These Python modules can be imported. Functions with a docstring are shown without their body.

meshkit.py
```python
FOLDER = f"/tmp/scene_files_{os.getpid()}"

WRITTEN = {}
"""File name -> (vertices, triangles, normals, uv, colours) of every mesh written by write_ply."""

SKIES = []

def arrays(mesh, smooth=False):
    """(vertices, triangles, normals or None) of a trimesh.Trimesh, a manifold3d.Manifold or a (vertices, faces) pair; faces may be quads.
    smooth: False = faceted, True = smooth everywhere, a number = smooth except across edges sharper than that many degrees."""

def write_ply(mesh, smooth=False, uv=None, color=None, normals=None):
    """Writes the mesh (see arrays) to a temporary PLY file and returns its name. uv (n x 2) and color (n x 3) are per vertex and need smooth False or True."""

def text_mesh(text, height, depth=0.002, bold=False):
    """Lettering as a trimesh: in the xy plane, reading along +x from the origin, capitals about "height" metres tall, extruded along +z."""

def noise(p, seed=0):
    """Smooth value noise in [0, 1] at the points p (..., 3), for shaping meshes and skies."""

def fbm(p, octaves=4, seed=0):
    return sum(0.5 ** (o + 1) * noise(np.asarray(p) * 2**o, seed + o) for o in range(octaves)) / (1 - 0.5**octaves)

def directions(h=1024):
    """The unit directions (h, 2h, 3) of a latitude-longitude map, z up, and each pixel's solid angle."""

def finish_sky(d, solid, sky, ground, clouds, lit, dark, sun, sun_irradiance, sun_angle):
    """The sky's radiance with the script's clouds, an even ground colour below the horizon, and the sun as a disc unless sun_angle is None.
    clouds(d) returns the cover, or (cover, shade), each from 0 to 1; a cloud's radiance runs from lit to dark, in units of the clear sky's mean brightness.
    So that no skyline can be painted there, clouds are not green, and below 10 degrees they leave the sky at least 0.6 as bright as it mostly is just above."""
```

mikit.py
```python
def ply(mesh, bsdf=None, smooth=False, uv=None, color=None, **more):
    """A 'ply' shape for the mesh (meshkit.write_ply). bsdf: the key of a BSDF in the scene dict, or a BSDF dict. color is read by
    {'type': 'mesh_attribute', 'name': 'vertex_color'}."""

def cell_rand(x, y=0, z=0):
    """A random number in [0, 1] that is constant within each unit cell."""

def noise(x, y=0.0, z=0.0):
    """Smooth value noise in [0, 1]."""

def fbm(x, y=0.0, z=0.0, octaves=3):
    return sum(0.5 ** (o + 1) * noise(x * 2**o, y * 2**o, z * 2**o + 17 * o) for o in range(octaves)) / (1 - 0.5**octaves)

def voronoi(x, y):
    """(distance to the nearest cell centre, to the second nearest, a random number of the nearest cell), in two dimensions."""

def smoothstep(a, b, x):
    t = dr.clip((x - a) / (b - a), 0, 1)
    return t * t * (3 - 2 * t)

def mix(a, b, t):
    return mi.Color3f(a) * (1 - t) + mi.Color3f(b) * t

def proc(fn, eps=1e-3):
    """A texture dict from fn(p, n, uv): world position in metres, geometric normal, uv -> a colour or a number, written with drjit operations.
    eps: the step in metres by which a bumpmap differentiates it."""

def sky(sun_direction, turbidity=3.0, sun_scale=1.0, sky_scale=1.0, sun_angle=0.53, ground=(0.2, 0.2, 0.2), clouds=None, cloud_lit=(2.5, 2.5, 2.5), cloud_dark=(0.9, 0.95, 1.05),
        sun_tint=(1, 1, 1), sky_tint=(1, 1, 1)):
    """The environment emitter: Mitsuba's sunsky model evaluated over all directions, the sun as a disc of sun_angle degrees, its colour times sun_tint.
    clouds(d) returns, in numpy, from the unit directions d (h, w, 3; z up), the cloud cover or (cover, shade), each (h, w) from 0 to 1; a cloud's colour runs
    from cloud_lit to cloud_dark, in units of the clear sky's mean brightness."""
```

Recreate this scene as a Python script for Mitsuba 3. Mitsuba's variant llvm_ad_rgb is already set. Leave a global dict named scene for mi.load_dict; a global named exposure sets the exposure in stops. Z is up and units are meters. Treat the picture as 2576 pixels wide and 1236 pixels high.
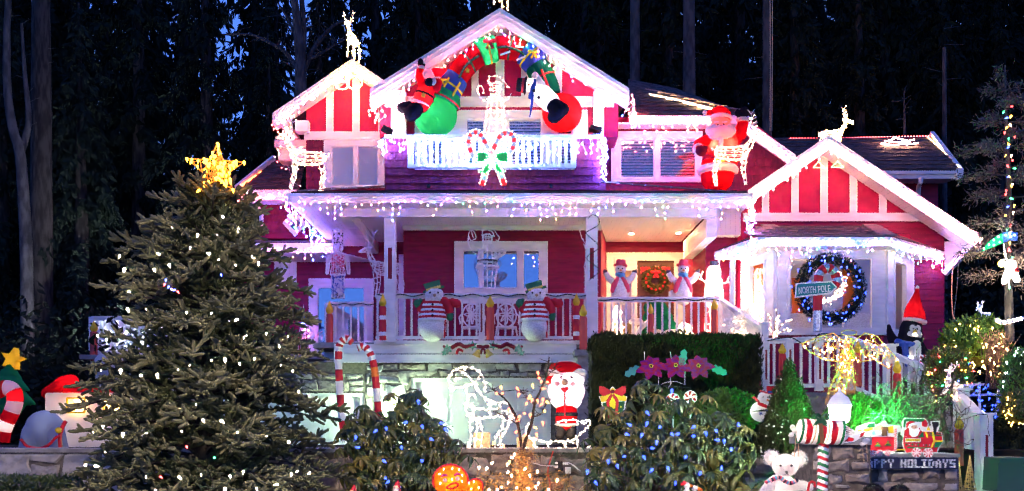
import math, random
import numpy as np, trimesh, mitsuba as mi, mikit, meshkit, drjit as dr
import manifold3d as m3
from shapely.geometry import Polygon, Point, LineString, MultiPolygon, box as sbox
from shapely import affinity
from shapely.ops import unary_union
from scipy.spatial import Voronoi
from mikit import proc, noise, fbm, smoothstep, mix, cell_rand

scene, labels = {}, {}
T4 = mi.ScalarTransform4f
# ---------------------------------------------------------------- camera, sky, street lamp, exposure
F, HZ, CX, ZE = 2530.0, 1060.0, 1288.0, 1.7      # focal length, horizon row and middle column on a 2576 x 1236 grid; eye height
exposure = 6.8
scene['camera'] = {'type': 'perspective', 'fov': math.degrees(2 * math.atan(1288 / F)), 'near_clip': 0.1, 'far_clip': 600.0,
                   'to_world': T4().look_at([0, 0, ZE], [0, 10, ZE], [0, 0, 1]), 'principal_point_offset_y': 0.5 - HZ / 1236}
scene["sky"] = {**mikit.sky((0.4, 0.6, 0.5), turbidity=3, sun_scale=0.0, sky_scale=0.049, sky_tint=(0.29, 0.50, 1.4), ground=(0.08, 0.08, 0.08)), "sampling_weight": 500.0}
STREET_LAMP = (540.0, 405.0, 262.0)                   # radiance of the street lamp's lens, over the photographer
GAIN = 0.062                                       # of all the strings of lights together

# ---------------------------------------------------------------- helpers
def rng_of(s): return np.random.default_rng(s)
def P(px, py, Y): return np.array([(px - CX) / F * Y, Y, ZE - (py - HZ) / F * Y])
def X_(px, Y): return (px - CX) / F * Y
def Z_(py, Y): return ZE - (py - HZ) / F * Y
used = {}
def numbered(name):
    n = used.get(name, 0); used[name] = n + 1
    return name if n == 0 else f'{name}_{n:03d}'
def thing(name, label, cat, group=None):
    k = numbered(name); labels[k] = {'label': label, 'category': cat}
    if group: labels[k]['group'] = group
    return k
def put(key, mesh, mat, smooth=False, **more):
    scene[key] = mikit.ply(mesh, mat, smooth=smooth, **more); return key
def part(parent, name, mesh, mat, smooth=False, label=None, kind=None, **more):
    k = numbered(parent + '__' + name)
    scene[k] = mikit.ply(mesh, mat, smooth=smooth, **more)
    if label or kind:
        labels[k] = {}
        if label: labels[k]['label'] = label
        if kind: labels[k]['kind'] = kind
    return k
def structure(name, mesh, mat, smooth=False):
    k = numbered(name); scene[k] = mikit.ply(mesh, mat, smooth=smooth); labels[k] = {'kind': 'structure'}; return k
def cat_(ms):
    ms = [m for m in ms if m is not None and len(m.faces)]
    return trimesh.util.concatenate(ms) if len(ms) > 1 else ms[0]
def tm(v, f):
    f = np.asarray(f)
    if f.shape[1] == 4: f = np.vstack([f[:, [0, 1, 2]], f[:, [0, 2, 3]]])
    return trimesh.Trimesh(np.asarray(v, float), f, process=False)
def box(x0, x1, y0, y1, z0, z1):
    v = [[x, y, z] for x in (x0, x1) for y in (y0, y1) for z in (z0, z1)]
    return tm(v, [[0, 1, 3, 2], [4, 6, 7, 5], [0, 4, 5, 1], [2, 3, 7, 6], [0, 2, 6, 4], [1, 5, 7, 3]])
def pbox(px0, px1, py0, py1, Y, d):               # a block whose front face at depth Y fills the rectangle
    return box(X_(px0, Y), X_(px1, Y), Y, Y + d, Z_(py1, Y), Z_(py0, Y))
def beam(a, b, w, h, up=(0, 0, 1)):               # a bar of section w x h from a to b
    a, b = np.asarray(a, float), np.asarray(b, float); t = b - a; t /= np.linalg.norm(t)
    s = np.cross(t, up); s /= np.linalg.norm(s) + 1e-9; u = np.cross(s, t)
    v = [p + s * i * w / 2 + u * j * h / 2 for p in (a, b) for i, j in ((-1, -1), (1, -1), (1, 1), (-1, 1))]
    return tm(v, [[3, 2, 1, 0], [4, 5, 6, 7], [0, 1, 5, 4], [1, 2, 6, 5], [2, 3, 7, 6], [3, 0, 4, 7]])
def prism(pts, vec):                              # planar 3D outline swept along vec
    p = np.asarray(pts, float); n = len(p); q = p + np.asarray(vec, float)
    v = np.vstack([p, q]); f = []
    for i in range(1, n - 1): f += [[0, i + 1, i], [n, n + i, n + i + 1]]
    for i in range(n): j = (i + 1) % n; f += [[i, j, n + j], [i, n + j, n + i]]
    m = tm(v, f)
    if m.volume < 0: m.invert()
    return m
def ext(poly, Y, th):                             # shapely shape in (x, z) with its front at depth Y
    out = []
    for g in getattr(poly, 'geoms', [poly]):
        if g.is_empty or g.geom_type != 'Polygon' or g.area < 1e-7: continue
        m = trimesh.creation.extrude_polygon(g, th, engine='earcut')
        v = m.vertices; m = tm(np.stack([v[:, 0], Y + th - v[:, 2], v[:, 1]], 1), m.faces); out.append(m)
    return cat_(out) if out else None
def pp(pts, Y): return Polygon([(X_(a, Y), Z_(b, Y)) for a, b in pts])
def slab(pts, Y, th): return ext(pp(pts, Y).buffer(0), Y, th)
def frame_of(t):
    a = np.cross(t, np.where(np.abs(t[:, 2:]) < 0.9, [0, 0, 1.0], [1.0, 0, 0])); a /= np.linalg.norm(a, axis=1, keepdims=True) + 1e-12
    return a, np.cross(t, a)
def tube(pts, r, sides=6):
    p = np.asarray(pts, float); t = np.gradient(p, axis=0); t /= np.linalg.norm(t, axis=1, keepdims=True) + 1e-12
    a, b = frame_of(t)
    for i in range(1, len(p)):                    # keep the frame from flipping
        a[i] = a[i - 1] - t[i] * (a[i - 1] @ t[i]); a[i] /= np.linalg.norm(a[i]) + 1e-12; b[i] = np.cross(t[i], a[i])
    ang = np.arange(sides) * 2 * np.pi / sides; r = np.broadcast_to(r, (len(p),))
    v = (p[:, None] + r[:, None, None] * (np.cos(ang)[None, :, None] * a[:, None] + np.sin(ang)[None, :, None] * b[:, None])).reshape(-1, 3)
    i, j = np.meshgrid(np.arange(len(p) - 1), np.arange(sides), indexing='ij'); k = (j + 1) % sides
    f = np.stack([i * sides + j, i * sides + k, (i + 1) * sides + k, (i + 1) * sides + j], -1).reshape(-1, 4)
    f = np.vstack([f[:, [0, 1, 2]], f[:, [0, 2, 3]]]).tolist(); e = (len(p) - 1) * sides
    for c in range(1, sides - 1): f += [[0, c + 1, c], [e, e + c, e + c + 1]]
    return tm(v, f)
def ptube(pts, Y, r, sides=5): return tube([P(a[0], a[1], a[2] if len(a) > 2 else Y) for a in pts], r, sides)
def smooth_path(pts, n=8):
    p = np.asarray(pts, float); q = np.vstack([2 * p[0] - p[1], p, 2 * p[-1] - p[-2]]); out = []
    for i in range(1, len(q) - 2):
        for s in np.linspace(0, 1, n, endpoint=False):
            a, b, c, d = q[i - 1:i + 3]
            out.append(0.5 * (2 * b + (c - a) * s + (2 * a - 5 * b + 4 * c - d) * s * s + (3 * b - a - 3 * c + d) * s ** 3))
    return np.array(out + [p[-1]])
def ball(c, r, sub=3):
    m = trimesh.creation.icosphere(sub, 1.0); m.apply_scale(np.broadcast_to(r, (3,))); m.apply_translation(c); return m
def pball(px, py, Y, r, sq=(1, 1, 1), sub=3):     # r in grid pixels
    return ball(P(px, py, Y), np.array(sq, float) * r * Y / F, sub)
def lathe(prof, c, n=20, axis=None):
    p = np.asarray(prof, float); a = np.arange(n) * 2 * np.pi / n
    v = np.stack([p[:, 0, None] * np.cos(a), p[:, 0, None] * np.sin(a), np.broadcast_to(p[:, 1, None], (len(p), n))], -1).reshape(-1, 3)
    i, j = np.meshgrid(np.arange(len(p) - 1), np.arange(n), indexing='ij'); k = (j + 1) % n
    f = np.stack([i * n + j, i * n + k, (i + 1) * n + k, (i + 1) * n + j], -1).reshape(-1, 4)
    m = tm(v, f)
    if axis is not None: m.apply_transform(trimesh.geometry.align_vectors([0, 0, 1], axis))
    m.apply_translation(c); return m
def limb(pts, seg=20, taubin=8, edge=None):       # pts: (position, radius); hulls of neighbouring spheres joined and smoothed
    s = [m3.Manifold.sphere(r, seg).translate(list(map(float, p))) for p, r in pts]
    h = [m3.Manifold.batch_hull([s[i], s[i + 1]]) for i in range(len(s) - 1)] if len(s) > 1 else s
    m = m3.Manifold.batch_boolean(h, m3.OpType.Add)
    if edge: m = m.refine_to_length(edge)
    m = m.to_mesh(); m = trimesh.Trimesh(m.vert_properties[:, :3], m.tri_verts)
    if taubin: trimesh.smoothing.filter_taubin(m, iterations=taubin)
    return m
def plimb(pts, Y, edge=None, taubin=8):           # pts: (px, py, r px[, depth offset])
    return limb([(P(q[0], q[1], Y + (q[3] if len(q) > 3 else 0)), q[2] * Y / F) for q in pts], edge=edge or 0.3 * min(q[2] for q in pts) * Y / F + 0.004, taubin=taubin)
def rot(m, ang, c, axis=(0, 1, 0)):
    m.apply_transform(trimesh.transformations.rotation_matrix(ang, axis, c)); return m
def star_pts(cx, cy, R, r, n=5, a0=-90):
    return [(cx + (R if i % 2 == 0 else r) * math.cos(math.radians(a0 + i * 180 / n)), cy + (R if i % 2 == 0 else r) * math.sin(math.radians(a0 + i * 180 / n))) for i in range(2 * n)]
def circ(cx, cy, r, n=24, ry=None): return [(cx + r * math.cos(a), cy + (ry or r) * math.sin(a)) for a in np.arange(n) * 2 * np.pi / n]
def pillow(poly, Y, h, rg, inset=0.022):          # a stone: rounded edges, an uneven face
    c = np.array(poly.centroid.coords[0]); o = np.array(poly.exterior.coords)[:-1]
    if len(o) < 3: return None
    if Polygon(o).exterior.is_ccw: o = o[::-1]
    d = c - o; L = np.linalg.norm(d, axis=1, keepdims=True); i1 = o + d / L * np.minimum(inset, 0.3 * L); i2 = o + d * 0.55
    n = len(o); hh = rg.uniform(0.75, 1.15, n) * h
    v = np.vstack([np.c_[o[:, 0], np.full(n, Y), o[:, 1]], np.c_[i1[:, 0], Y - hh * 0.8, i1[:, 1]], np.c_[i2[:, 0], Y - hh * rg.uniform(0.95, 1.2, n), i2[:, 1]], [[c[0], Y - h * rg.uniform(0.95, 1.2), c[1]]]])
    f = []
    for k in range(n):
        j = (k + 1) % n
        for s in (0, n): f += [[s + k, s + n + k, s + n + j], [s + k, s + n + j, s + j]]
        f.append([2 * n + k, 3 * n, 2 * n + j])
    m = tm(v, f)
    if m.face_normals[:, 1].mean() > 0: m.invert()
    return m
def stones(parent, poly, Y, mats, size=(0.42, 0.3), h=0.05, gap=0.014, seed=0, jit=0.36, name='stone'):
    rg = rng_of(seed); x0, z0, x1, z1 = poly.bounds; z = z0; cells = []; J = jit * .16
    while z < z1:                                 # rough courses of squared blocks, some split in two, corners knocked about
        dz = size[1] * rg.uniform(.75, 1.3); x = x0 - rg.uniform(0, size[0])
        while x < x1:
            w = size[0] * rg.uniform(.55, 1.5)
            if rg.random() < .22: m = dz * rg.uniform(.4, .6); cells += [(x, z, w, m), (x, z + m, w, dz - m)]
            else: cells.append((x, z, w, dz))
            x += w
        z += dz
    for a, b, w, d in cells:
        q = np.array([(a, b), (a + w * .5, b), (a + w, b), (a + w, b + d * .5), (a + w, b + d), (a + w * .5, b + d), (a, b + d), (a, b + d * .5)]) + rg.normal(0, J, (8, 2)) * size[1] * 1.6
        g = Polygon(q).buffer(0).intersection(poly)
        if g.geom_type != 'Polygon' or g.is_empty: continue
        g = g.buffer(-gap - 0.014, join_style=2).buffer(0.014, quad_segs=2).simplify(0.004)
        if g.is_empty or g.geom_type != 'Polygon' or g.area < 0.0015: continue
        m = pillow(g, Y, h * rg.uniform(0.7, 1.3), rg)
        if m is not None: part(parent, name, m, mats[rg.integers(len(mats))], smooth=35)
def siding(parent, poly, Y, mat, pitch=0.115, name='siding_board', th=0.016):
    x0, z0, x1, z1 = poly.bounds; z = z0
    while z < z1:
        g = poly.intersection(sbox(x0 - 1, z, x1 + 1, z + pitch - 0.003))
        for q in getattr(g, 'geoms', [g]):
            if q.geom_type == 'Polygon' and q.area > 0.003:
                m = ext(q, Y - 0.006, 0.006); v = np.array(m.vertices); low = v[:, 1] < Y - 0.003
                v[low, 1] -= th * np.clip(1 - (v[low, 2] - z) / pitch, 0, 1); part(parent, name, tm(v, m.faces), mat)
        z += pitch
def shingles(parent, poly, Y, mats, w=0.34, pitch=0.24, seed=0, name='shingle', th=0.018):
    rg = rng_of(seed); x0, z0, x1, z1 = poly.bounds; z = z1 - pitch
    while z > z0 - pitch:
        x = x0 - rg.uniform(0, w)
        while x < x1:
            ww = w * rg.uniform(0.6, 1.35); lo = z + rg.uniform(-0.006, 0.006)
            g = poly.intersection(sbox(x + 0.004, lo, x + ww - 0.004, z + pitch + 0.002))
            if not g.is_empty and g.geom_type == 'Polygon' and g.area > 0.004:
                m = ext(g, Y - 0.005, 0.005); v = np.array(m.vertices); low = v[:, 1] < Y - 0.003
                v[low, 1] -= (th + rg.uniform(-0.003, 0.004)) * np.clip(1 - (v[low, 2] - lo) / pitch, 0, 1); part(parent, name, tm(v, m.faces), mats[rg.integers(len(mats))])
            x += ww
        z -= pitch
def courses(parent, a, b, c, d, mat, n, name='roof_course', th=0.045, seed=0, uneven=0.014):  # a-b eave left to right, d-c ridge; one strip of shakes per course
    rg = rng_of(seed); a, b, c, d = map(lambda q: np.asarray(q, float), (a, b, c, d))
    nrm = np.cross(b - a, d - a); nrm /= np.linalg.norm(nrm); nrm *= np.sign(nrm[2]) if abs(nrm[2]) > 1e-6 else 1
    for i in range(n):
        s0, s1 = i / n, min(1, (i + 1.12) / n)
        l0, r0, l1, r1 = a + (d - a) * s0, b + (c - b) * s0, a + (d - a) * s1, b + (c - b) * s1
        k = max(2, int(np.linalg.norm(r0 - l0) / 0.22)); top, bot = [], []; u = 0; out = []
        es = np.linspace(0, 1, k + 1)
        for e0, e1 in zip(es[:-1], es[1:]):
            t = th * rg.uniform(0.75, 1.25); dn = -(d - a) / np.linalg.norm(d - a) * rg.uniform(0, uneven); e1 = e1 - 0.004
            p = [l0 + (r0 - l0) * e0 + dn, l0 + (r0 - l0) * e1 + dn, l1 + (r1 - l1) * e1, l1 + (r1 - l1) * e0]
            v = [p[0] + nrm * t, p[1] + nrm * t, p[2] + nrm * 0.004, p[3] + nrm * 0.004, p[0], p[1], p[2], p[3]]
            m = tm(v, [[0, 1, 2, 3], [0, 4, 5, 1], [1, 5, 6, 2], [3, 7, 4, 0], [2, 6, 7, 3], [7, 6, 5, 4]])
            if m.volume < 0: m.invert()
            out.append(m)
        part(parent, name, cat_(out), mat)

# ---------------------------------------------------------------- materials
def mat(name, color, rough=0.6, spec=0.4, two=True, **more):
    b = {'type': 'principled', 'base_color': color if isinstance(color, dict) else {'type': 'rgb', 'value': list(color)}, 'roughness': rough, 'specular': spec, **more}
    scene[name] = {'type': 'twosided', 'bsdf': b} if two else b
    return name
def grain(a, b, s=6.0, sz=None, o=3, lo=0.3, hi=0.7):
    sz = sz or s
    return proc(lambda p, n, uv: mix(a, b, smoothstep(lo, hi, fbm(p.x * s, p.y * s, p.z * sz, o))))
def plain(name, c, rough=0.5, spec=0.4, **more): return mat(name, {'type': 'rgb', 'value': list(c)}, rough, spec, **more)
mat('mat_white_trim', grain((0.80, 0.79, 0.77), (0.70, 0.69, 0.68), 3.0, 9.0), 0.45)
mat('mat_soffit', proc(lambda p, n, uv: mix((0.76, 0.75, 0.74), (0.5, 0.49, 0.48), smoothstep(0.94, 0.99, dr.abs(2 * (p.x * 9 - dr.floor(p.x * 9)) - 1)))), 0.55)
mat('mat_siding', grain((0.235, 0.006, 0.045), (0.185, 0.005, 0.036), 2.5, 14.0), 0.5, 0.3)
mat('mat_panel_red', grain((0.40, 0.006, 0.060), (0.34, 0.005, 0.050), 4.0), 0.55, 0.3)
mat('mat_shingle', grain((0.22, 0.016, 0.055), (0.15, 0.012, 0.042), 16.0, 5.0), 0.7, 0.25)
mat('mat_shingle_dark', grain((0.18, 0.015, 0.050), (0.125, 0.011, 0.038), 18.0, 5.0), 0.7, 0.25)
mat('mat_roof', grain((0.085, 0.062, 0.066), (0.040, 0.029, 0.032), 9.0, 20.0), 0.85, 0.2)
mat('mat_roof_cap', grain((0.26, 0.19, 0.18), (0.17, 0.12, 0.12), 7.0), 0.85, 0.2)
mat('mat_stone_a', grain((0.36, 0.33, 0.31), (0.22, 0.20, 0.20), 14.0), 0.85, 0.25)
mat('mat_stone_b', grain((0.30, 0.26, 0.23), (0.17, 0.14, 0.13), 18.0), 0.85, 0.25)
mat('mat_stone_c', grain((0.40, 0.38, 0.38), (0.27, 0.26, 0.26), 11.0), 0.85, 0.25)
mat('mat_mortar', grain((0.13, 0.115, 0.105), (0.08, 0.07, 0.065), 22.0), 0.95, 0.1)
mat('mat_concrete', grain((0.30, 0.29, 0.28), (0.21, 0.20, 0.195), 9.0), 0.9, 0.2)
mat('mat_bark', grain((0.048, 0.043, 0.042), (0.022, 0.019, 0.019), 14.0, 2.5, 4), 0.95, 0.1)
mat('mat_bark_pale', grain((0.085, 0.082, 0.085), (0.042, 0.040, 0.043), 10.0, 3.0, 4), 0.95, 0.1)
mat('mat_dry', grain((0.20, 0.15, 0.135), (0.12, 0.09, 0.085), 6.0), 0.95, 0.1)
mat('mat_soil', grain((0.035, 0.028, 0.020), (0.018, 0.015, 0.010), 3.0), 0.95, 0.1)
mat('mat_asphalt', grain((0.055, 0.055, 0.056), (0.040, 0.040, 0.042), 20.0), 0.9, 0.2)
mat('mat_forest', grain((0.013, 0.021, 0.014), (0.007, 0.011, 0.008), 1.1, 1.1, 3), 0.9, 0.1)
mat('mat_forest_pale', grain((0.020, 0.030, 0.020), (0.010, 0.016, 0.011), 1.3, 1.3, 3), 0.9, 0.1)
mat('mat_needle_shaded', grain((0.066, 0.078, 0.040), (0.036, 0.046, 0.024), 2.2, 2.2), 0.75, 0.2)  # inner twigs: shade inside the crown put into the colour
mat('mat_needle_lit', grain((0.135, 0.135, 0.082), (0.076, 0.082, 0.048), 2.8, 2.8), 0.75, 0.2)  # outer twigs: paler mostly for light on the tips, put into the colour
mat('mat_hedge', grain((0.028, 0.038, 0.012), (0.012, 0.018, 0.006), 5.0), 0.8, 0.2)
mat('mat_boxwood', grain((0.065, 0.150, 0.028), (0.032, 0.080, 0.014), 5.0), 0.6, 0.3)
mat('mat_rhodo_a', grain((0.105, 0.105, 0.028), (0.060, 0.072, 0.020), 6.0), 0.42, 0.5)
mat('mat_rhodo_b', grain((0.050, 0.080, 0.028), (0.030, 0.052, 0.020), 6.0), 0.42, 0.5)
mat('mat_rhodo_c', grain((0.185, 0.150, 0.035), (0.120, 0.105, 0.028), 6.0), 0.45, 0.5)
mat('mat_twig', grain((0.115, 0.075, 0.065), (0.060, 0.040, 0.036), 18.0), 0.9, 0.15)
for _n, _c, _r in (('white', (0.80, 0.80, 0.79), 0.45), ('white_fabric', (0.72, 0.71, 0.72), 0.85), ('red', (0.55, 0.012, 0.025), 0.45), ('red_fabric', (0.50, 0.014, 0.03), 0.8),
                   ('dark_red', (0.22, 0.008, 0.02), 0.5), ('green', (0.012, 0.16, 0.055), 0.5), ('dark_green', (0.012, 0.075, 0.035), 0.6), ('teal', (0.03, 0.26, 0.27), 0.4), ('yellow', (0.75, 0.50, 0.02), 0.4),
                   ('gold', (0.60, 0.36, 0.03), 0.35), ('orange', (0.75, 0.17, 0.02), 0.5), ('coral', (0.62, 0.07, 0.05), 0.4), ('black', (0.012, 0.011, 0.013), 0.5), ('charcoal', (0.05, 0.04, 0.055), 0.6), ('blue', (0.02, 0.07, 0.34), 0.5),
                   ('mid_blue', (0.06, 0.16, 0.45), 0.55), ('sky_blue', (0.10, 0.35, 0.60), 0.6), ('navy', (0.012, 0.016, 0.045), 0.5), ('magenta', (0.42, 0.025, 0.19), 0.4), ('pink', (0.75, 0.34, 0.36), 0.6), ('hot_pink', (0.62, 0.06, 0.12), 0.8), ('skin', (0.68, 0.38, 0.28), 0.6),
                   ('brown', (0.15, 0.06, 0.03), 0.6), ('tan', (0.42, 0.28, 0.17), 0.8), ('wire_white', (0.72, 0.71, 0.72), 0.5), ('wire_green', (0.012, 0.035, 0.02), 0.6), ('wire_gold', (0.55, 0.33, 0.10), 0.4), ('silver', (0.62, 0.63, 0.68), 0.3),
                   ('box_green', (0.030, 0.070, 0.068), 0.5), ('grey', (0.30, 0.31, 0.36), 0.5), ('wood_door', (0.075, 0.022, 0.012), 0.45), ('hair', (0.010, 0.008, 0.007), 0.6), ('curtain', (0.55, 0.55, 0.56), 0.8)):
    plain('mat_' + _n, _c, _r)
mat('mat_garage', grain((0.66, 0.68, 0.66), (0.60, 0.62, 0.60), 2.0), 0.5)
mat('mat_tan_box', grain((0.40, 0.28, 0.18), (0.33, 0.22, 0.14), 5.0), 0.85)
mat('mat_fleece', grain((0.78, 0.76, 0.74), (0.60, 0.58, 0.56), 60.0), 0.95, 0.1)
mat('mat_blind', proc(lambda p, n, uv: mi.Color3f(0.80, 0.81, 0.83)), 0.6)
mat('mat_foil', grain((0.62, 0.64, 0.72), (0.30, 0.31, 0.38), 45.0), 0.25, 0.6, metallic=0.6)
mat('mat_glitter_magenta', grain((0.20, 0.006, 0.20), (0.34, 0.006, 0.06), 28.0, lo=0.42, hi=0.58), 0.5, 0.15)
mat('mat_glitter_green', grain((0.02, 0.26, 0.12), (0.05, 0.45, 0.22), 40.0), 0.3, 0.6)
mat('mat_glitter_gold', grain((0.55, 0.40, 0.04), (0.80, 0.62, 0.10), 40.0), 0.3, 0.6)
# window panes: coated double glazing, half mirror, half clear
def pane(name, w):                                # glass: part of the light is mirrored, the rest passes straight through
    scene[name] = {'type': 'blendbsdf', 'weight': w, 'a': {'type': 'null'}, 'b': {'type': 'conductor', 'specular_reflectance': {'type': 'rgb', 'value': [0.92, 0.96, 1.0]}}}
pane('mat_pane', 0.22); pane('mat_pane_bay', 0.16); pane('mat_pane_coated', 0.49); pane('mat_pane_blind', 0.10)
scene['mat_bulb'] = {'type': 'diffuse', 'reflectance': {'type': 'rgb', 'value': [0.10, 0.10, 0.10]}}
def cloth(name, c, t=1.0):                        # nylon of an inflatable: light passes through it diffusely
    scene[name] = {'type': 'principledthin', 'base_color': {'type': 'rgb', 'value': list(c)}, 'roughness': 0.55, 'diff_trans': t, 'spec_trans': 0.0, 'eta': 1.35}
    return name
for _n, _c in (('red', (0.72, 0.012, 0.025)), ('white', (0.85, 0.82, 0.82)), ('green', (0.02, 0.40, 0.15)), ('deep_green', (0.012, 0.20, 0.10)), ('blue', (0.07, 0.13, 0.52)), ('black', (0.02, 0.018, 0.03)), ('yellow', (0.85, 0.58, 0.05)), ('grey', (0.32, 0.37, 0.52)), ('dark_red', (0.28, 0.02, 0.06)), ('skin', (0.85, 0.62, 0.35))):
    cloth('cloth_' + _n, _c)

# ---------------------------------------------------------------- strings of lights
COL = {'warm': (1.0, 0.56, 0.28), 'white': (1.0, 0.86, 0.66), 'cool': (0.42, 0.58, 1.0), 'pink': (1.0, 0.22, 0.27), 'red': (1.0, 0.05, 0.05), 'blue': (0.05, 0.09, 1.0), 'green': (0.05, 1.0, 0.25), 'amber': (1.0, 0.42, 0.05), 'violet': (0.45, 0.15, 1.0), 'aqua': (0.15, 0.9, 0.8), 'gold': (1.0, 0.52, 0.12)}
_unit = mikit.ply(tm(*(lambda m: (m.vertices, m.faces))(lathe([(0.02, -1), (0.62, -0.75), (0.95, -0.2), (0.8, 0.45), (0.42, 1.5), (0.01, 2.2)], (0, 0, 0), 6))), 'mat_bulb', smooth=True)
def emit(rad, w): return {'type': 'area', 'radiance': {'type': 'rgb', 'value': [float(max(1e-4, x * GAIN)) for x in rad]}, 'sampling_weight': float(w)}
def bulb(parent, pos, r, col, L, rg, name='bulb', tilt=0.5, down=True):
    k = numbered(parent + '__' + name); c = np.array(COL[col] if isinstance(col, str) else col)
    M = T4().translate(list(map(float, pos))).rotate([0, 0, 1], float(rg.uniform(0, 360))).rotate([1, 0, 0], float((180 if down else 0) + rg.normal(0, 60 * tilt))).scale(float(r))
    scene[k] = {**_unit, 'to_world': M, 'emitter': emit(c * L, 0.02 + (c.sum() * L * r * r * 100) ** 0.6)}
def glow_mesh(parent, name, pts, r, col, L, sub=0, kind='stuff', label=None):       # small bulbs of one colour as one part
    c = np.array(COL[col] if isinstance(col, str) else col); b = trimesh.creation.icosphere(sub, r)
    v = (np.asarray(pts)[:, None] + b.vertices[None]).reshape(-1, 3); f = (b.faces[None] + (np.arange(len(pts)) * len(b.vertices))[:, None, None]).reshape(-1, 3)
    k = part(parent, name, tm(v, f), 'mat_bulb', kind=kind, label=label)
    scene[k]['emitter'] = emit(c * L, 0.05 + len(pts) ** 0.8 * (c.sum() * L * r * r * 100) ** 0.6)
    return k
def emit_mesh(parent, name, mesh, col, L, label=None, w=None, smooth=True, bs='mat_bulb'):
    c = np.array(COL[col] if isinstance(col, str) else col); k = part(parent, name, mesh, bs, smooth=smooth, label=label)
    scene[k]['emitter'] = emit(c * L, w if w is not None else 0.05 + (c.sum() * L * mesh.area * 8) ** 0.6); return k
def wires(parent, paths, r=0.004, mat_='mat_wire_white', name='wire', sides=4, label=None):
    return part(parent, name, cat_([tube(p, r, sides) for p in paths if len(p) > 1]), mat_, label=label, kind='stuff')
def along(path, step):
    p = np.asarray(path, float); d = np.r_[0, np.cumsum(np.linalg.norm(np.diff(p, axis=0), axis=1))]; s = np.arange(step / 2, d[-1], step)
    return np.stack([np.interp(s, d, p[:, i]) for i in range(3)], 1)
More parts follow.
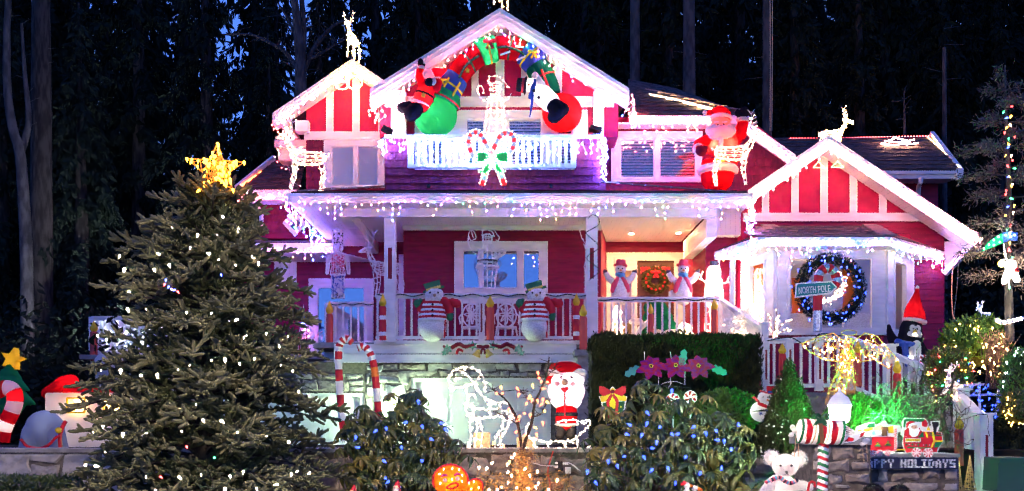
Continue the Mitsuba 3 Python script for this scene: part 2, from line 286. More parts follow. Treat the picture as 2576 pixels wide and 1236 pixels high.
def icicles(label, path, seed, cols, L, r=0.016, step=0.16, drop=(0.05, 0.32), per=0.085, scatter=0.02, wire='mat_wire_white', most=300, cat='string lights', group=None, out=(0, -0.03, 0)):
    rg = rng_of(seed); t = thing('icicle_lights', label, cat, group); ws = []; n = 0
    run = along(path, step); run = run + np.c_[rg.normal(0, .008, len(run)), rg.normal(0, .008, len(run)), rg.normal(0, .015, len(run))] + out; ws.append(run)
    for q in run:
        d = rg.uniform(*drop); m = max(1, int(d / per)); pts = [q]
        for i in range(m): pts.append(q + [rg.normal(0, scatter), rg.normal(0, 0.01), -d * (i + 1) / m])
        ws.append(np.array(pts))
        for b in pts[1:]:
            if n < most:
                c = cols[rg.integers(len(cols))]; bulb(t, b + [rg.normal(0, 0.012), -0.015, 0], r * rg.uniform(0.85, 1.15), c, (L if np.isscalar(L) else L[c]) * rg.uniform(0.7, 1.2), rg); n += 1
    wires(t, ws, 0.0032, wire); return t
# ================================================================ ground
structure('street', box(-60, 60, -40, 13.3, -0.3, 0.0), 'mat_asphalt')
structure('yard_soil', box(-60, 60, 13.3, 60, -0.3, 0.35), 'mat_soil')
def hill_mesh():
    xs, ys = np.linspace(-70, 70, 57), np.linspace(29, 110, 34); gx, gy = np.meshgrid(xs, ys)
    z = 0.3 + 0.0 * gx + np.maximum(0, gy - 30) ** 1.12 * 0.20 + 2.2 * meshkit.fbm(np.stack([gx * .08, gy * .08, gx * 0], -1), 3, 5) * np.clip((gy - 29) / 6, 0, 1)
    v = np.stack([gx, gy, z], -1).reshape(-1, 3); i, j = np.meshgrid(np.arange(33), np.arange(56), indexing='ij'); a = i * 57 + j
    return tm(v, np.stack([a, a + 1, a + 58, a + 57], -1).reshape(-1, 4))
structure('wooded_hill', hill_mesh(), 'mat_soil', smooth=True)

# ================================================================ the house
HS = thing('house', 'red two-storey house with white trim, steep gables and a raised front porch', 'house')
def hp(name, mesh, m='mat_white_trim', **k): return part(HS, name, mesh, m, **k)
def gable(apex, left, right, h, Y, back, wallY, name, capn=9):
    (ax, ay), (lx, ly), (rx, ry) = apex, left, right
    k = None
    for side, (ex, ey) in enumerate((left, right)):
        ms = []
        for a, b, dy in ((0, 0.26, -0.07), (0.26, 0.60, -0.035), (0.60, 1.0, 0.0)):
            ms.append(slab([(ax, ay + h * a), (ex, ey + h * a), (ex, ey + h * b), (ax, ay + h * b)], Y + dy, 0.06 - dy))
        hp('barge_board', cat_(ms))
        o = [P(ax, ay, Y), P(ex, ey, Y)]; n = np.array([0, back, 0])
        d = o[1] - o[0]; up = np.array([-d[2], 0, d[0]]); up = up / np.linalg.norm(up) * np.sign(up[2])
        k = hp('roof', prism([q_ + [0, .03, 0] - up * .055 for q_ in (o[0], o[1], o[1] + n, o[0] + n)], up * 0.05), 'mat_roof')
        c0, c1 = P(ax, ay + h * 0.9, Y), P(ex, ey + h * 0.9, Y); m = np.array([0, wallY - Y - 0.0, 0])
        hp('soffit', prism([c0 + [0, .062, 0], c1 + [0, .062, 0], c1 + m, c0 + m], up * 0.02), 'mat_soffit')
def window(name, outer, panes, Y, blinds=None, back='mat_navy', pane='mat_pane', proud=0.09, label=None):
    x0, x1, y0, y1 = outer; g = pp([(x0, y0), (x1, y0), (x1, y1), (x0, y1)], Y)
    for p in panes: g = g.difference(pp([(p[0], p[2]), (p[1], p[2]), (p[1], p[3]), (p[0], p[3])], Y))
    w = hp(name, ext(g, Y - proud, proud), label=label)
    inner = pp([(x0 + 9, y0 + 9), (x1 - 9, y0 + 9), (x1 - 9, y1 - 7), (x0 + 9, y1 - 7)], Y)
    ring = inner
    for p in panes: ring = ring.difference(pp([(p[0] - 3, p[2] - 3), (p[1] + 3, p[2] - 3), (p[1] + 3, p[3] + 3), (p[0] - 3, p[3] + 3)], Y))
    part(w, 'sash', ext(ring, Y - proud - 0.022, 0.022), 'mat_white_trim')
    for p in panes:
        a, b, c, d = p[:4]; part(w, 'pane', pbox(a, b, c, d, Y - 0.062, 0.003), pane)
        part(w, 'backing', pbox(a, b, c, d, Y - 0.006, 0.004), back)
        if blinds:
            z, z0 = Z_(c, Y), Z_(d, Y); out = []; xa, xb = X_(a + 1, Y), X_(b - 1, Y)
            while z > z0 + 0.01:
                dz = blinds[1]; out.append(prism([(xa, Y - .048, z), (xb, Y - .048, z), (xb, Y - .018, z - dz), (xa, Y - .018, z - dz)], (0, 0.0, -0.003))); z -= blinds[0]
            part(w, 'blind', cat_(out), 'mat_blind')
    return w
# --- main gable over the balcony
YW = 23.15
w = hp('gable_wall', ext(pp([(955, 345), (955, 252), (1258, 62), (1555, 252), (1555, 345)], YW), YW, 5.5), 'mat_panel_red')
gable((1258, 20), (930, 224), (1583, 222), 40, 22.6, 6.0, YW, 'main')
for a, b in ((1098, 1117), (1186, 1204), (1247, 1269), (1311, 1330), (1395, 1414)):
    yt = 62 + abs((a + b) / 2 - 1258) * 0.63 - 4; hp('gable_stud', pbox(a, b, yt, 244, YW - 0.03, 0.03))
hp('gable_band', pbox(968, 1545, 243, 269, YW - 0.045, 0.045)); hp('gable_band', pbox(1040, 1478, 277, 292, YW - 0.03, 0.03))
hp('upper_wall', box(X_(968, YW), X_(1524, YW), YW, YW + 5.4, Z_(480, YW), Z_(345, YW)), 'mat_siding')
for a, b in ((984, 1020), (1494, 1519)): hp('corner_column', pbox(a, b, 228, 345, 22.72, 0.26))
shingles(w, pp([(1022, 292), (1044, 292), (1044, 340), (1022, 340)], YW - 0.004), YW - 0.004, ['mat_shingle', 'mat_shingle_dark'], seed=1)
shingles(w, pp([(1478, 270), (1494, 270), (1494, 340), (1478, 340)], YW - 0.004), YW - 0.004, ['mat_shingle'], seed=2)
dw = window('balcony_door', (1044, 1478, 292, 432), [(1088, 1112, 330, 430), (1176, 1216, 306, 430), (1282, 1360, 306, 430), (1405, 1436, 330, 430)], YW - 0.004, blinds=(0.068, 0.022), back='mat_navy', label='white balcony doors with slatted blinds')
# --- balcony parapet
YP = 22.3
bal = hp('balcony', ext(pp([(968, 340), (1028, 340), (1028, 428), (1447, 428), (1447, 340), (1510, 340), (1510, 480), (968, 480)], YP + 0.02), YP + 0.02, 0.25), 'mat_shingle_dark', label='shingled balcony front with a white railing let into it')
shingles(bal, pp([(968, 345), (1028, 345), (1028, 428), (1447, 428), (1447, 345), (1510, 345), (1510, 479), (968, 479)], YP), YP, ['mat_shingle', 'mat_shingle_dark'], w=0.33, pitch=0.172, seed=3)
part(bal, 'floor', box(X_(968, YP), X_(1510, YP), YP + 0.27, YW, Z_(436, YP), Z_(430, YP)), 'mat_concrete')
part(bal, 'side_wall', box(X_(968, YP) - .0, X_(968, YP) + .14, YP + 0.275, YW + .1, Z_(478, YP), Z_(345, YP)), 'mat_shingle')
part(bal, 'side_wall', box(X_(1510, YP) - .14, X_(1510, YP), YP + 0.275, YW + .1, Z_(478, YP), Z_(345, YP)), 'mat_shingle')
part(bal, 'top_rail', pbox(966, 1512, 339, 347, YP - 0.06, 0.34), 'mat_white_trim')
part(bal, 'railing_frame', ext(pp([(1026, 347), (1449, 347), (1449, 424), (1026, 424)], YP).difference(pp([(1040, 353), (1436, 353), (1436, 415), (1040, 415)], YP)), YP - 0.07, 0.10), 'mat_white_trim')
for x in np.linspace(1053, 1424, 25): part(bal, 'baluster', pbox(x - 3.6, x + 3.6, 353, 415, YP - 0.02, 0.045), 'mat_white_trim')
for x in (1078, 1386): part(bal, 'scupper', pbox(x - 4, x + 4, 464, 473, YP - 0.05, 0.05), 'mat_black')
# --- left gable
YL = 24.1
w = hp('left_wall', ext(pp([(770, 478), (770, 262), (885, 180), (1000, 262), (1000, 478)], YL), YL, 4.5), 'mat_panel_red')
gable((885, 148), (685, 285), (985, 215), 31, 23.6, 5.0, YL, 'left', 6)
for a, b in ((820, 839), (886, 905), (951, 970)): hp('gable_stud', pbox(a, b, 190 + abs((a + b) / 2 - 885) * .66, 331, YL - 0.03, 0.03))
hp('gable_band', pbox(765, 972, 331, 352, YL - 0.05, 0.05))
hp('eave_return', cat_([pbox(742, 775, 303, 331, YL - 0.25, 0.3), prism([P(700, 300, 23.65), P(718, 300, 23.65), P(765, 352, 26.5), P(750, 352, 26.5)], (0, 0, -0.12))]))
shingles(w, pp([(770, 352), (818, 352), (818, 478), (770, 478)], YL - 0.004), YL - 0.004, ['mat_shingle', 'mat_shingle_dark'], w=0.27, pitch=0.19, seed=4)
window('left_window', (816, 968, 356, 474), [(838, 890, 374, 468), (903, 951, 374, 468)], YL - 0.004, blinds=(0.052, 0.050), back='mat_blind', pane='mat_pane_blind')
# --- lower left wing
YA = 25.3
hp('left_wing_wall', ext(pp([(655, 600), (655, 480), (770, 480), (770, 600)], YA), YA, 4.0), 'mat_siding')
lw = hp('left_wing_roof', prism([P(598, 478, YA - .5), P(752, 478, YA - .5), P(766, 408, YA + 2.2), P(692, 408, YA + 2.2)], (0, 0, 0.05)), 'mat_roof')
courses(lw, P(598, 477, YA - .5), P(754, 477, YA - .5), P(770, 405, YA + 2.2), P(688, 405, YA + 2.2), 'mat_roof', 7, seed=5)
hp('rake_board', cat_([beam(P(596, 478, YA - .55), P(690, 402, YA + 2.2), 0.09, 0.22)]))
hp('eave_fascia', pbox(594, 748, 478, 500, YA - 0.62, 0.06)); hp('soffit', pbox(598, 766, 500, 504, YA - 0.56, 0.55), 'mat_soffit')
hp('left_gutter_box', pbox(700, 770, 366, 404, YA - 0.05, 0.5)); hp('left_eave', pbox(690, 772, 352, 370, YA - 0.3, 0.6))
shingles(HS + '__left_wing_wall', pp([(655, 502), (745, 502), (745, 586), (655, 586)], YA - 0.004), YA - 0.004, ['mat_shingle'], w=0.5, pitch=0.19, seed=6)
hp('downspout', tube([P(a, b, YA - .35) for a, b in ((641, 503), (642, 512), (650, 525), (657, 536))] + [P(657, 560, YA - .1), P(657, 590, YA - .1)], 0.055, 6))
dm = pp([(711, 563), (741, 530), (771, 563), (741, 596)], YA - .05); hp('diamond_window', ext(dm.difference(affinity.scale(dm, .55, .55)), YA - 0.1, 0.09)); part(HS + '__diamond_window', 'pane', ext(affinity.scale(dm, .58, .58), YA - 0.03, 0.004), 'mat_pane')
YC = 26.6
lr = hp('lower_left_roof', prism([P(615, 612, 25.4), P(850, 612, 25.4), P(850, 580, 26.5), P(640, 580, 26.5)], (0, 0, 0.04)), 'mat_roof')
courses(lr, P(612, 611, 25.38), P(850, 611, 25.38), P(850, 578, 26.5), P(640, 578, 26.5), 'mat_roof_cap', 5, seed=7)
hp('eave_fascia', pbox(610, 850, 612, 636, 25.3, 0.06)); hp('soffit', prism([P(612, 637, 25.36), P(850, 637, 25.36), P(948, 660, YC), P(640, 660, YC)], (0, 0, 0.03)), 'mat_soffit')
hp('back_wall', pbox(600, 1040, 600, 900, YC, 3.0), 'mat_siding')
siding(HS + '__back_wall', pp([(735, 664), (1016, 664), (1016, 890), (735, 890)], YC), YC, 'mat_siding', 0.13)
hp('corner_board', pbox(1003, 1016, 640, 880, YC - 0.05, 0.05)); hp('corner_panel', pbox(690, 746, 655, 720, YC - 0.03, 0.03), 'mat_soffit')
window('patio_door', (778, 940, 702, 896), [(802, 916, 726, 890)], YC - 0.02, pane='mat_pane_coated', label='white framed glass patio door reflecting the blue dusk')
# --- porch roof, beams, ceiling
ze, zb = Z_(489, 21.2), Z_(512, 21.2)
XL, XR = X_(735, 21.2), X_(1884, 21.2)
pr = hp('porch_roof', prism([(XL, 21.2, ze), (XR, 21.2, ze), (XR - .3, 22.9, ze + 0.42), (XL + .3, 24.2, ze + 0.42)], (0, 0, 0.03)), 'mat_roof')
courses(pr, (XL, 21.14, ze), (XR, 21.14, ze), (XR - .2, 22.3, ze + .28), (XL + .2, 22.3, ze + .28), 'mat_roof', 4, seed=8)
for i in range(9): a = P(746 + i * 28, 482 - i * 1.5 - (1 if i > 6 else 0), 21.25 + .25 * i); part(pr, 'ridge_cap', prism([a, a + [.25, 0, .012], a + [.35, .34, .09], a + [.1, .34, .075]], (0, 0, .028)), 'mat_roof_cap')
for i in range(11): a = P(1856 - i * 33, 485 - i * 2.6, 21.3 + .12 * i); part(pr, 'ridge_cap', prism([a, a + [-.29, 0, .012], a + [-.37, .32, .085], a + [-.1, .32, .07]], (0, 0, .028)), 'mat_roof_cap')
hp('porch_fascia', cat_([box(XL, XR, 21.14, 21.2, zb, ze), box(XL - .0, XR, 21.06, 21.14, ze - .075, ze - .012), box(XL, XR, 21.1, 21.14, ze - .14, ze - .078)]))
hp('porch_fascia', cat_([box(XL - .06, XL - .003, 21.06, 26.4, zb, ze), box(XL - .1, XL - .06, 21.06, 26.4, ze - .075, ze - .012)]))
hp('porch_fascia', box(XR + .003, XR + .06, 21.06, 22.15, zb, ze))
hp('soffit', box(XL + .0, XR, 21.203, 21.7, zb, zb + .02), 'mat_soffit'); hp('soffit', box(XL, X_(850, 21.7), 21.7, 26.4, zb, zb + .02), 'mat_soffit')
zc = Z_(546, 21.7); zq = zb + 0.09
hp('porch_beam', box(X_(850, 21.7), X_(1803, 21.7), 21.703, 21.95, zc, zq)); hp('porch_beam', box(X_(850, 21.7), X_(850, 21.7) + .24, 21.953, 26.5, zc, zq - .004))
hp('porch_ceiling', box(X_(850, 21.7) + .243, X_(1803, 21.7), 21.953, 26.3, zq, zq + .03), 'mat_soffit')
hp('ceiling_moulding', box(X_(1015, 24.2), X_(1512, 24.2), 24.05, 24.19, zq - .10, zq - .003))
hp('entry_beam', pbox(1778, 1804, 546, 597, 22.0, 3.0)); hp('entry_panel', pbox(1803, 1872, 514, 592, 23.0, 0.3), 'mat_soffit')
for x0 in (967, 1475):
    p = hp('porch_post', box(X_(x0, 21.8), X_(x0 + 28, 21.8), 21.76, 22.0, Z_(862, 21.8), zc - .002)); part(p, 'slot', pbox(x0 + 9, x0 + 19, 624, 702, 21.757, 0.003), 'mat_dark_red')
# --- porch wall and entry
YD = 24.2
pw = hp('porch_wall', box(X_(1015, YD), X_(1512, YD), YD, YD + 2.2, Z_(880, YD), zq + .02), 'mat_siding')
opening = pp([(1143, 609), (1378, 609), (1378, 870), (1143, 870)], YD)
siding(pw, pp([(1015, 566), (1512, 566), (1512, 870), (1015, 870)], YD).difference(opening), YD, 'mat_siding', 0.125)
window('porch_window', (1143, 1378, 609, 752), [(1167, 1206, 633, 725), (1217, 1300, 633, 725), (1318, 1355, 633, 725)], YD - 0.003, pane='mat_pane_coated', label='white porch window with three panes reflecting the blue dusk')
hp('window_apron', pbox(1143, 1378, 752, 764, YD - 0.05, 0.05))
hp('entry_side_wall', prism([(X_(1512, YD), YD, Z_(880, YD)), (X_(1525, 26.3), 26.3, Z_(880, YD)), (X_(1525, 26.3), 26.3, zq), (X_(1512, YD), YD, zq)], (-.06, 0, 0)), 'mat_siding')
YE = 26.3
hp('entry_wall', pbox(1490, 1800, 560, 900, YE, 0.4), 'mat_siding'); siding(HS + '__entry_wall', pp([(1520, 605), (1790, 605), (1790, 637), (1520, 637)], YE), YE, 'mat_siding', 0.16)
fr = pp([(1525, 637), (1772, 637), (1772, 900), (1525, 900)], YE)
for a, b, c, d in ((1562, 1588, 682, 840), (1602, 1695, 656, 890), (1722, 1750, 682, 840)): fr = fr.difference(pp([(a, c), (b, c), (b, d), (a, d)], YE))
dr_ = hp('entry_frame', ext(fr, YE - 0.09, 0.088)); part(dr_, 'moulding', ext(pp([(1545, 652), (1756, 652), (1756, 890), (1545, 890)], YE).difference(pp([(1551, 658), (1750, 658), (1750, 890), (1551, 890)], YE)), YE - 0.12, 0.03), 'mat_white_trim')
for a, b in ((1562, 1588), (1722, 1750)): part(dr_, 'sidelight', pbox(a, b, 682, 840, YE - 0.05, 0.004), 'mat_pane'); part(dr_, 'curtain', pbox(a, b, 682, 840, YE - 0.02, 0.01), 'mat_tan')
do = hp('front_door', pbox(1602, 1695, 656, 890, YE - 0.045, 0.04), 'mat_wood_door', label='dark red wooden front door with a round-topped panel')
for a, b, c, d in ((1612, 1646, 690, 728), (1652, 1686, 690, 728), (1612, 1646, 738, 790), (1652, 1686, 738, 790), (1612, 1686, 800, 870)): part(do, 'panel', pbox(a, b, c, d, YE - 0.055, 0.01), 'mat_wood_door')
part(do, 'arch_panel', slab([(1612, 672), (1686, 672), (1686, 684)] + [(1649 + 37 * math.cos(a), 690 - 12 * math.sin(a)) for a in np.linspace(0, math.pi, 9)] + [(1612, 684)], YE - 0.06, 0.014), 'mat_red')
for x, y in ((1588, 588), (1707, 586)):
    Yp = (zq - ZE) * F / (HZ - y); c = P(x, y, Yp); l = hp('pot_light', lathe([(0.055, .0), (0.085, .0), (0.085, -.014), (0.055, -.012), (0.055, 0)], c, 20)); emit_mesh(l, 'lens', lathe([(0.001, 0), (0.054, 0.002)], c - [0, 0, .008], 16), (1.0, 0.50, 0.20), 420, w=40)
    if scene[l + '__lens']: pass
rw = hp('right_porch_wall', pbox(1775, 1885, 560, 880, 23.35, 2.9), 'mat_siding'); siding(rw, pp([(1775, 590), (1885, 590), (1885, 870), (1775, 870)], 23.35), 23.35, 'mat_siding', 0.13)
# --- upper right storey
YU = 24.2
uw = hp('upper_right_wall', ext(pp([(1500, 490), (1500, 300), (1770, 280), (1876, 292), (2010, 400), (2010, 490)], YU), YU, 3.0), 'mat_panel_red')
hole = pp([(1537, 333), (1766, 333), (1766, 468), (1537, 468)], YU)
shingles(uw, pp([(1519, 316), (1880, 316), (1985, 400), (1985, 486), (1519, 486)], YU - .004).difference(hole), YU - .004, ['mat_shingle', 'mat_shingle_dark'], w=0.55, pitch=0.2, seed=9)
window('upper_right_window', (1537, 1766, 333, 460), [(1562, 1643, 355, 448), (1660, 1747, 355, 448)], YU - 0.006, blinds=(0.07, 0.024), back='mat_navy', label='pair of upper windows with half open slatted blinds')
ur = hp('upper_right_roof', prism([P(1580, 291, 23.5), P(1884, 296, 23.5), P(1700, 226, 26.5), P(1580, 203, 26.5)], (0, 0, .04)), 'mat_roof')
courses(ur, P(1580, 290, 23.48), P(1884, 295, 23.48), P(1640, 222, 26.3), P(1580, 222, 26.3), 'mat_roof', 7, seed=10)
for i in range(9): a = P(1588 + i * 33, 222 + i * 7.6, 26.2 - i * .31); part(ur, 'hip_cap', prism([a + [0, -.1, 0], a + [.42, -.1, -.06], a + [.42, .22, 0], a + [0, .22, .06]], (0, 0, .035)), 'mat_roof_cap')
hp('eave_fascia', cat_([pbox(1583, 1884, 291, 300, 23.36, 0.1), pbox(1583, 1884, 299, 312, 23.4, 0.07)])); hp('soffit', prism([P(1518, 312, 23.47), P(1884, 312, 23.47), P(1884, 326, YU), P(1518, 326, YU)], (0, 0, .03)), 'mat_soffit')
hp('barge_board', cat_([slab([(1868, 296), (2002, 390), (2002, 402), (1868, 308)], 23.3, 0.12), slab([(1868, 308), (2002, 402), (2002, 425), (1868, 331)], 23.34, 0.08)]))
# --- rear wing
YR = 25.6
rr = hp('rear_roof', prism([P(1930, 430, YR), P(2414, 430, YR), P(2342, 346, YR + 3.6), P(1930, 352, YR + 3.6)], (0, 0, .05)), 'mat_roof')
courses(rr, P(1930, 429, YR - .02), P(2414, 429, YR - .02), P(2342, 345, YR + 3.6), P(1930, 350, YR + 3.6), 'mat_roof', 9, seed=11, th=.06)
hp('rear_rake', cat_([beam(P(2418, 436, YR - .05), P(2344, 340, YR + 3.6), 0.11, 0.2), pbox(2408, 2422, 424, 452, YR - .12, .12)])); hp('rear_fascia', cat_([pbox(2050, 2410, 430, 438, YR - 0.12, 0.12), pbox(2050, 2410, 438, 450, YR - 0.06, 0.06)]))
hp('soffit', prism([P(2050, 450, YR), P(2410, 450, YR), P(2375, 462, YR + .7), P(2050, 462, YR + .7)], (0, 0, .02)), 'mat_soffit')
hp('rear_wall', pbox(2050, 2360, 455, 560, YR + .7, 3.0), 'mat_siding'); hp('downspout', tube([P(2316, 448, YR - .1), P(2316, 458, YR - .1), P(2311, 470, YR + .2), P(2309, 500, YR + .5)], 0.06, 6))
# --- right gable block and bay window
YG = 22.9
g = hp('right_wall', ext(pp([(1866, 960), (1866, 505), (2085, 368), (2375, 560), (2375, 960)], YG), YG, 5.5), 'mat_panel_red')
gable((2085, 340), (1876, 483), (2470, 596), 37, 22.3, 6.0, YG, 'right', 11)
for a, b in ((1917, 1935), (1991, 2010), (2064, 2083), (2138, 2157), (2212, 2231)): hp('gable_stud', pbox(a, b, 368 + abs((a + b) / 2 - 2085) * .66, 537, YG - 0.03, 0.03))
hp('gable_band', pbox(1870, 2372, 536, 557, YG - 0.05, 0.05))
hp('eave_return', cat_([prism([P(2376, 608, YG), P(2438, 606, YG), P(2376, 680, YG)], (0, 2.0, 0)), beam(P(2458, 603, 22.4), P(2376, 690, 22.9), .14, .12)]))
siding(g, pp([(1880, 557), (2375, 557), (2375, 955), (1880, 955)], YG).difference(pp([(1868, 590), (2290, 590), (2290, 845), (1868, 845)], YG)), YG, 'mat_siding', 0.128)
def face(a, b, z0, z1, holes, th=0.09, mat_='mat_white_trim', name='bay_face'):   # an upright panel from plan point a to b, holes as (u0, u1, z0, z1) fractions of the width
    a, b = np.asarray(a, float), np.asarray(b, float); L = np.linalg.norm(b - a); q = sbox(0, z0, L, z1)
    for u0, u1, h0, h1 in holes: q = q.difference(sbox(u0 * L, h0, u1 * L, h1))
    M = np.eye(4); ang = math.atan2(b[1] - a[1], b[0] - a[0]); M[:3, :3] = [[math.cos(ang), -math.sin(ang), 0], [math.sin(ang), math.cos(ang), 0], [0, 0, 1]]; M[:2, 3] = a
    m = ext(q, -th, th); m.apply_transform(M); k = hp(name, m, mat_)
    for u0, u1, h0, h1 in holes:
        p = box(u0 * L, u1 * L, -th * .5, -th * .5 + .003, h0, h1); p.apply_transform(M); part(k, 'pane', p, 'mat_pane_bay')
        rim = ext(sbox(u0 * L - .06, h0 - .06, u1 * L + .06, h1 + .06).difference(sbox(u0 * L, h0, u1 * L, h1)), -th - .02, .02); rim.apply_transform(M); part(k, 'sash', rim, 'mat_white_trim')
    return k
YF = 21.6; b0, b1, b2, b3 = (X_(1872, YG), YG), (X_(1955, YF), YF), (X_(2224, YF), YF), (X_(2290, YG), YG); bz0, bz1 = Z_(838, YF), Z_(612, YF)
face(b1, b2, bz0, bz1, [((1985 - 1955) / 269, (2189 - 1955) / 269, Z_(826, YF), Z_(654, YF))])
face(b0, b1, bz0, bz1, [(.30, .72, Z_(826, YF), Z_(654, YF))]); face(b2, b3, bz0, bz1, [(.24, .66, Z_(826, YF), Z_(654, YF))])
hp('bay_base', prism([(p[0], p[1] + .02, 2.2) for p in (b0, b1, b2, b3)], (0, 0, bz0 - 2.2 - .03)), 'mat_siding'); hp('bay_sill', prism([(p[0] + d, p[1] - .12, bz0 - .05) for p, d in ((b0, -.1), (b1, -.05), (b2, .05), (b3, .1))], (0, 0, .06)))
hp('bay_floor', prism([(p[0], p[1] + .02, bz0) for p in (b0, b1, b2, b3)], (0, 0, .03)), 'mat_tan'); hp('bay_ceiling', prism([(p[0], p[1] + .02, bz1 - .06) for p in (b0, b1, b2, b3)], (0, 0, .05)), 'mat_white_trim')
hp('bay_back_wall', box(b0[0] + .02, b3[0] - .02, YG - .02, YG - .004, bz0 + .03, bz1 - .06), 'mat_curtain')
eA, eB, eC, eD = (X_(1798, YG), YG - .1), (X_(1905, 21), 21.0), (X_(2238, 21), 21.0), (X_(2366, YG), YG - .1); ez1, ez0, er = Z_(598, 21), Z_(620, 21), Z_(571, YG)
br = hp('bay_roof', prism([(eB[0], eB[1], ez1), (eC[0], eC[1], ez1), (X_(2195, YG), YG, er), (X_(1955, YG), YG, er)], (0, 0, .03)), 'mat_roof')
courses(br, (eB[0], 20.97, ez1), (eC[0], 20.97, ez1), (X_(2195, YG), YG, er), (X_(1955, YG), YG, er), 'mat_roof_cap', 5, seed=12)
for q0, q1, tip in ((eA, eB, X_(1955, YG)), (eC, eD, X_(2195, YG))):
    hp('bay_roof', prism([(q0[0], q0[1], ez1), (q1[0], q1[1], ez1), (tip, YG, er)], (0, 0, .03)), 'mat_roof')
    c = q1 if q0 is eA else q0
    for i in range(4): s = i / 4; a = np.array([c[0] + (tip - c[0]) * s, c[1] + (YG - c[1]) * s, ez1 + (er - ez1) * s + .03]); part(br, 'hip_cap', prism([a + [-.16, 0, 0], a + [.16, 0, 0], a + [.16, .5, .16], a + [-.16, .5, .16]], (0, 0, .03)), 'mat_roof_cap')
for q0, q1 in ((eA, eB), (eB, eC), (eC, eD)):
    a, b = np.array([*q0, 0]), np.array([*q1, 0]); hp('bay_fascia', cat_([beam(a + [0, 0, (ez0 + ez1) / 2], b + [0, 0, (ez0 + ez1) / 2], .06, ez1 - ez0), beam(a + [0, -.05, ez1 - .035], b + [0, -.05, ez1 - .035], .06, .06)]))
hp('soffit', prism([(*q, ez0) for q in (eA, eB, eC, eD)], (0, 0, .02)), 'mat_soffit'); hp('bay_downspout', tube([P(1846, 632, 22.1), P(1843, 648, 22.3), P(1842, 800, 22.3)], .065, 6))
# --- deck front and garage storey
zf = Z_(862, 22.0)
hp('deck_floor', box(X_(822, 23.6), X_(1905, 22.6), 22.0, 26.3, zf - .12, zf), 'mat_concrete'); hp('deck_floor', box(X_(232, 26.8), X_(830, 26.8), 26.0, 29, zf - .12, zf - .006), 'mat_concrete')
hp('deck_board', pbox(940, 1486, 857, 866, 21.86, 0.14)); hp('deck_board', pbox(840, 1450, 866, 890, 21.93, 0.05)); hp('deck_board', pbox(840, 1450, 892, 913, 21.95, 0.05)); hp('deck_board', pbox(815, 945, 878, 906, 23.3, 0.05)); hp('deck_board', pbox(815, 945, 908, 940, 23.33, 0.05))
hp('left_porch_wall', pbox(240, 660, 800, 890, 28.4, 0.2), 'mat_soffit'); hp('deck_skirt', pbox(240, 620, 932, 1010, 26.7, 0.1), 'mat_soffit'); hp('deck_board', pbox(228, 830, 884, 905, 26.6, 0.05)); hp('deck_board', pbox(228, 830, 907, 930, 26.63, 0.05))
YS = 22.2
gw = hp('garage_wall', ext(pp([(500, 1190), (500, 911), (1450, 911), (1450, 1190), (1386, 1190), (1386, 951), (1035, 951), (1035, 1190), (916, 1190), (916, 988), (500, 988)], YS), YS, 0.3), 'mat_mortar')
stones(gw, pp([(920, 914), (1449, 914), (1449, 949), (1031, 949), (1031, 1150), (920, 1150)], YS), YS, ['mat_stone_a', 'mat_stone_b', 'mat_stone_c'], (0.42, 0.31), 0.045, seed=21)
stones(gw, pp([(740, 940), (915, 940), (915, 987), (740, 987)], YS), YS, ['mat_stone_a', 'mat_stone_b'], (0.36, 0.3), 0.03, seed=22)
def garage_door(x0, x1, y0, y1, cols, name):
    d = hp('garage_door', pbox(x0, x1, y0, y1, YS + .18, .04), 'mat_garage'); part(d, 'frame', ext(pp([(x0 - 1, y0 - 1), (x1 + 1, y0 - 1), (x1 + 1, y1), (x0 - 1, y1)], YS).difference(pp([(x0 + 9, y0 + 9), (x1 - 9, y0 + 9), (x1 - 9, y1), (x0 + 9, y1)], YS)), YS + .04, .12), 'mat_garage')
    w = (x1 - x0 - 24) / cols
    for r in range(4):
        for c in range(cols):
            a = x0 + 12 + c * w; yy = y0 + 12 + r * 57; part(d, 'door_panel', ext(pp([(a + 4, yy + 6), (a + w - 4, yy + 6), (a + w - 4, yy + 50), (a + 4, yy + 50)], YS).difference(pp([(a + 11, yy + 14), (a + w - 11, yy + 14), (a + w - 11, yy + 42), (a + 11, yy + 42)], YS)), YS + .16, .02), 'mat_garage')
            part(d, 'door_panel', pbox(a + 15, a + w - 15, yy + 18, yy + 38, YS + .158, .02), 'mat_garage')
garage_door(1036, 1385, 952, 1190, 4, 'a'); garage_door(560, 915, 990, 1190, 4, 'b')
hp('concrete_pier', pbox(1453, 1500, 894, 1150, 21.4, 0.6), 'mat_concrete'); hp('pier_cap', pbox(1446, 1506, 880, 895, 21.3, 0.8), 'mat_concrete')
hp('under_deck', box(X_(840, 22), X_(1450, 22), 22.0, 22.19, Z_(912, 22), Z_(911, 22) + .02), 'mat_white_trim')
wl = thing('wall_lantern', 'glaring white lantern on the stone pier between the garage doors', 'lantern'); part(wl, 'bracket', cat_([pball(975, 1000, YS - .12, 5), pbox(971, 979, 996, 1003, YS - .45, .45)]), 'mat_white')
emit_mesh(wl, 'globe', lathe([(.01, .0), (.085, .03), (.11, .16), (.10, .3), (.05, .36), (.01, .37)], P(975, 1052, YS - .42), 12), (0.66, 1.0, 0.54), 66, w=50); part(wl, 'cap', lathe([(.13, 0), (.09, .05), (.01, .12)], P(975, 1004, YS - .42), 12), 'mat_white')

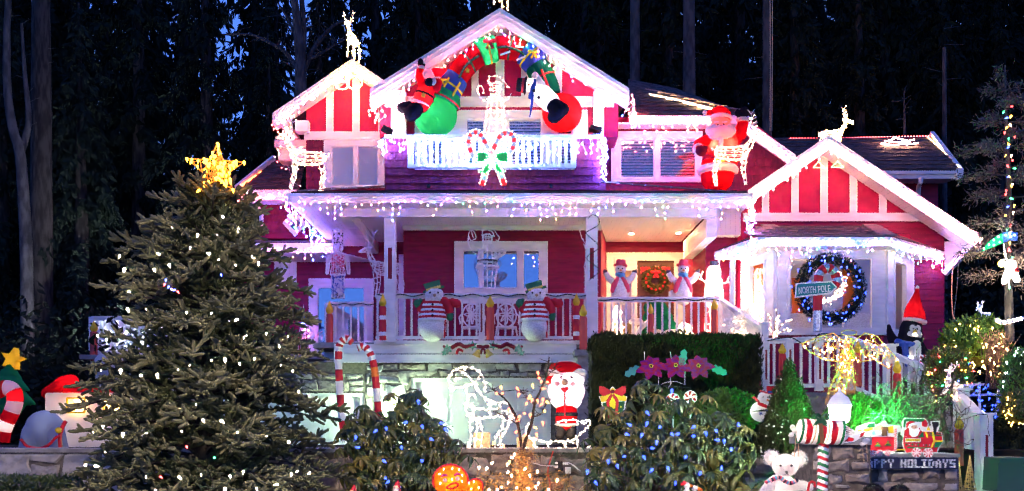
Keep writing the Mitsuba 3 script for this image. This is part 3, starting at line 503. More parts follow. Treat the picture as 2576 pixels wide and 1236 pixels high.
# ================================================================ railings
def railing(label, a, b, h=1.06, gap=0.155, posts=(0, 1), group=None, bw=0.042, first=True, post_h=0.05, pw=0.13, cap=True, slot=False, base=0.0):
    t = thing('porch_railing', label, 'railing', group); a, b = np.asarray(a, float), np.asarray(b, float); L = np.linalg.norm((b - a)[:2]); n = max(2, int(L / gap)); up = np.array([0, 0, 1.0])
    part(t, 'top_rail', cat_([beam(a + up * (h - .02), b + up * (h - .02), .12, .045), beam(a + up * (h - .075), b + up * (h - .075), .05, .06)]), 'mat_white_trim'); part(t, 'bottom_rail', beam(a + up * .1, b + up * .1, .05, .07), 'mat_white_trim')
    for i in range(1, n): q = a + (b - a) * i / n; part(t, 'baluster', box(q[0] - bw / 2, q[0] + bw / 2, q[1] - bw / 2, q[1] + bw / 2, q[2] + .12, q[2] + h - .1), 'mat_white_trim')
    for s in posts:
        q = a + (b - a) * s; k = part(t, 'post', box(q[0] - pw / 2, q[0] + pw / 2, q[1] - pw / 2 - .012, q[1] + pw / 2, q[2] - base, q[2] + h + post_h), 'mat_white_trim')
        if cap: part(k, 'cap', box(q[0] - pw * .72, q[0] + pw * .72, q[1] - pw * .72, q[1] + pw * .72, q[2] + h + post_h, q[2] + h + post_h + .04), 'mat_white_trim')
        if slot: part(k, 'slot', box(q[0] - .018, q[0] + .018, q[1] - pw / 2 - .016, q[1] - pw / 2 - .0125, q[2] + .22, q[2] + h - .22), 'mat_dark_red')
    return t
def fl(px, Y): return np.array([X_(px, Y), Y, zf])
railing('white railing along the raised middle of the porch', fl(945, 21.98), fl(1489, 21.98), posts=(0.02, .49, .985), cap=False, post_h=-.03, slot=True)
railing('white railing stepping back at the left of the middle porch', fl(825, 23.5), fl(940, 23.5), posts=(0,), cap=False, post_h=-.03)
railing('short white railing running back from the left porch corner', fl(826, 23.6), fl(826, 23.6) + [0, 2.9, 0], posts=(), cap=False)
railing('far left white railing behind the spruce', fl(232, 26.7), fl(824, 26.7), posts=(0, .5), cap=False, post_h=-.02)
railing('white railing in front of the front door', fl(1484, 22.6), fl(1812, 22.6), posts=(0, 1), cap=False, post_h=-.03)
YN = 18.6; zl = Z_(985, YN)
railing('white stair railing sloping down from the front door', fl(1815, 22.4), [X_(1922, 19.3), 19.3, zl + .25], posts=(1,), slot=True, h=1.0)
railing('curved white railing along the stair landing', [X_(1925, 18.9), 18.9, zl], [X_(2132, YN - .4), YN - .4, zl], posts=(0, .3, .66, 1), cap=False, slot=True, h=1.0, post_h=-.03)
railing('white stair railing sloping down below the bay window', [X_(2134, YN - .4), YN - .4, zl], [X_(2350, 16.6), 16.6, zl - .68], posts=(.5, 1.0), slot=True, h=1.0, post_h=.08, pw=.17)
railing('lowest white stair railing by the driveway wall', [X_(2418, 15.0), 15.0, Z_(1150, 15)], [X_(2474, 13.5), 13.5, Z_(1232, 13.5)], posts=(0, 1), slot=True, h=.95, pw=.17, post_h=.04, base=.3)
stp = thing('front_steps', 'concrete steps climbing to the porch behind the white railings', 'steps')
for i in range(8): part(stp, 'step', box(X_(1930, 19) + i * .0, X_(2150, 19), 19.3 - i * 0, 22.4, 0.3, zl) if i == 0 else box(X_(2140, 18) + (i - 1) * .28, X_(2140, 18) + i * .28, 15.2, 19.2, .3, zl - i * .16), 'mat_concrete')
# ================================================================ stone walls and planting ledge
ST = ['mat_stone_a', 'mat_stone_b', 'mat_stone_c', 'mat_stone_b']
def stone_wall(label, x0, x1, ytop, Y, depth, size, seed, ybot=1290, cap=10, capd=.06, mats=ST, h=.05):
    t = thing('stone_wall', label, 'wall'); part(t, 'core', pbox(x0, x1, ytop + cap, ybot + 80, Y, depth), 'mat_mortar')
    part(t, 'capstone', pbox(x0 - 4, x1 + 4, ytop, ytop + cap, Y - capd, depth + capd * 2), 'mat_concrete')
    stones(t, pp([(x0, ytop + cap), (x1, ytop + cap), (x1, ybot), (x0, ybot)], Y), Y, mats, size, h, seed=seed); return t
stone_wall('pale granite retaining wall at the left below the inflatables', -60, 470, 1129, 13.5, .35, (.40, .34), 31, mats=['mat_stone_c', 'mat_stone_a', 'mat_stone_c'])
stone_wall('brown stone retaining wall behind the low bushes', 470, 2010, 1129, 13.5, .35, (.33, .24), 32, mats=['mat_stone_b', 'mat_stone_a', 'mat_stone_b'])
pl = stone_wall('square stone gate pillar behind the candy striped letter box', 2042, 2189, 1099, 10.1, .62, (.20, .15), 33, cap=21, capd=.07, mats=['mat_stone_b', 'mat_stone_a'], h=.035)
stone_wall('grey stone wall under the holiday greeting board', 2192, 2412, 1142, 10.5, .35, (.27, .17), 34, cap=9, h=.045)
zy = Z_(1134, 13.7)
structure('planting_bed', box(-12, 8, 13.86, 17.0, 0.0, zy), 'mat_soil'); structure('path', box(5.0, 12, 10.9, 22.5, 0.0, 0.62), 'mat_asphalt')

# ================================================================ foliage
def tris_at(c, d, n, l, w, rg, curl=0.0):         # bent diamond leaves: centre, direction, face normal, length, width
    d = d / (np.linalg.norm(d, axis=1, keepdims=True) + 1e-9); s = np.cross(d, n); s /= np.linalg.norm(s, axis=1, keepdims=True) + 1e-9; u = np.cross(s, d)
    l, w = np.broadcast_to(l, len(c))[:, None], np.broadcast_to(w, len(c))[:, None]
    v = np.stack([c, c + d * l * .5 + s * w * .5 - u * l * curl, c + d * l - u * l * curl * 3, c + d * l * .5 - s * w * .5 - u * l * curl], 1).reshape(-1, 3)
    return v, (np.arange(len(c)) * 4)[:, None, None] + np.array([[0, 1, 2], [0, 2, 3]])
def leaves(c, d, n, l, w, rg, curl=0.0):
    v, f = tris_at(c, d, n, l, w, rg, curl); return tm(v, f.reshape(-1, 3))
def unit(rg, n): q = rg.normal(size=(n, 3)); return q / np.linalg.norm(q, axis=1, keepdims=True)

# --- the spruce
def brush(base, d, L, R, rg, nn=20):              # many twigs: a woody core and a sleeve of needles
    n = len(base); d = d / np.linalg.norm(d, axis=1, keepdims=True); a, b = frame_of(d); L = L[:, None]
    t = (np.arange(nn) + .5) / nn; ph = np.arange(nn) * 2.4; v, f = [], []
    cs, sn = np.cos(ph), np.sin(ph); rad = a[:, None] * cs[:, None] + b[:, None] * sn[:, None]
    p0 = base[:, None] + d[:, None] * (t[:, None] * L[:, None]); tip = p0 + (d[:, None] * .36 + rad * .80) * R * rg.uniform(.8, 1.25, (n, nn, 1)) * (1.15 - .45 * t[:, None])
    side = np.cross(d[:, None], rad) * R * .13
    v = np.stack([p0 - side, p0 + side, tip], 2).reshape(-1, 3); f = np.arange(len(v)).reshape(-1, 3)
    k = np.arange(4) * np.pi / 2; r4 = a[:, None] * np.cos(k)[:, None] + b[:, None] * np.sin(k)[:, None]; e = base[:, None] + d[:, None] * L[:, None]
    cv = np.concatenate([base[:, None] + r4 * R * .45, base[:, None] + d[:, None] * L[:, None] * .3 + r4 * R * .66, e - d[:, None] * R * .4 + r4 * R * .60, e + d[:, None] * R * .35], 1); q = []
    for s in (0, 4):
        for i in range(4): j = (i + 1) % 4; q += [[s + i, s + j, s + 4 + j], [s + i, s + 4 + j, s + 4 + i]]
    q += [[8 + i, 8 + (i + 1) % 4, 12] for i in range(4)]; cf = (np.arange(n) * 13)[:, None, None] + np.array(q)
    return np.vstack([v, cv.reshape(-1, 3)]), np.vstack([f, cf.reshape(-1, 3) + len(v)])
SPX, SPY = 507, 11.55
prof_y = [484, 510, 560, 620, 700, 800, 900, 1000, 1100, 1236, 1330]; prof_r = [8, 46, 112, 172, 224, 256, 300, 322, 330, 352, 352]
def spr_r(z): y = HZ - (z - ZE) * F / SPY; return np.interp(y, prof_y, prof_r) / F * SPY
def spruce():
    rg = rng_of(77); t = thing('spruce_tree', 'big bushy spruce in front of the house hung with white bulbs', 'tree'); c = P(SPX, HZ, SPY); ztop = Z_(488, SPY)
    part(t, 'trunk', tube([(c[0], SPY, -.05), (c[0] + .02, SPY, 1.5), (c[0] + .03, SPY, 3.4), (X_(528, SPY), SPY, ztop)], [.13, .10, .05, .008], 9), 'mat_bark', smooth=True)
    NB = 290; top = np.array([X_(528, SPY), SPY, 0])
    for i in range(NB):
        s = ((i + .5) / NB) ** .92; z = .12 + (ztop - .22) * s; az = i * 2.39996 + rg.normal(0, .2); R = spr_r(z) * rg.uniform(.74, 1.06); R *= .5 if math.cos(az) < -.45 and 815 < HZ - (z - ZE) * F / 11.5 < 925 else 1; ax = c + (top - c) * s; o = np.array([ax[0], SPY, z])
        rise = np.interp(s, [0, .5, .85, 1], [-.10, .08, .35, .75]) + rg.normal(0, .10); h = np.array([math.cos(az), math.sin(az), 0]); side = np.array([-h[1], h[0], 0])
        u = np.linspace(0, 1, 9)[:, None]; ln = R / max(.55, math.cos(math.atan(rise))); path = o + h * R * u + np.array([0, 0, 1.0]) * (ln * (rise * u + .13 * np.sin(u * np.pi) - .12 * u ** 2 + .10 * u ** 4))
        base, dirs, lens = [], [], []
        def at(q):
            x = q * 8; j = min(7, int(x)); f = x - j; return path[j] * (1 - f) + path[j + 1] * f, (path[j + 1] - path[j]) / np.linalg.norm(path[j + 1] - path[j])
        step = .098 / R; q = .26 if R > .5 else .1; sg = 1
        while q < 1:
            p, tg = at(q); rem = (1 - q) * R; ln2 = min(.40, .60 * rem + .05) * rg.uniform(.7, 1.15)
            d2 = tg * .62 + side * sg * .74 + np.array([0, 0, rg.normal(.12, .42)]); d2 /= np.linalg.norm(d2); m = max(1, int(ln2 / .075)); s2 = np.cross(d2, [0, 0, 1]); s2 /= np.linalg.norm(s2)
            for k in range(m):
                b = p + d2 * ln2 * k / m - np.array([0, 0, .05]) * (k / m) ** 2 * ln2
                if k == m - 1: base.append(b); dirs.append(d2 + rg.normal(0, .08, 3)); lens.append(rg.uniform(.11, .18))
                for sg2 in (-1, 1):
                    if rg.random() < .80: base.append(b); dirs.append(d2 * .74 + s2 * sg2 * .58 + np.array([0, 0, rg.normal(.30, .40)])); lens.append(rg.uniform(.075, .135))
            q += step * rg.uniform(.8, 1.3); sg = -sg
        p, tg = at(.999)
        for k in range(3): base.append(p - tg * .05 * k); dirs.append(tg + rg.normal(0, .25, 3) + np.array([0, 0, .15])); lens.append(rg.uniform(.08, .13))
        base, dirs, lens = np.array(base), np.array(dirs), np.array(lens); near_trunk = np.linalg.norm(base[:, :2] - o[:2], axis=1) < .62 * R
        mv = [brush(base[mk], dirs[mk], lens[mk], .027, rg) for mk in (near_trunk, ~near_trunk) if mk.any()]
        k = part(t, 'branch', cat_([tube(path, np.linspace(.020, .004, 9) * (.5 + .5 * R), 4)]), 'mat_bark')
        for (v, f), nm, mt in zip(mv, ('inner_twigs', 'outer_twigs') if near_trunk.any() and (~near_trunk).any() else ('outer_twigs',), ('mat_needle_shaded', 'mat_needle_lit') if near_trunk.any() and (~near_trunk).any() else ('mat_needle_lit',)): part(k, nm, tm(v, f), mt, kind='stuff')
    b = []
    for k in range(26): ph = k * 2.4; b.append([top[0], SPY, ztop - .5 + k * .02])
    b = np.array(b); d = np.stack([np.cos(np.arange(26) * 2.4), np.sin(np.arange(26) * 2.4), np.full(26, .9)], 1)
    v, f = brush(b, d, np.linspace(.16, .07, 26), .018, rg); part(t, 'crown_tip', tm(v, f), 'mat_needle_lit', kind='stuff')
    return t
spruce()

# --- forest behind the house
def frond_mesh(seed, h, r, lo, nb, droop, dens, leafw=.085, leafl=.44, top=.95):
    rg = rng_of(seed); c, d, n = [], [], []
    for i in range(nb):
        s = (i + .5) / nb; z = lo + (h - lo) * s ** .9; R = r * (1 - s ** 1.3 * top) * rg.uniform(.55, 1.15); az = i * 2.4 + rg.normal(0, .3); hd = np.array([math.cos(az), math.sin(az), 0])
        m = max(4, int(R * dens)); u = rg.uniform(.12, 1, m)[:, None]; p = np.array([0, 0, z]) + hd * R * u + np.array([0, 0, 1]) * R * (.18 * np.sin(u * 3.1) - droop * u ** 1.7) + rg.normal(0, .14, (m, 3)) * (.4 + R * .16)
        c.append(p); d.append(hd * rg.uniform(.15, .8, (m, 1)) + np.array([0, 0, -1.0]) * rg.uniform(.35, 1.1, (m, 1)) + rg.normal(0, .35, (m, 3))); n.append(hd * .6 + rg.normal(0, .6, (m, 3)) + [0, 0, .4])
    c, d, n = map(np.vstack, (c, d, n)); return leaves(c, d, n, leafl * rg.uniform(.5, 1.3, len(c)), leafw * 2 * rg.uniform(.6, 1.4, len(c)), rg, .12)
protos = [mikit.ply(frond_mesh(100, 24, 3.6, 2.5, 120, .55, 46), 'mat_forest'), mikit.ply(frond_mesh(101, 21, 4.3, 1.5, 120, .75, 40), 'mat_forest_pale'), mikit.ply(frond_mesh(102, 27, 3.1, 5, 110, .40, 48), 'mat_forest')]
def hill_z(x, y): return .3 + max(0, y - 30) ** 1.12 * .20 + 1.0
trunk_m = {}
def conifer(label, X, Y, k, sc, rz, tr=.30, group='tall evergreens of the dark wood behind the house', pale=False):
    t = thing('conifer_tree', label, 'tree', group); z = hill_z(X, Y) - 1.2; h = (24, 21, 27)[k] * sc; M = T4().translate([X, Y, z]).rotate([0, 0, 1], rz).scale([sc * .95, sc * .95, sc])
    scene[t + '__crown'] = {**protos[k], 'to_world': M}; part(t, 'trunk', tube([(X, Y, z - .5), (X + .1, Y, z + h * .5), (X, Y, z + h)], [tr, tr * .75, .03], 8), 'mat_bark_pale' if pale else 'mat_bark', smooth=True)
rg = rng_of(5); ROWS = ('front row', 'second row', 'third row', 'farthest row'); KIND = ('slender', 'broad drooping', 'tall narrow')
MARKS = ('beyond the left edge', 'at the far left edge', 'by the thick far left trunk', 'left of the golden star', 'above the golden star', 'above the lower left roof', 'behind the left gable', 'between the left and main gables', 'behind the left slope of the main gable', 'behind the main gable peak', 'behind the right slope of the main gable', 'beside the trunk right of the main gable', 'behind the waving Santa', 'by the slim cabled trunk', 'behind the right gable peak', 'above the rear roof', 'past the end of the rear roof', 'above the dry conifer', 'beyond the right edge')
for row, (Y, n, sc) in enumerate(((32.5, 13, .80), (38, 15, .95), (46, 17, 1.1), (56, 18, 1.25))):
    half = (CX + 120) / F * Y; taken = set()
    for i in range(n):
        X = -half + 2 * half * (i + .5) / n + rg.normal(0, .6); y = Y + rg.uniform(-2, 2); px = CX + X / y * F; k = int(rg.integers(3)); s = sc * rg.uniform(.85, 1.15); rz = float(rg.uniform(0, 360))
        if 330 < px < 900:
            if row == 3 or (row == 1 and i % 2): continue
            if row == 1: s *= .95
            if row == 2: s *= .84
            if row == 0: s *= .74 if px > 560 else .95
        q = int(np.clip((px + 100) / 2776 * 19, 0, 18))
        while q in taken: q += 1
        taken.add(q); conifer(f'{KIND[k]} evergreen, {ROWS[row]} of the wood, {MARKS[min(q, 18)]}', X, y, k, s, rz)
for px, Y, r, lab, top in ((103, 30.5, .30, 'thick bare trunk at the far left beside a forked pale stem', -40), (1597, 31, .17, 'tall straight trunk rising just right of the main gable', -60), (1733, 30, .20, 'thick tall trunk rising over the right part of the roof', -60), (1929, 29.5, .14, 'slim tall trunk with two slack cables hanging beside it', -60), (2375, 31, .07, 'thin trunk standing behind the end of the rear roof', 120)):
    t = thing('tall_tree', lab, 'tree'); part(t, 'trunk', tube([P(px + 3, 1010, Y), P(px + 1, 350, Y), P(px, top, Y)], [r * 1.15, r, r * .85], 12), 'mat_bark' if px < 200 else 'mat_bark_pale', smooth=True)
    for k in range(5): y0 = rg.uniform(20, 240); a = P(px, y0, Y - r * .3); sd = rg.choice([-1, 1]); part(t, 'dead_branch', tube([a, a + [sd * rg.uniform(.2, .7), rg.normal(0, .1), rg.normal(.02, .12)]], [.014, .004], 4), 'mat_bark_pale')
cb = thing('cable', 'pair of slack yellowish cables hanging beside the slim trunk', 'cable'); part(cb, 'strand', ptube([(1937, -10), (1938, 160), (1937, 330)], 29.2, .018), 'mat_tan'); part(cb, 'strand', ptube([(1943, -10), (1943, 170), (1941, 330)], 29.2, .018), 'mat_tan')
def bare(label, limbs, Y, seed, mt='mat_bark_pale', twigs=26, tl=60, name='bare_tree'):
    rg = rng_of(seed); t = thing(name, label, 'tree')
    for i, (pts, r0, r1) in enumerate(limbs):
        p = smooth_path([P(a, b, Y + (i % 3) * .15) for a, b in pts], 6); part(t, 'trunk' if i == 0 else 'limb', tube(p, np.linspace(r0, r1, len(p)), 7), mt, smooth=True); out = []
        for k in range(twigs):
            q = p[rg.integers(len(p) // 4, len(p))]; d = np.array([rg.normal(0, 1), rg.normal(0, .6), rg.uniform(-.1, 1.1)]); d /= np.linalg.norm(d); L = rg.uniform(.3, 1) * tl / F * Y
            w = [q]
            for s in range(4): d = d + rg.normal(0, .22, 3); w.append(w[-1] + d / np.linalg.norm(d) * L / 4)
            out.append(tube(w, np.linspace(.012, .004, 5) * Y / 30 * 1.3, 3))
        part(t, 'twig', cat_(out), mt, kind='stuff')
bare('leafless forked tree rising behind the left gable', [([(757, 330), (757, 210), (755, 150), (748, 60), (738, -20)], .20, .10), ([(757, 180), (764, 90), (758, -20)], .12, .07), ([(757, 200), (768, 170), (785, 130), (810, 95), (845, 62), (900, 45)], .10, .03), ([(780, 150), (800, 140), (830, 122), (868, 100)], .05, .02), ([(755, 190), (742, 165), (715, 130), (680, 110), (630, 88), (560, 88)], .08, .025), ([(752, 120), (730, 60), (700, 10)], .05, .02)], 29.0, 41)
bare('pale forked stem at the far left edge of the wood', [([(70, 900), (66, 640), (58, 480), (50, 385), (32, 320), (19, 230), (17, 100), (22, -20)], .20, .09), ([(50, 385), (66, 340), (72, 290), (62, 180), (54, 60)], .13, .04)], 29.5, 42, twigs=10)
bare('small bare sapling rising behind the right end of the roof', [([(1735 + 0, 345), (1733, 300)], .03, .02), ([(2276, 345), (2275, 290), (2274, 235)], .05, .02)], 30, 44, twigs=14, tl=40)
# undergrowth beside the house
us = thing('undergrowth', 'dark undergrowth below the trees at the right of the house', 'undergrowth'); labels[us] = {'label': labels[us]['label'], 'category': 'undergrowth', 'kind': 'stuff'}
r2 = rng_of(9); n = 9000; c = np.stack([r2.uniform(10.2, 19, n), r2.uniform(24, 29, n), r2.uniform(.3, 6.5, n) * r2.uniform(.3, 1, n)], 1); scene[us] = mikit.ply(leaves(c, unit(r2, n), unit(r2, n), .22, .13, r2, .1), 'mat_forest_pale')
us = thing('undergrowth', 'dark undergrowth below the trees at the far left', 'undergrowth'); labels[us]['kind'] = 'stuff'
n = 12000; c = np.stack([r2.uniform(-17, -6, n), r2.uniform(25, 30, n), .3 + r2.uniform(.0, 5.0, n) * r2.uniform(.2, 1, n)], 1); scene[us] = mikit.ply(leaves(c, unit(r2, n), unit(r2, n), .26, .14, r2, .1), 'mat_forest')

# --- clipped and loose shrubs
def surf_points(rg, n, shape, c, r):              # points and outward normals on an ellipsoid, box or cone of half sizes r
    if shape == 'ball':
        d = unit(rg, n); d[:, 2] = np.where(d[:, 2] < -.6, -d[:, 2], d[:, 2]); p = c + d * r; return p, d
    if shape == 'cone':
        s = 1 - np.sqrt(rg.uniform(0, 1, n)); a = rg.uniform(0, 6.283, n); rad = (1 - s) ** .8 * (1 + .08 * np.sin(3 * a + s * 6)); p = c + np.stack([rad * r[0] * np.cos(a), rad * r[1] * np.sin(a), (s * 2 - 1) * r[2]], 1); return p, np.stack([np.cos(a), np.sin(a), np.full(n, .35)], 1)
    k = rg.choice(4, n, p=(.62, .24, .07, .07)); u, v = rg.uniform(-1, 1, (2, n)); p, d = np.zeros((n, 3)), np.zeros((n, 3))
    for i, (q, e) in enumerate((((lambda u, v: np.stack([u, -np.ones_like(u), v], 1)), (0, -1, 0)), ((lambda u, v: np.stack([u, v, np.ones_like(u)], 1)), (0, 0, 1)), ((lambda u, v: np.stack([-np.ones_like(u), u, v], 1)), (-1, 0, 0)), ((lambda u, v: np.stack([np.ones_like(u), u, v], 1)), (1, 0, 0)))):
        mk = k == i; p[mk] = q(u[mk], v[mk]); d[mk] = e
    return c + p * r, d
def shrub(name, label, shape, c, r, n, l, w, mt, seed, up=.5, depth=.16, cat='shrub', core='mat_hedge', part_name='foliage', t=None, lump=.12):
    rg = rng_of(seed); c, r = np.asarray(c, float), np.asarray(r, float); t = t or thing(name, label, cat); p, d = surf_points(rg, n, shape, c, r)
    nz = meshkit.fbm(p * 2.6, 3, seed) - .5; p = p + d * (nz * lump * 2)[:, None] - d * rg.uniform(0, depth, (n, 1)) + rg.normal(0, .015, (n, 3)); q = d * .7 + unit(rg, n) * .8 + np.array([0, 0, up])
    mts = mt if isinstance(mt, (list, tuple)) else [mt]
    for i, m_ in enumerate(mts):
        s = slice(i, None, len(mts)); part(t, part_name, leaves(p[s], q[s], unit(rg, len(p[s])) * .6 + d[s], l * rg.uniform(.6, 1.3, len(p[s])), w * rg.uniform(.7, 1.3, len(p[s])), rg, .08), m_, kind='stuff')
    k = .86
    cm = {'ball': lambda: ball(c, r * k * .92, 2), 'cone': lambda: lathe([(.01, r[2] * .8), (r[0] * .42, 0), (r[0] * .8, -r[2])], c, 14), 'box': lambda: box(c[0] - r[0] * .97, c[0] + r[0] * .97, c[1] - r[1] * .8, c[1] + r[1] * .9, c[2] - r[2], c[2] + r[2] * .92)}[shape]()
    part(t, 'inner_twigs', cm, core); return t
hd = thing('hedge', 'dense dark clipped evergreen hedge in front of the front door railing', 'hedge')
for i, (a, b, tp) in enumerate(((1500, 1618, 852), (1622, 1768, 850), (1772, 1906, 848))):
    z1, z0 = Z_(tp, 16.2), Z_(1140, 16.2); shrub('', '', 'box', (X_((a + b) / 2, 16.2), 16.8, (z0 + z1) / 2), ((X_(b, 16.2) - X_(a, 16.2)) / 2 + .05, .65, (z1 - z0) / 2), 15000, .085, .026, 'mat_hedge', 50 + i, up=1.3, t=hd, part_name='hedge_section', lump=.16)
def zr(y0, y1, Y): return (Z_(y0, Y) + Z_(y1, Y)) / 2, (Z_(y0, Y) - Z_(y1, Y)) / 2
zc_, zh = zr(903, 1150, 12.6); cone = shrub('cone_shrub', 'dark green clipped conical shrub dotted with unlit white bulbs', 'cone', (X_(1985, 12.6), 12.6, zc_), (.42, .42, zh), 14000, .05, .018, 'mat_hedge', 61, up=1.0, depth=.05, lump=.05)
zc_, zh = zr(975, 1150, 12.9); rs2 = shrub('round_shrub', 'rounded evergreen shrub glowing green beside the pillar lantern', 'ball', (X_(2155, 12.9), 12.9, zc_ - .1), (.44, .42, zh), 15000, .05, .02, 'mat_boxwood', 62, up=.9, depth=.06, lump=.08)
zc_, zh = zr(985, 1110, 14.5); shrub('low_shrub', 'low dark leafy shrub between the hedge and the big right bush', 'ball', (X_(1822, 14.5), 14.5, zc_), (.48, .45, zh), 4500, .075, .034, 'mat_boxwood', 63, depth=.1)
zc_, zh = zr(990, 1110, 14.7); shrub('low_shrub', 'small dark shrub behind the crown of the big right bush', 'ball', (X_(1690, 14.7), 14.7, zc_), (.40, .4, zh), 3500, .07, .034, 'mat_boxwood', 64, depth=.1)
zc_, zh = zr(806, 940, 16.2); lau = shrub('laurel_shrub', 'bright green leafy shrub full of amber lights right of the house', 'ball', (X_(2446, 16.2), 16.2, zc_), (.50, .5, zh), 3600, .13, .045, 'mat_boxwood', 65, up=.7, depth=.2)
zc_, zh = zr(880, 1020, 15.8); lau2 = shrub('golden_shrub', 'yellowish shrub with red blue and green bulbs beside the penguin', 'ball', (X_(2384, 15.8), 15.8, zc_), (.36, .4, zh), 5200, .09, .02, ['mat_rhodo_a', 'mat_boxwood'], 66, up=1.0, depth=.14)
zc_, zh = zr(880, 1075, 14.6); lau3 = shrub('edge_shrub', 'green shrub with icy white bulbs at the right edge', 'ball', (X_(2562, 14.6), 14.6, zc_), (.24, .4, zh), 3600, .07, .02, 'mat_boxwood', 67, up=.8, depth=.14)
zc_, zh = zr(985, 1080, 14.2); lau4 = shrub('amber_shrub', 'low shrub covered with amber bulbs at the right edge', 'ball', (X_(2556, 14.2), 14.25, zc_), (.20, .4, zh), 2600, .07, .02, ['mat_rhodo_a', 'mat_boxwood'], 68, up=.8, depth=.14)
zc_, zh = zr(1055, 1240, 14.6); shrub('dark_shrub', 'unlit dark shrub behind the green utility box', 'ball', (X_(2525, 14.6), 14.6, zc_), (.42, .4, zh), 5000, .07, .03, 'mat_forest_pale', 69)
zc_, zh = zr(835, 955, 15.2); rt = thing('twig_shrub', 'reddish upright twigs wound with small amber lights', 'shrub'); r3 = rng_of(70)
part(rt, 'twig', cat_([tube(smooth_path([(x, 15.2 + r3.normal(0, .1), zc_ - zh * 1.4), (x + r3.normal(0, .05), 15.2, zc_), (x * 1.0 + r3.normal(0, .1), 15.2, zc_ + zh * r3.uniform(.5, 1.1))], 4), .006, 3) for x in X_(2506, 15.2) + r3.normal(0, .10, 70)]), 'mat_twig', kind='stuff')
# rhododendrons: drooping whorls of leathery leaves
def whorl(rg, n=9, L=.150, W=.046):
    out = []
    for i in range(n):
        a = i * 6.283 / n + rg.normal(0, .2); dr_ = rg.uniform(.25, 1.25); l = L * rg.uniform(.75, 1.2); h = np.array([math.cos(a), math.sin(a), 0]); s = np.array([-h[1], h[0], 0]); z = np.array([0, 0, 1.0])
        u = np.array([0, .25, .6, 1.0]); ww = np.array([.004, W * .42, W * .5, .003]); P_ = [h * l * (q * math.cos(dr_ * q)) - z * l * q * math.sin(dr_ * q * 1.1) + z * .01 for q in u]
        v = []
        for q, w_ in zip(P_, ww): v += [q - s * w_ + z * w_ * .35, q, q + s * w_ + z * w_ * .35]
        f = []
        for k in range(3):
            for e in (0, 1): f.append([3 * k + e, 3 * k + e + 1, 3 * k + e + 4, 3 * k + e + 3])
        out.append(tm(v, f))
    out.append(ball((0, 0, .012), (.008, .008, .018), 0)); return cat_(out)
_wr = rng_of(3); WH = [mikit.ply(whorl(_wr, _wr.integers(7, 12)), m, smooth=False) for m in ('mat_rhodo_a', 'mat_rhodo_b', 'mat_rhodo_a', 'mat_rhodo_b', 'mat_rhodo_c', 'mat_rhodo_b')]
def rhodo(label, blobs, Y, seed, n=300):
    rg = rng_of(seed); t = thing('rhododendron', label, 'bush'); C = []
    A = np.array([b[2] * b[3] for b in blobs], float); cnt = (A / A.sum() * n).astype(int)
    root = P(np.mean([b[0] for b in blobs]), 1290, Y); st = []
    for (px, py, rx, ry), m in zip(blobs, cnt):
        c = P(px, py, Y); r = np.array([rx, max(rx, ry) * .9, ry]) * Y / F; fib = np.arange(m) + .5; ph = fib * 2.39996
        cz = 1 - 2 * fib / m; d = np.stack([np.sqrt(1 - cz ** 2) * np.cos(ph), -np.abs(np.sqrt(1 - cz ** 2) * np.sin(ph)) * .9 - .05, cz], 1) + rg.normal(0, .12, (m, 3)); q = c + d * r * rg.uniform(.62, 1.08, (m, 1))
        for p, e in zip(q, d):
            k = int(rg.integers(len(WH))); tilt = min(60, 50 * math.hypot(e[0], e[1])) * rg.uniform(.3, 1); ax = np.cross([0, 0, 1], e); ax = ax / (np.linalg.norm(ax) + 1e-9); key = numbered(t + '__leaf_cluster')
            scene[key] = {**WH[k], 'to_world': T4().translate(p.tolist()).rotate(ax.tolist(), float(tilt)).rotate([0, 0, 1], float(rg.uniform(0, 360))).scale(float(rg.uniform(.8, 1.25)))}
            if rg.random() < .4: mid = c + (p - c) * .45 - [0, 0, .06]; st.append(tube([c + rg.normal(0, .05, 3) - [0, 0, .1], mid, p], [.009, .006, .004], 4))
        st.append(tube([root, (root + c) / 2 + rg.normal(0, .05, 3), c], [.022, .016, .010], 5))
    part(t, 'stem', cat_(st), 'mat_twig', kind='stuff'); return t
rh1 = rhodo('rhododendron with drooping leaves and blue bulbs left of the wire goat', [(925, 1120, 75, 95), (1020, 1080, 80, 85), (1090, 1140, 75, 80), (985, 1200, 125, 60), (1040, 1010, 30, 25)], 12.5, 81)
rh2 = rhodo('broad rhododendron with blue bulbs in front of the hedge', [(1560, 1120, 90, 100), (1700, 1090, 120, 85), (1815, 1120, 85, 90), (1640, 1200, 180, 60), (1620, 985, 36, 36), (1820, 1210, 90, 50)], 12.0, 82)
gr = thing('ground_cover', 'green leafy plants along the bottom left corner', 'plants'); labels[gr]['kind'] = 'stuff'
n = 2200; c = np.stack([X_(r2.uniform(-20, 190, n), 12.6), 12.6 + r2.normal(0, .2, n), Z_(r2.uniform(1205, 1262, n), 12.6)], 1); scene[gr] = mikit.ply(leaves(c, unit(r2, n) + [0, -.2, .5], unit(r2, n), .10, .03, r2, .1), 'mat_rhodo_b')
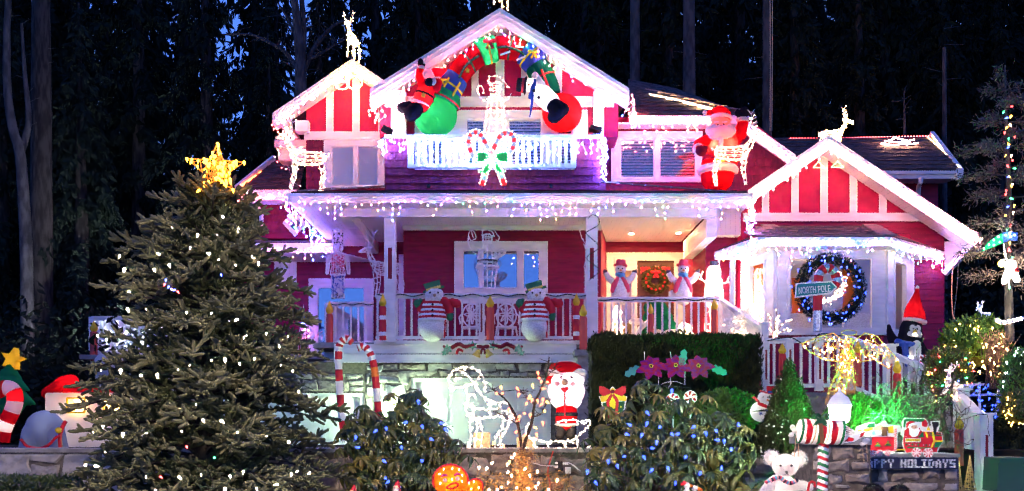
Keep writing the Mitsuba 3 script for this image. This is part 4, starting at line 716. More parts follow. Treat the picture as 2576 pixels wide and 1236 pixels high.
# bramble
bt = thing('bramble', 'tangle of bare dark brambles in front of the stair railing', 'bush'); r4 = rng_of(90); out = []
for i in range(170):
    p = P(r4.uniform(2215, 2395), r4.uniform(1000, 1100), 12.2 + r4.normal(0, .25)); d = unit(r4, 1)[0] * [1, .5, 1]; w = [p]
    if i < 12: p = P(2300 + r4.normal(0, 30), 1110, 12.2); d = np.array([r4.normal(0, .4), 0, 1.0]); w = [p]
    for s in range(12):
        d = d + r4.normal(0, .45, 3) + (P(2300, 1020, 12.2) - w[-1]) * .35; d /= np.linalg.norm(d); w.append(w[-1] + d * .075)
    out.append(tube(w, np.linspace(.009 if i < 12 else .0055, .003, 13), 4))
part(bt, 'twig', cat_(out), 'mat_twig', kind='stuff'); part(bt, 'stem', cat_([tube(smooth_path([P(a, b, 12.2) for a, b in q], 5), np.linspace(.03, .016, 5 * (len(q) - 1) + 1), 6) for q in ([(2385, 1110), (2372, 1040), (2390, 985), (2402, 945)], [(2300, 1120), (2330, 1060), (2392, 990)], [(2250, 1110), (2240, 1030), (2262, 960)])]), 'mat_twig')
# dry conifer at the right edge
dc = thing('dry_conifer', 'thin dry conifer with coloured bulbs up its trunk at the right edge', 'tree'); r5 = rng_of(95); Yd = 15.5
tp = smooth_path([P(2540, 860, Yd), P(2535, 640, Yd), P(2538, 480, Yd), P(2532, 330, Yd), P(2528, 165, Yd)], 8); part(dc, 'trunk', tube(tp, np.linspace(.075, .012, len(tp)), 8), 'mat_bark_pale', smooth=True)
for i in range(34):
    s = .18 + .80 * i / 33; o = tp[int(s * (len(tp) - 1))]; R = np.interp(s, [.1, .35, .55, .8, 1], [.5, .75, 1.0, .55, .15]) * r5.uniform(.6, 1.2); a = i * 2.4; h = np.array([math.cos(a), math.sin(a) * .8, 0]); w = o + h * R * np.linspace(0, 1, 6)[:, None] + np.array([0, 0, 1]) * (R * (.10 * np.linspace(0, 1, 6) - .15 * np.linspace(0, 1, 6) ** 2))[:, None]
    k = part(dc, 'branch', tube(w, np.linspace(.014, .004, 6), 4), 'mat_bark_pale'); m = int(230 * R) + 16; u = r5.uniform(.25, 1, m)[:, None]; q = o + h * R * u + np.array([0, 0, 1]) * R * (.10 * u - .15 * u ** 2) + r5.normal(0, .05, (m, 3))
    part(k, 'dry_needles', leaves(q, h + unit(r5, m) * 1.1, unit(r5, m),   .10 * r5.uniform(.6, 1.3, m), .018, r5, .1), 'mat_dry', kind='stuff')
# small bare tree with red bulbs, golden garland below it
bare('small bare tree hung with red bulbs before the garage door', [([(1314, 1150), (1310, 1110), (1300, 1060), (1285, 1025), (1269, 1003), (1250, 988), (1235, 979)], .022, .006), ([(1316, 1150), (1321, 1112), (1337, 1065), (1345, 1018), (1360, 982), (1376, 938), (1382, 900)], .028, .006), ([(1340, 1050), (1362, 1040), (1376, 1005)], .010, .004), ([(1345, 1020), (1310, 985)], .009, .003), ([(1370, 950), (1395, 930)], .008, .003), ([(1303, 1070), (1275, 1050), (1240, 1035)], .009, .003)], 13.2, 96, 'mat_twig', 16, 34)
# ================================================================ decorations without lamps of their own, and inflatables lit from within
def flat(t, name, pts, Y, mt, th=.014, label=None): return part(t, name, slab(pts, Y, th), mt, label=label)
def lamp_in(t, px, py, Y, r, col, L, w=None): return emit_mesh(t, 'lamp', pball(px, py, Y, r, sub=1), col, L, w=w)
def seg_tube(t, name, pts, Y, r, mt, n=5, sides=18, sy=1.0):
    p = smooth_path([P(a, b, Y) for a, b in pts], n); k = len(p); rr = np.full(k, r * Y / F) * (1 - .10 * np.abs(np.linspace(-1, 1, k)) ** 4); m = tube(p, rr, sides); v = np.array(m.vertices); v[:, 1] = Y + (v[:, 1] - Y) * sy; return part(t, name, tm(v, m.faces), mt, smooth=40)
def ring_on(t, name, a, b, Y, r, w, mt):          # a ribbon round a tube with axis a-b (pixels), at a
    a, b = P(*a, Y), P(*b, Y); return part(t, name, lathe([(r * Y / F, -w), (r * Y / F * 1.02, -w), (r * Y / F * 1.03, 0), (r * Y / F * 1.02, w), (r * Y / F, w)], a, 24, (b - a) / np.linalg.norm(b - a)), mt, smooth=50)
def bow(t, px, py, Y, s, mt, name='bow'):
    ms = [pball(px - s * .62, py - s * .1, Y, s * .58, (1, .35, .62), 2), pball(px + s * .62, py - s * .1, Y, s * .58, (1, .35, .62), 2), pball(px, py, Y - .01, s * .3, sub=2), slab([(px - 2, py), (px - s * .75, py + s * 1.2), (px - s * .2, py + s * 1.15), (px + 2, py)], Y, .02), slab([(px - 2, py), (px + s * .25, py + s * 1.25), (px + s * .8, py + s * 1.05), (px + 2, py)], Y + .002, .02)]
    return part(t, name, cat_(ms), mt, smooth=40)

# --- arch of presents on the balcony
ar = thing('inflatable_arch', 'inflatable arch of stacked presents with a Santa and a snowman over the balcony', 'inflatable'); YI = 22.80
part(ar, 'green_sack', cat_([pball(1096, 292, YI, 54, (1, .62, .98)), lathe([(40 * .009, -.1), (45 * .009, .0), (36 * .009, .16), (30 * .009, .16)], P(1117, 250, YI), 20, (P(1127, 228, YI) - P(1117, 250, YI)) / .22)]), 'cloth_green', smooth=50)
ring_on(ar, 'sack_tie', (1115, 254), (1125, 234), YI, 44, .02, 'mat_red'); bow(ar, 1083, 245, YI - .36, 11, 'mat_red', 'sack_bow')
part(ar, 'red_sack', pball(1414, 284, YI, 50, (1, .66, .98)), 'cloth_red', smooth=60)
seg_tube(ar, 'blue_present', [(1118, 247), (1133, 219), (1150, 195)], YI, 34, 'cloth_blue'); seg_tube(ar, 'red_present', [(1147, 199), (1163, 176), (1180, 157), (1200, 142), (1212, 135)], YI, 29, 'cloth_red'); seg_tube(ar, 'green_present', [(1206, 137), (1222, 129), (1240, 124), (1250, 122)], YI, 33, 'cloth_green')
seg_tube(ar, 'red_present', [(1246, 122), (1270, 120), (1300, 125), (1322, 136)], YI, 29, 'cloth_red'); seg_tube(ar, 'blue_present', [(1318, 132), (1331, 142), (1342, 155), (1349, 166)], YI, 33, 'cloth_blue'); seg_tube(ar, 'green_present', [(1347, 162), (1358, 182), (1371, 210), (1384, 242)], YI, 31, 'cloth_deep_green')
for a, b, r, m in (((1132, 220), (1140, 207), 34.6, 'yellow'), ((1178, 158), (1190, 149), 29.6, 'dark_green'), ((1285, 121), (1297, 124), 29.6, 'dark_green'), ((1229, 127), (1240, 124), 33.5, 'gold'), ((1334, 145), (1340, 152), 33.6, 'yellow'), ((1366, 199), (1371, 210), 31.6, 'red')): ring_on(ar, 'ribbon', a, b, YI, r, .022, 'mat_' + m)
for pts, m in (([(1112, 228), (1130, 196)], 'yellow'), ([(1136, 246), (1158, 208)], 'yellow'), ([(1155, 196), (1172, 166), (1195, 147), (1205, 141)], 'dark_green'), ([(1252, 121), (1275, 119), (1303, 128), (1318, 139)], 'dark_green'), ([(1362, 176), (1376, 210), (1385, 236)], 'red')):
    p = smooth_path([P(a, b, YI - .29) for a, b in pts], 4); part(ar, 'ribbon', tube(p, .028, 5), 'mat_' + m)
for a, b in (([1258, 139], [1284, 130]), ([1300, 152], [1325, 141]), ([1296, 118], [1318, 120])): part(ar, 'stripe', tube([P(*a, YI - .27), P(*b, YI - .26)], .024, 5), 'mat_white')
bow(ar, 1232, 105, YI - .30, 15, 'mat_red', 'red_bow'); bow(ar, 1343, 131, YI - .31, 13, 'mat_yellow', 'yellow_bow'); bow(ar, 1112, 202, YI - .31, 10, 'mat_yellow', 'yellow_bow'); flat(ar, 'gold_star', star_pts(1176, 178, 8, 3.4), YI - .28, 'mat_yellow')
def kids(root, name): return root + '__' + name
def sp(root, sub, name, mesh, mt, smooth=50): return part(root + '__' + sub, name, mesh, mt, smooth=smooth)
s_ = part(ar, 'santa', plimb([(1075, 222, 20), (1066, 246, 25), (1058, 262, 23)], YI - .34), 'cloth_red', smooth=60, label='Santa clinging to the left end of the arch')
for nm, m, mt in (('fur_hem', lathe([(.19, -.04), (.235, 0), (.19, .045), (.1, .045)], P(1056, 262, YI - .34), 20, [-.3, 0, -.95]), 'white'), ('belt', lathe([(.215, -.028), (.222, 0), (.215, .028)], P(1068, 241, YI - .34), 20, [-.35, 0, -.94]), 'black'), ('beard', cat_([pball(1079, 191, YI - .38, 20, (1, .7, .8)), pball(1094, 196, YI - .36, 14, (1, .7, .8)), pball(1066, 190, YI - .36, 12, (1, .7, .7))]), 'white'),
    ('hat', limb([(P(1096, 186, YI - .36), .13), (P(1112, 181, YI - .36), .06), (P(1121, 177, YI - .36), .03)]), 'red'), ('raised_arm', plimb([(1064, 218, 11), (1056, 192, 10), (1058, 172, 9)], YI - .40), 'red'), ('cuff', pball(1059, 172, YI - .40, 11, (1, 1, .6), 2), 'white'), ('mitten', cat_([pball(1058, 158, YI - .4, 9, (.8, .8, 1.2), 2), pball(1066, 164, YI - .41, 4, sub=2)]), 'black'),
    ('bent_arm', plimb([(1098, 222, 11), (1102, 208, 10), (1090, 208, 9)], YI - .46), 'red'), ('cuff', pball(1092, 208, YI - .5, 10, (.7, 1, 1), 2), 'white'), ('mitten', pball(1080, 207, YI - .53, 11, (1, .8, 1), 2), 'black'), ('boot', plimb([(1050, 272, 17), (1040, 282, 20), (1034, 290, 17)], YI - .40), 'black'), ('boot', plimb([(1040, 268, 14), (1022, 272, 15), (1012, 272, 13)], YI - .28), 'black'), ('buckle', slab([(1062, 233), (1071, 236), (1068, 247), (1059, 243)], YI - .565, .02), 'gold')): sp(ar, 'santa', nm, m, 'cloth_' + mt if mt in ('red', 'white', 'black') else 'mat_' + mt)
s_ = part(ar, 'snowman', plimb([(1350, 222, 17), (1366, 240, 25), (1384, 258, 25)], YI - .34), 'cloth_white', smooth=60, label='snowman leaning on the right end of the arch')
for nm, m, mt in (('head', pball(1335, 215, YI - .38, 17), 'cloth_white'), ('hat', lathe([(.16, -.02), (.21, 0), (.16, .03), (.145, .19), (.10, .2), (.01, .2)], P(1322, 216, YI - .38), 18, [-1, 0, .12]), 'cloth_black'), ('hat_band', lathe([(.163, .03), (.165, .055), (.158, .085)], P(1322, 216, YI - .38), 18, [-1, 0, .12]), 'mat_red'), ('raised_arm', plimb([(1362, 214, 10), (1352, 200, 10), (1345, 190, 9)], YI - .42), 'cloth_white'), ('mitten', pball(1336, 180, YI - .42, 11, (1, .8, 1.1), 2), 'cloth_deep_green'),
    ('scarf', cat_([limb([(P(1345, 205, YI - .46), .05), (P(1338, 232, YI - .52), .05), (P(1333, 246, YI - .5), .04)]), limb([(P(1340, 240, YI - .55), .03), (P(1338, 262, YI - .55), .025), (P(1333, 292, YI - .53), .015)])]), 'mat_blue'), ('boot', plimb([(1394, 268, 20), (1404, 280, 21), (1394, 294, 17)], YI - .42), 'cloth_black'), ('boot', plimb([(1404, 266, 14), (1416, 276, 16)], YI - .40), 'cloth_black'), ('nose', limb([(P(1330, 214, YI - .56), .022), (P(1324, 215, YI - .62), .006)]), 'mat_orange'), ('button', pball(1355, 246, YI - .55, 4, sub=1), 'mat_black'), ('button', pball(1343, 229, YI - .55, 4, sub=1), 'mat_black')): sp(ar, 'snowman', nm, m, mt)
for x, y, r, L in ((1229, 129, 4, 60), (1090, 285, 5, 30), (1414, 284, 5, 24), (1064, 250, 4, 50)): lamp_in(ar, x, y, YI if y != 250 else YI - .3, r, (1, .8, .45), L)
lamp_in(ar, 1368, 242, YI - .34, 4, (1, .85, .75), 50); lamp_in(ar, 1335, 215, YI - .38, 3, (1, .85, .7), 30)
def cord(label, pts, mt='mat_wire_green', r=.012, Y=None, n=6):
    t = thing('cord', label, 'cord'); part(t, 'strand', tube(smooth_path([P(*p[:2], p[2] if len(p) > 2 else Y) for p in pts], n), r, 5), mt); return t

# --- big waving Santa on the porch roof
sa = thing('inflatable_santa', 'large glowing inflatable Santa waving on the porch roof', 'inflatable'); YS2 = 22.35
part(sa, 'body', plimb([(1816, 356, 38), (1816, 372, 42), (1811, 405, 45)], YS2), 'cloth_red', smooth=60); part(sa, 'skirt', plimb([(1808, 418, 44), (1804, 446, 41)], YS2), 'cloth_red', smooth=60); part(sa, 'fur_hem', lathe([(.30, -.10), (.44, -.05), (.46, .02), (.40, .10), (.30, .10)], P(1806, 431, YS2), 28), 'cloth_white', smooth=60)
part(sa, 'head', pball(1813, 312, YS2 - .12, 24), 'cloth_skin', smooth=60); part(sa, 'beard', cat_([pball(1813, 336, YS2 - .25, 30, (1.1, .7, .72)), pball(1786, 330, YS2 - .2, 12), pball(1840, 330, YS2 - .2, 12), pball(1795, 322, YS2 - .22, 10), pball(1832, 322, YS2 - .22, 10)]), 'cloth_white', smooth=60)
part(sa, 'hat', limb([(P(1817, 294, YS2 - .12), .20), (P(1812, 284, YS2 - .12), .15), (P(1796, 282, YS2 - .12), .08), (P(1780, 284, YS2 - .12), .04)]), 'cloth_red', smooth=60); part(sa, 'hat_fur', lathe([(.17, -.05), (.235, -.02), (.235, .03), (.17, .05)], P(1814, 298, YS2 - .12), 24, [.1, .1, 1]), 'cloth_white', smooth=60); part(sa, 'pompom', pball(1773, 284, YS2 - .14, 6, sub=2), 'cloth_white', smooth=60)
part(sa, 'raised_arm', plimb([(1846, 356, 16), (1862, 338, 16), (1869, 310, 13)], YS2), 'cloth_red', smooth=60); part(sa, 'cuff', lathe([(.10, -.05), (.14, -.03), (.14, .04), (.1, .05)], P(1868, 303, YS2), 18, [.02, 0, 1]), 'cloth_white', smooth=60); part(sa, 'mitten', cat_([pball(1873, 284, YS2, 13, (1, .7, 1.2)), pball(1856, 285, YS2, 7, (1, .8, 1.4), 2), pball(1863, 293, YS2, 9, sub=2)]), 'cloth_black', smooth=60)
part(sa, 'bent_arm', plimb([(1784, 352, 15), (1760, 364, 15), (1754, 374, 13)], YS2 - .1), 'cloth_red', smooth=60); part(sa, 'cuff', lathe([(.09, -.05), (.13, -.03), (.13, .04), (.09, .05)], P(1757, 376, YS2 - .3), 16, [.3, -1, 0]), 'cloth_white', smooth=60); part(sa, 'mitten', cat_([pball(1765, 380, YS2 - .42, 14, (1.05, .8, 1)), pball(1776, 374, YS2 - .46, 7, sub=2)]), 'cloth_dark_red', smooth=60)
part(sa, 'belt', lathe([(.39, -.07), (.408, 0), (.39, .07)], P(1812, 402, YS2), 30), 'cloth_dark_red', smooth=60); part(sa, 'buckle', ext(pp([(1801, 388), (1824, 388), (1824, 407), (1801, 407)], YS2 - .43).difference(pp([(1806, 393), (1819, 393), (1819, 402), (1806, 402)], YS2 - .43)), YS2 - .43, .03), 'mat_yellow'); part(sa, 'front_fur', plimb([(1814, 350, 6), (1813, 382, 6)], YS2 - .375), 'cloth_white', smooth=60); part(sa, 'front_fur', plimb([(1812, 412, 6), (1811, 424, 6)], YS2 - .40), 'cloth_white', smooth=60)
for x in (1806, 1820): part(sa, 'eye', pball(x, 314, YS2 - .335, 2.2, sub=1), 'mat_black')
for x in (1803, 1824): part(sa, 'eyebrow', plimb([(x - 5, 308, 2), (x + 4, 307, 2)], YS2 - .325), 'mat_white')
part(sa, 'nose', pball(1814, 318, YS2 - .35, 4, sub=2), 'mat_skin'); part(sa, 'moustache', cat_([pball(1804, 323, YS2 - .36, 8, (1.2, .6, .5), 2), pball(1824, 323, YS2 - .36, 8, (1.2, .6, .5), 2)]), 'cloth_white', smooth=60)
for x, y in ((1799, 366), (1833, 366), (1812, 425), (1813, 312)): lamp_in(sa, x, y, YS2 - (.24 if y == 366 else .10), 4, (1, .62, .16), 150 if y == 366 else 40)

# --- wire figures on the porch (unlit)
def wire_rings(rings, n=10, r=.007):              # rings: (centre, rx, ry) ; hoops joined by uprights
    a = np.linspace(0, 2 * np.pi, n + 1); hoops = [np.stack([c[0] + rx * np.cos(a), c[1] + ry * np.sin(a), np.full(n + 1, c[2])], 1) for c, rx, ry in rings]
    return list(hoops) + [np.array([h[i] for h in hoops]) for i in range(n)]
def cage(t, name, rings, mt='mat_wire_white', r=.009, n=10): return part(t, name, cat_([tube(p, r, 4) for p in wire_rings(rings, n)]), mt)
def col_px(px, Y, rows): return [(P(px if len(q) < 3 else q[2], q[0], Y), q[1] * Y / F, q[1] * Y / F * .8) for q in rows]
so = thing('toy_soldier', 'white wire toy soldier with red and blue beads standing on the porch rail', 'figure'); Yq = 23.45
cage(so, 'hat', col_px(850, Yq, [(577, 8), (584, 13), (598, 14), (616, 13)])); cage(so, 'head', col_px(850, Yq, [(618, 12), (626, 13), (636, 9)])); cage(so, 'coat', col_px(850, Yq, [(638, 15), (650, 17), (672, 16), (692, 20)]), n=12)
for s in (-1, 1): cage(so, 'arm', [(P(850 + s * 21, 643, Yq), .05, .05), (P(850 + s * 25, 664, Yq), .045, .045), (P(850 + s * 27, 690, Yq), .035, .035)], n=7); cage(so, 'leg', col_px(850 + s * 8, Yq, [(693, 9), (715, 8), (738, 7), (750, 9)]), n=8)
rq = rng_of(15)
for nm, (y0, y1, hw), n, m in (('hat_beads', (580, 616, 12), 50, 'charcoal'), ('coat_beads', (642, 690, 16), 130, 'hot_pink'), ('trouser_beads', (694, 738, 15), 90, 'blue'), ('boot_beads', (738, 752, 14), 30, 'black')):
    a = rq.uniform(0, 6.28, n); part(so, nm, cat_([ball(P(850 + hw * math.cos(q), rq.uniform(y0, y1), Yq + hw * .008 * math.sin(q)),   .018, 0) for q in a]), 'mat_' + m, kind='stuff')
def deer_wires(rg, legs=True):                    # reindeer facing -x, shoulder height 1, as wire paths
    w = []; a = np.linspace(0, 2 * np.pi, 11)
    spine = [(-.42, .98, .13), (-.30, .92, .21), (-.05, .90, .20), (.22, .93, .19), (.42, .96, .16), (.50, .98, .06)]; rings = [np.stack([np.full(11, x), r * .75 * np.cos(a), z + r * np.sin(a)], 1) for x, z, r in spine]
    w += rings + [np.array([q[i] for q in rings]) for i in range(0, 10, 1)]
    neck = [(-.40, 1.02, .13), (-.52, 1.22, .10), (-.60, 1.40, .075)]; nr = [np.stack([x + r * .6 * np.cos(a), r * .8 * np.sin(a), z + r * .5 * np.cos(a)], 1) for x, z, r in neck]; w += nr + [np.array([q[i] for q in nr]) for i in range(0, 10, 2)]
    hd = [(-.56, 1.46, .085), (-.70, 1.44, .075), (-.84, 1.38, .045), (-.90, 1.36, .02)]; hr = [np.stack([np.full(11, x), r * np.cos(a), z + r * np.sin(a)], 1) for x, z, r in hd]; w += hr + [np.array([q[i] for q in hr]) for i in range(0, 10, 2)]
    for s in (-1, 1):
        w.append(np.array([(-.58, s * .05, 1.53), (-.50, s * .18, 1.70), (-.52, s * .24, 1.92), (-.60, s * .22, 2.04)])); w.append(np.array([(-.51, s * .2, 1.74), (-.66, s * .2, 1.84)])); w.append(np.array([(-.52, s * .24, 1.90), (-.42, s * .3, 2.02)])); w.append(np.array([(-.54, s * .12, 1.62), (-.68, s * .14, 1.70)])); w.append(np.array([(-.54, s * .08, 1.50), (-.48, s * .16, 1.56), (-.56, s * .1, 1.5)]))
        for x0, kx, hx in ((-.32, -.30, -.36), (.40, .50, .46)):
            for d in (-.045, .045): w.append(np.array([(x0 + d * 1.6, s * .12, .82), (kx + d, s * .12, .46), (hx + d * .7, s * .12, .03)]))
            for z, e in ((.62, .06), (.46, .045), (.25, .038), (.06, .032)):
                xx = np.interp(z, [.03, .46, .82], [hx, kx, x0]); w.append(np.array([(xx - e, s * .12, z), (xx, s * .16, z), (xx + e, s * .12, z), (xx, s * .08, z), (xx - e, s * .12, z)]))
    w.append(np.array([(.50, 0, 1.02), (.58, 0, 1.12), (.56, 0, 1.02)])); return w
def place_w(ws, o, sc, yaw=0.0, flip=1, tilt=0.0):
    M = trimesh.transformations.rotation_matrix(yaw, [0, 0, 1])[:3, :3] @ trimesh.transformations.rotation_matrix(tilt, [0, 1, 0])[:3, :3] @ np.diag([flip * sc, sc, sc]); return [w @ M.T + o for w in ws]
def still_deer(label, px, py, Y, sc, yaw, flip=1):
    t = thing('wire_reindeer', label, 'reindeer figure', None); ws = place_w(deer_wires(rng_of(1)), P(px, py, Y), sc, yaw, flip); part(t, 'frame', cat_([tube(w, .009, 4) for w in ws]), 'mat_wire_white'); return t
still_deer('unlit white wire reindeer beside the left porch post', 972, 752, 22.25, .72, .55); still_deer('unlit white wire reindeer with spread antlers behind the right porch post', 1486, 752, 22.3, .74, 1.35)
ws_ = thing('wire_santa', 'unlit white wire Santa with a drum shaped waist before the porch window', 'figure'); Yw = 22.3
cage(ws_, 'legs', col_px(1226, Yw, [(672, 28), (700, 22), (726, 20)]), n=12); cage(ws_, 'coat', col_px(1226, Yw, [(614, 12), (632, 22), (655, 25), (664, 25), (674, 30)]), n=12); part(ws_, 'belt', lathe([(.225, -.015), (.24, 0), (.225, .015)], P(1226, 658, Yw), 24), 'mat_black')
cage(ws_, 'head', col_px(1226, Yw, [(590, 8), (598, 13), (608, 12), (615, 7)])); part(ws_, 'hat', cat_([tube(smooth_path([P(a, b, Yw) for a, b in q], 5), .012, 5) for q in ([(1212, 594), (1216, 578), (1226, 572), (1240, 576), (1250, 590), (1256, 598), (1253, 606), (1247, 604)], [(1212, 594), (1228, 590), (1244, 596)], [(1244, 596), (1238, 584), (1228, 580)])]), 'mat_wire_white')
cage(ws_, 'sack', [(P(1262, 624, Yw), .02, .02), (P(1256, 632, Yw), .16, .12), (P(1252, 642, Yw), .14, .12), (P(1246, 652, Yw), .05, .05)], n=9); part(ws_, 'raised_arm', cat_([tube(smooth_path([P(a, b, Yw) for a, b in q], 5), .011, 5) for q in ([(1210, 632), (1194, 622), (1184, 606), (1180, 596)], [(1205, 645), (1188, 632), (1178, 612), (1178, 598)], [(1178, 598), (1180, 586), (1186, 580), (1194, 586), (1197, 600), (1186, 606)], [(1186, 580), (1188, 592), (1192, 600)])]), 'mat_wire_white')
# --- striped snowmen tied to the railing
def striped_snowman(label, px, hat_h, Y=21.72):
    t = thing('stuffed_snowman', label, 'snowman', None); q = lambda n, m, mt, s=45: part(t, n, m, 'mat_' + mt, smooth=s)
    q('body', plimb([(px - 2, 821, 34), (px - 2, 826, 35)], Y + .02), 'fleece')
    for i in range(8): y0 = 764 + i * 6.0; w = np.interp(i, [0, 7], [28, 37]); q('stripe', lathe([(w * Y / F * .98, -.028), (w * Y / F, -.012), (w * Y / F, .012), (w * Y / F * .98, .028), (.02, .028)], P(px - 2, y0, Y + .02), 22), 'red_fabric' if i % 2 == 0 else 'white_fabric')
    q('head', cat_([pball(px + 2, 742, Y, 24, (1, .8, .82)), pball(px + 2, 752, Y, 23, (1, .8, .6))]), 'fleece')
    for x in (-8, 12): q('eye', pball(px + x, 737, Y - .17, 2.6, sub=1), 'black')
    q('nose', pball(px + 3, 743, Y - .2, 4, sub=2), 'tan')
    for y in (766, 781, 794): q('button', pball(px - 2, y, Y - .25 - (y - 766) * .0012, 3, sub=1), 'black')
    q('hat_brim', limb([(P(px - 22, 735 - hat_h * 0, Y - .05), .03), (P(px + 24, 722, Y - .05), .03)], taubin=2), 'green'); q('hat', prism([P(px - 16, 733, Y - .1), P(px + 18, 723, Y - .1), P(px + 15, 704, Y - .1), P(px - 26, 716, Y - .1)], (0, .22, 0)), 'green'); q('hat_band', prism([P(px - 17, 734, Y - .115), P(px + 19, 723, Y - .115), P(px + 17, 717, Y - .115), P(px - 19, 728, Y - .115)], (0, .02, 0)), 'glitter_gold')
    q('sleeve', plimb([(px - 22, 766, 9), (px - 34, 778, 8)], Y - .05), 'red_fabric'); q('mitten', cat_([pball(px - 39, 764, Y - .06, 11, (.95, .6, 1.05), 2), pball(px - 32, 756, Y - .08, 5, sub=2)]), 'green')
    q('sleeve', plimb([(px + 28, 758, 11), (px + 40, 775, 10), (px + 42, 786, 9)], Y - .03), 'red_fabric'); q('cuff', plimb([(px + 43, 792, 8.5), (px + 42, 800, 8)], Y - .03), 'green'); q('mitten', cat_([pball(px + 58, 764, Y - .02, 12, (1, .6, .95), 2), pball(px + 48, 758, Y - .02, 8, sub=2)]), 'red_fabric')
    q('candy_cane', tube([P(px + 30, 805, Y - .1), P(px + 28, 850, Y - .1)], .018, 6), 'red'); return t
striped_snowman('stuffed snowman in a striped jumper and green hat left of the middle post', 1090, 0); striped_snowman('stuffed snowman in a striped jumper and green hat right of the middle post', 1347, 0)
# --- plastic candles
def candle(label, px, y0, y1, Y, body='coral', w=8.5, drip=False):
    t = thing('plastic_candle', label, 'candle', None); a, b = P(px, y1, Y), P(px, y0 + (y1 - y0) * .27, Y); r = w * Y / F; h = b[2] - a[2]
    part(t, 'stem', lathe([(.01, 0), (r * 1.05, 0), (r, .04), (r * .97, h * .97), (r * .8, h), (.01, h)], a, 16), 'mat_' + body, smooth=40); fh = (y1 - y0) * .27 * Y / F
    part(t, 'flame', lathe([(r * .55, -.01), (r * 1.02, fh * .18), (r * 1.08, fh * .36), (r * .66, fh * .62), (r * .22, fh * .88), (.004, fh)], b, 14), 'mat_yellow', smooth=50)
    for k in range(5) if not drip else (): aa = k * 1.257; part(t, 'rib', tube([a + [r * math.cos(aa), r * math.sin(aa), .03], b + [r * math.cos(aa) * .97, r * math.sin(aa) * .97, -.03]], .006, 4), 'mat_' + body)
    if drip:
        for k in range(4): z0 = h * (.12 + .24 * k); part(t, 'band', lathe([(r * 1.0, z0), (r * 1.03, z0 + .03), (r * 1.03, z0 + h * .1), (r * 1.0, z0 + h * .12)], a, 16), 'mat_white' if k % 2 == 0 else 'mat_red', smooth=40)
    return t
candle('red plastic candle at the outer corner of the left porch rail', 829, 757, 882, 23.2); candle('red and white wavy candle at the left end of the middle railing', 963, 740, 856, 21.75, 'red', 8.5, True); candle('red plastic candle between the two striped snowmen', 1233, 744, 856, 21.72, w=9.5); candle('red and white wavy candle right of the second striped snowman', 1450, 738, 856, 21.8, 'red', 8.5, True)
candle('red plastic candle beside the right porch post on the stone pier', 1467, 766, 880, 21.35, w=9.5); candle('red plastic candle with a hooked cane behind it, middle of the door railing', 1637, 764, 862, 22.3, w=7); k_ = candle('red plastic candle leaning where the door railing turns down', 1797, 752, 856, 22.2, w=8.5); candle('yellow tipped candle standing on the stair landing rail', 1968, 864, 962, 18.4, 'red', 9); candle('orange candle behind the golden angel', 2158, 858, 972, 17.9, 'coral', 9)
candle('dark red candle rising from the brambles', 2257, 902, 1042, 15.6, 'red', 9.5); candle('tall red candle at the foot of the lowest stair railing', 2413, 1046, 1172, 13.4, 'coral', 10.5); candle('red plastic candle at the far left end of the deck', 236, 808, 908, 26.3, 'coral', 9)
# --- bell swag on the deck front
sw = thing('bell_garland', 'flat garland of gold bells and ribbons on the white deck front', 'garland'); Yb = 21.84
for s in (-1, 1):
    X = lambda d: 1215 + s * d; part(sw, 'ribbon', tube(smooth_path([P(X(a), b, Yb) for a, b in ((22, 868), (45, 873), (60, 866), (80, 876))], 5), .045, 6), 'mat_dark_red'); part(sw, 'ribbon', tube(smooth_path([P(X(a), b, Yb - .01) for a, b in ((50, 884), (62, 880), (66, 892))], 5), .03, 6), 'mat_red')
    part(sw, 'leaf', slab(star_pts(X(90), 879, 13, 8, 6), Yb - .02, .03), 'mat_glitter_green'); part(sw, 'leaf', slab(star_pts(X(97), 888, 9, 5, 5), Yb - .03, .03), 'mat_glitter_green'); part(sw, 'leaf', slab(star_pts(X(26), 870, 13, 6, 6), Yb - .03, .03), 'mat_glitter_green'); part(sw, 'berry', pball(X(98), 872, Yb - .03, 3, sub=1), 'mat_dark_red')
    m = lathe([(.01, .0), (.04, -.01), (.055, -.06), (.085, -.14), (.10, -.16), (.02, -.15)], P(X(9), 880, Yb - .06), 14); rot(m, s * -.45, P(X(9), 880, Yb - .06)); part(sw, 'bell', m, 'mat_glitter_gold', smooth=40)
bow(sw, 1215, 874, Yb - .08, 14, 'mat_dark_red')
# --- candy cane pair at the left of the garage
cc = thing('candy_cane', 'tall candy cane leaning inwards, left one of the pair by the garage', 'candy cane'); cd = thing('candy_cane', 'tall candy cane with an orange band, right one of the pair by the garage', 'candy cane')
for t, pts in ((cc, [(868, 1112), (859, 1040), (853, 949), (852, 885), (858, 862), (872, 853), (886, 862)]), (cd, [(956, 1090), (948, 988), (940, 918), (930, 888), (916, 872), (900, 876)])):
    p = smooth_path([P(a, b, 15.0) for a, b in pts], 8); n = len(p); k = 0
    for i in range(0, n - 1, 3): part(t, 'band', tube(p[i:i + 4], .055, 10), 'mat_red' if k % 2 else ('mat_orange' if t is cd and k == 4 else 'mat_white'), smooth=40); k += 1
wb = thing('greeting_board', 'small teal greeting board hanging under the left deck', 'sign'); part(wb, 'board', slab([(742, 920), (811, 918), (813, 950), (806, 955), (744, 955)], 23.1, .02), 'mat_teal')
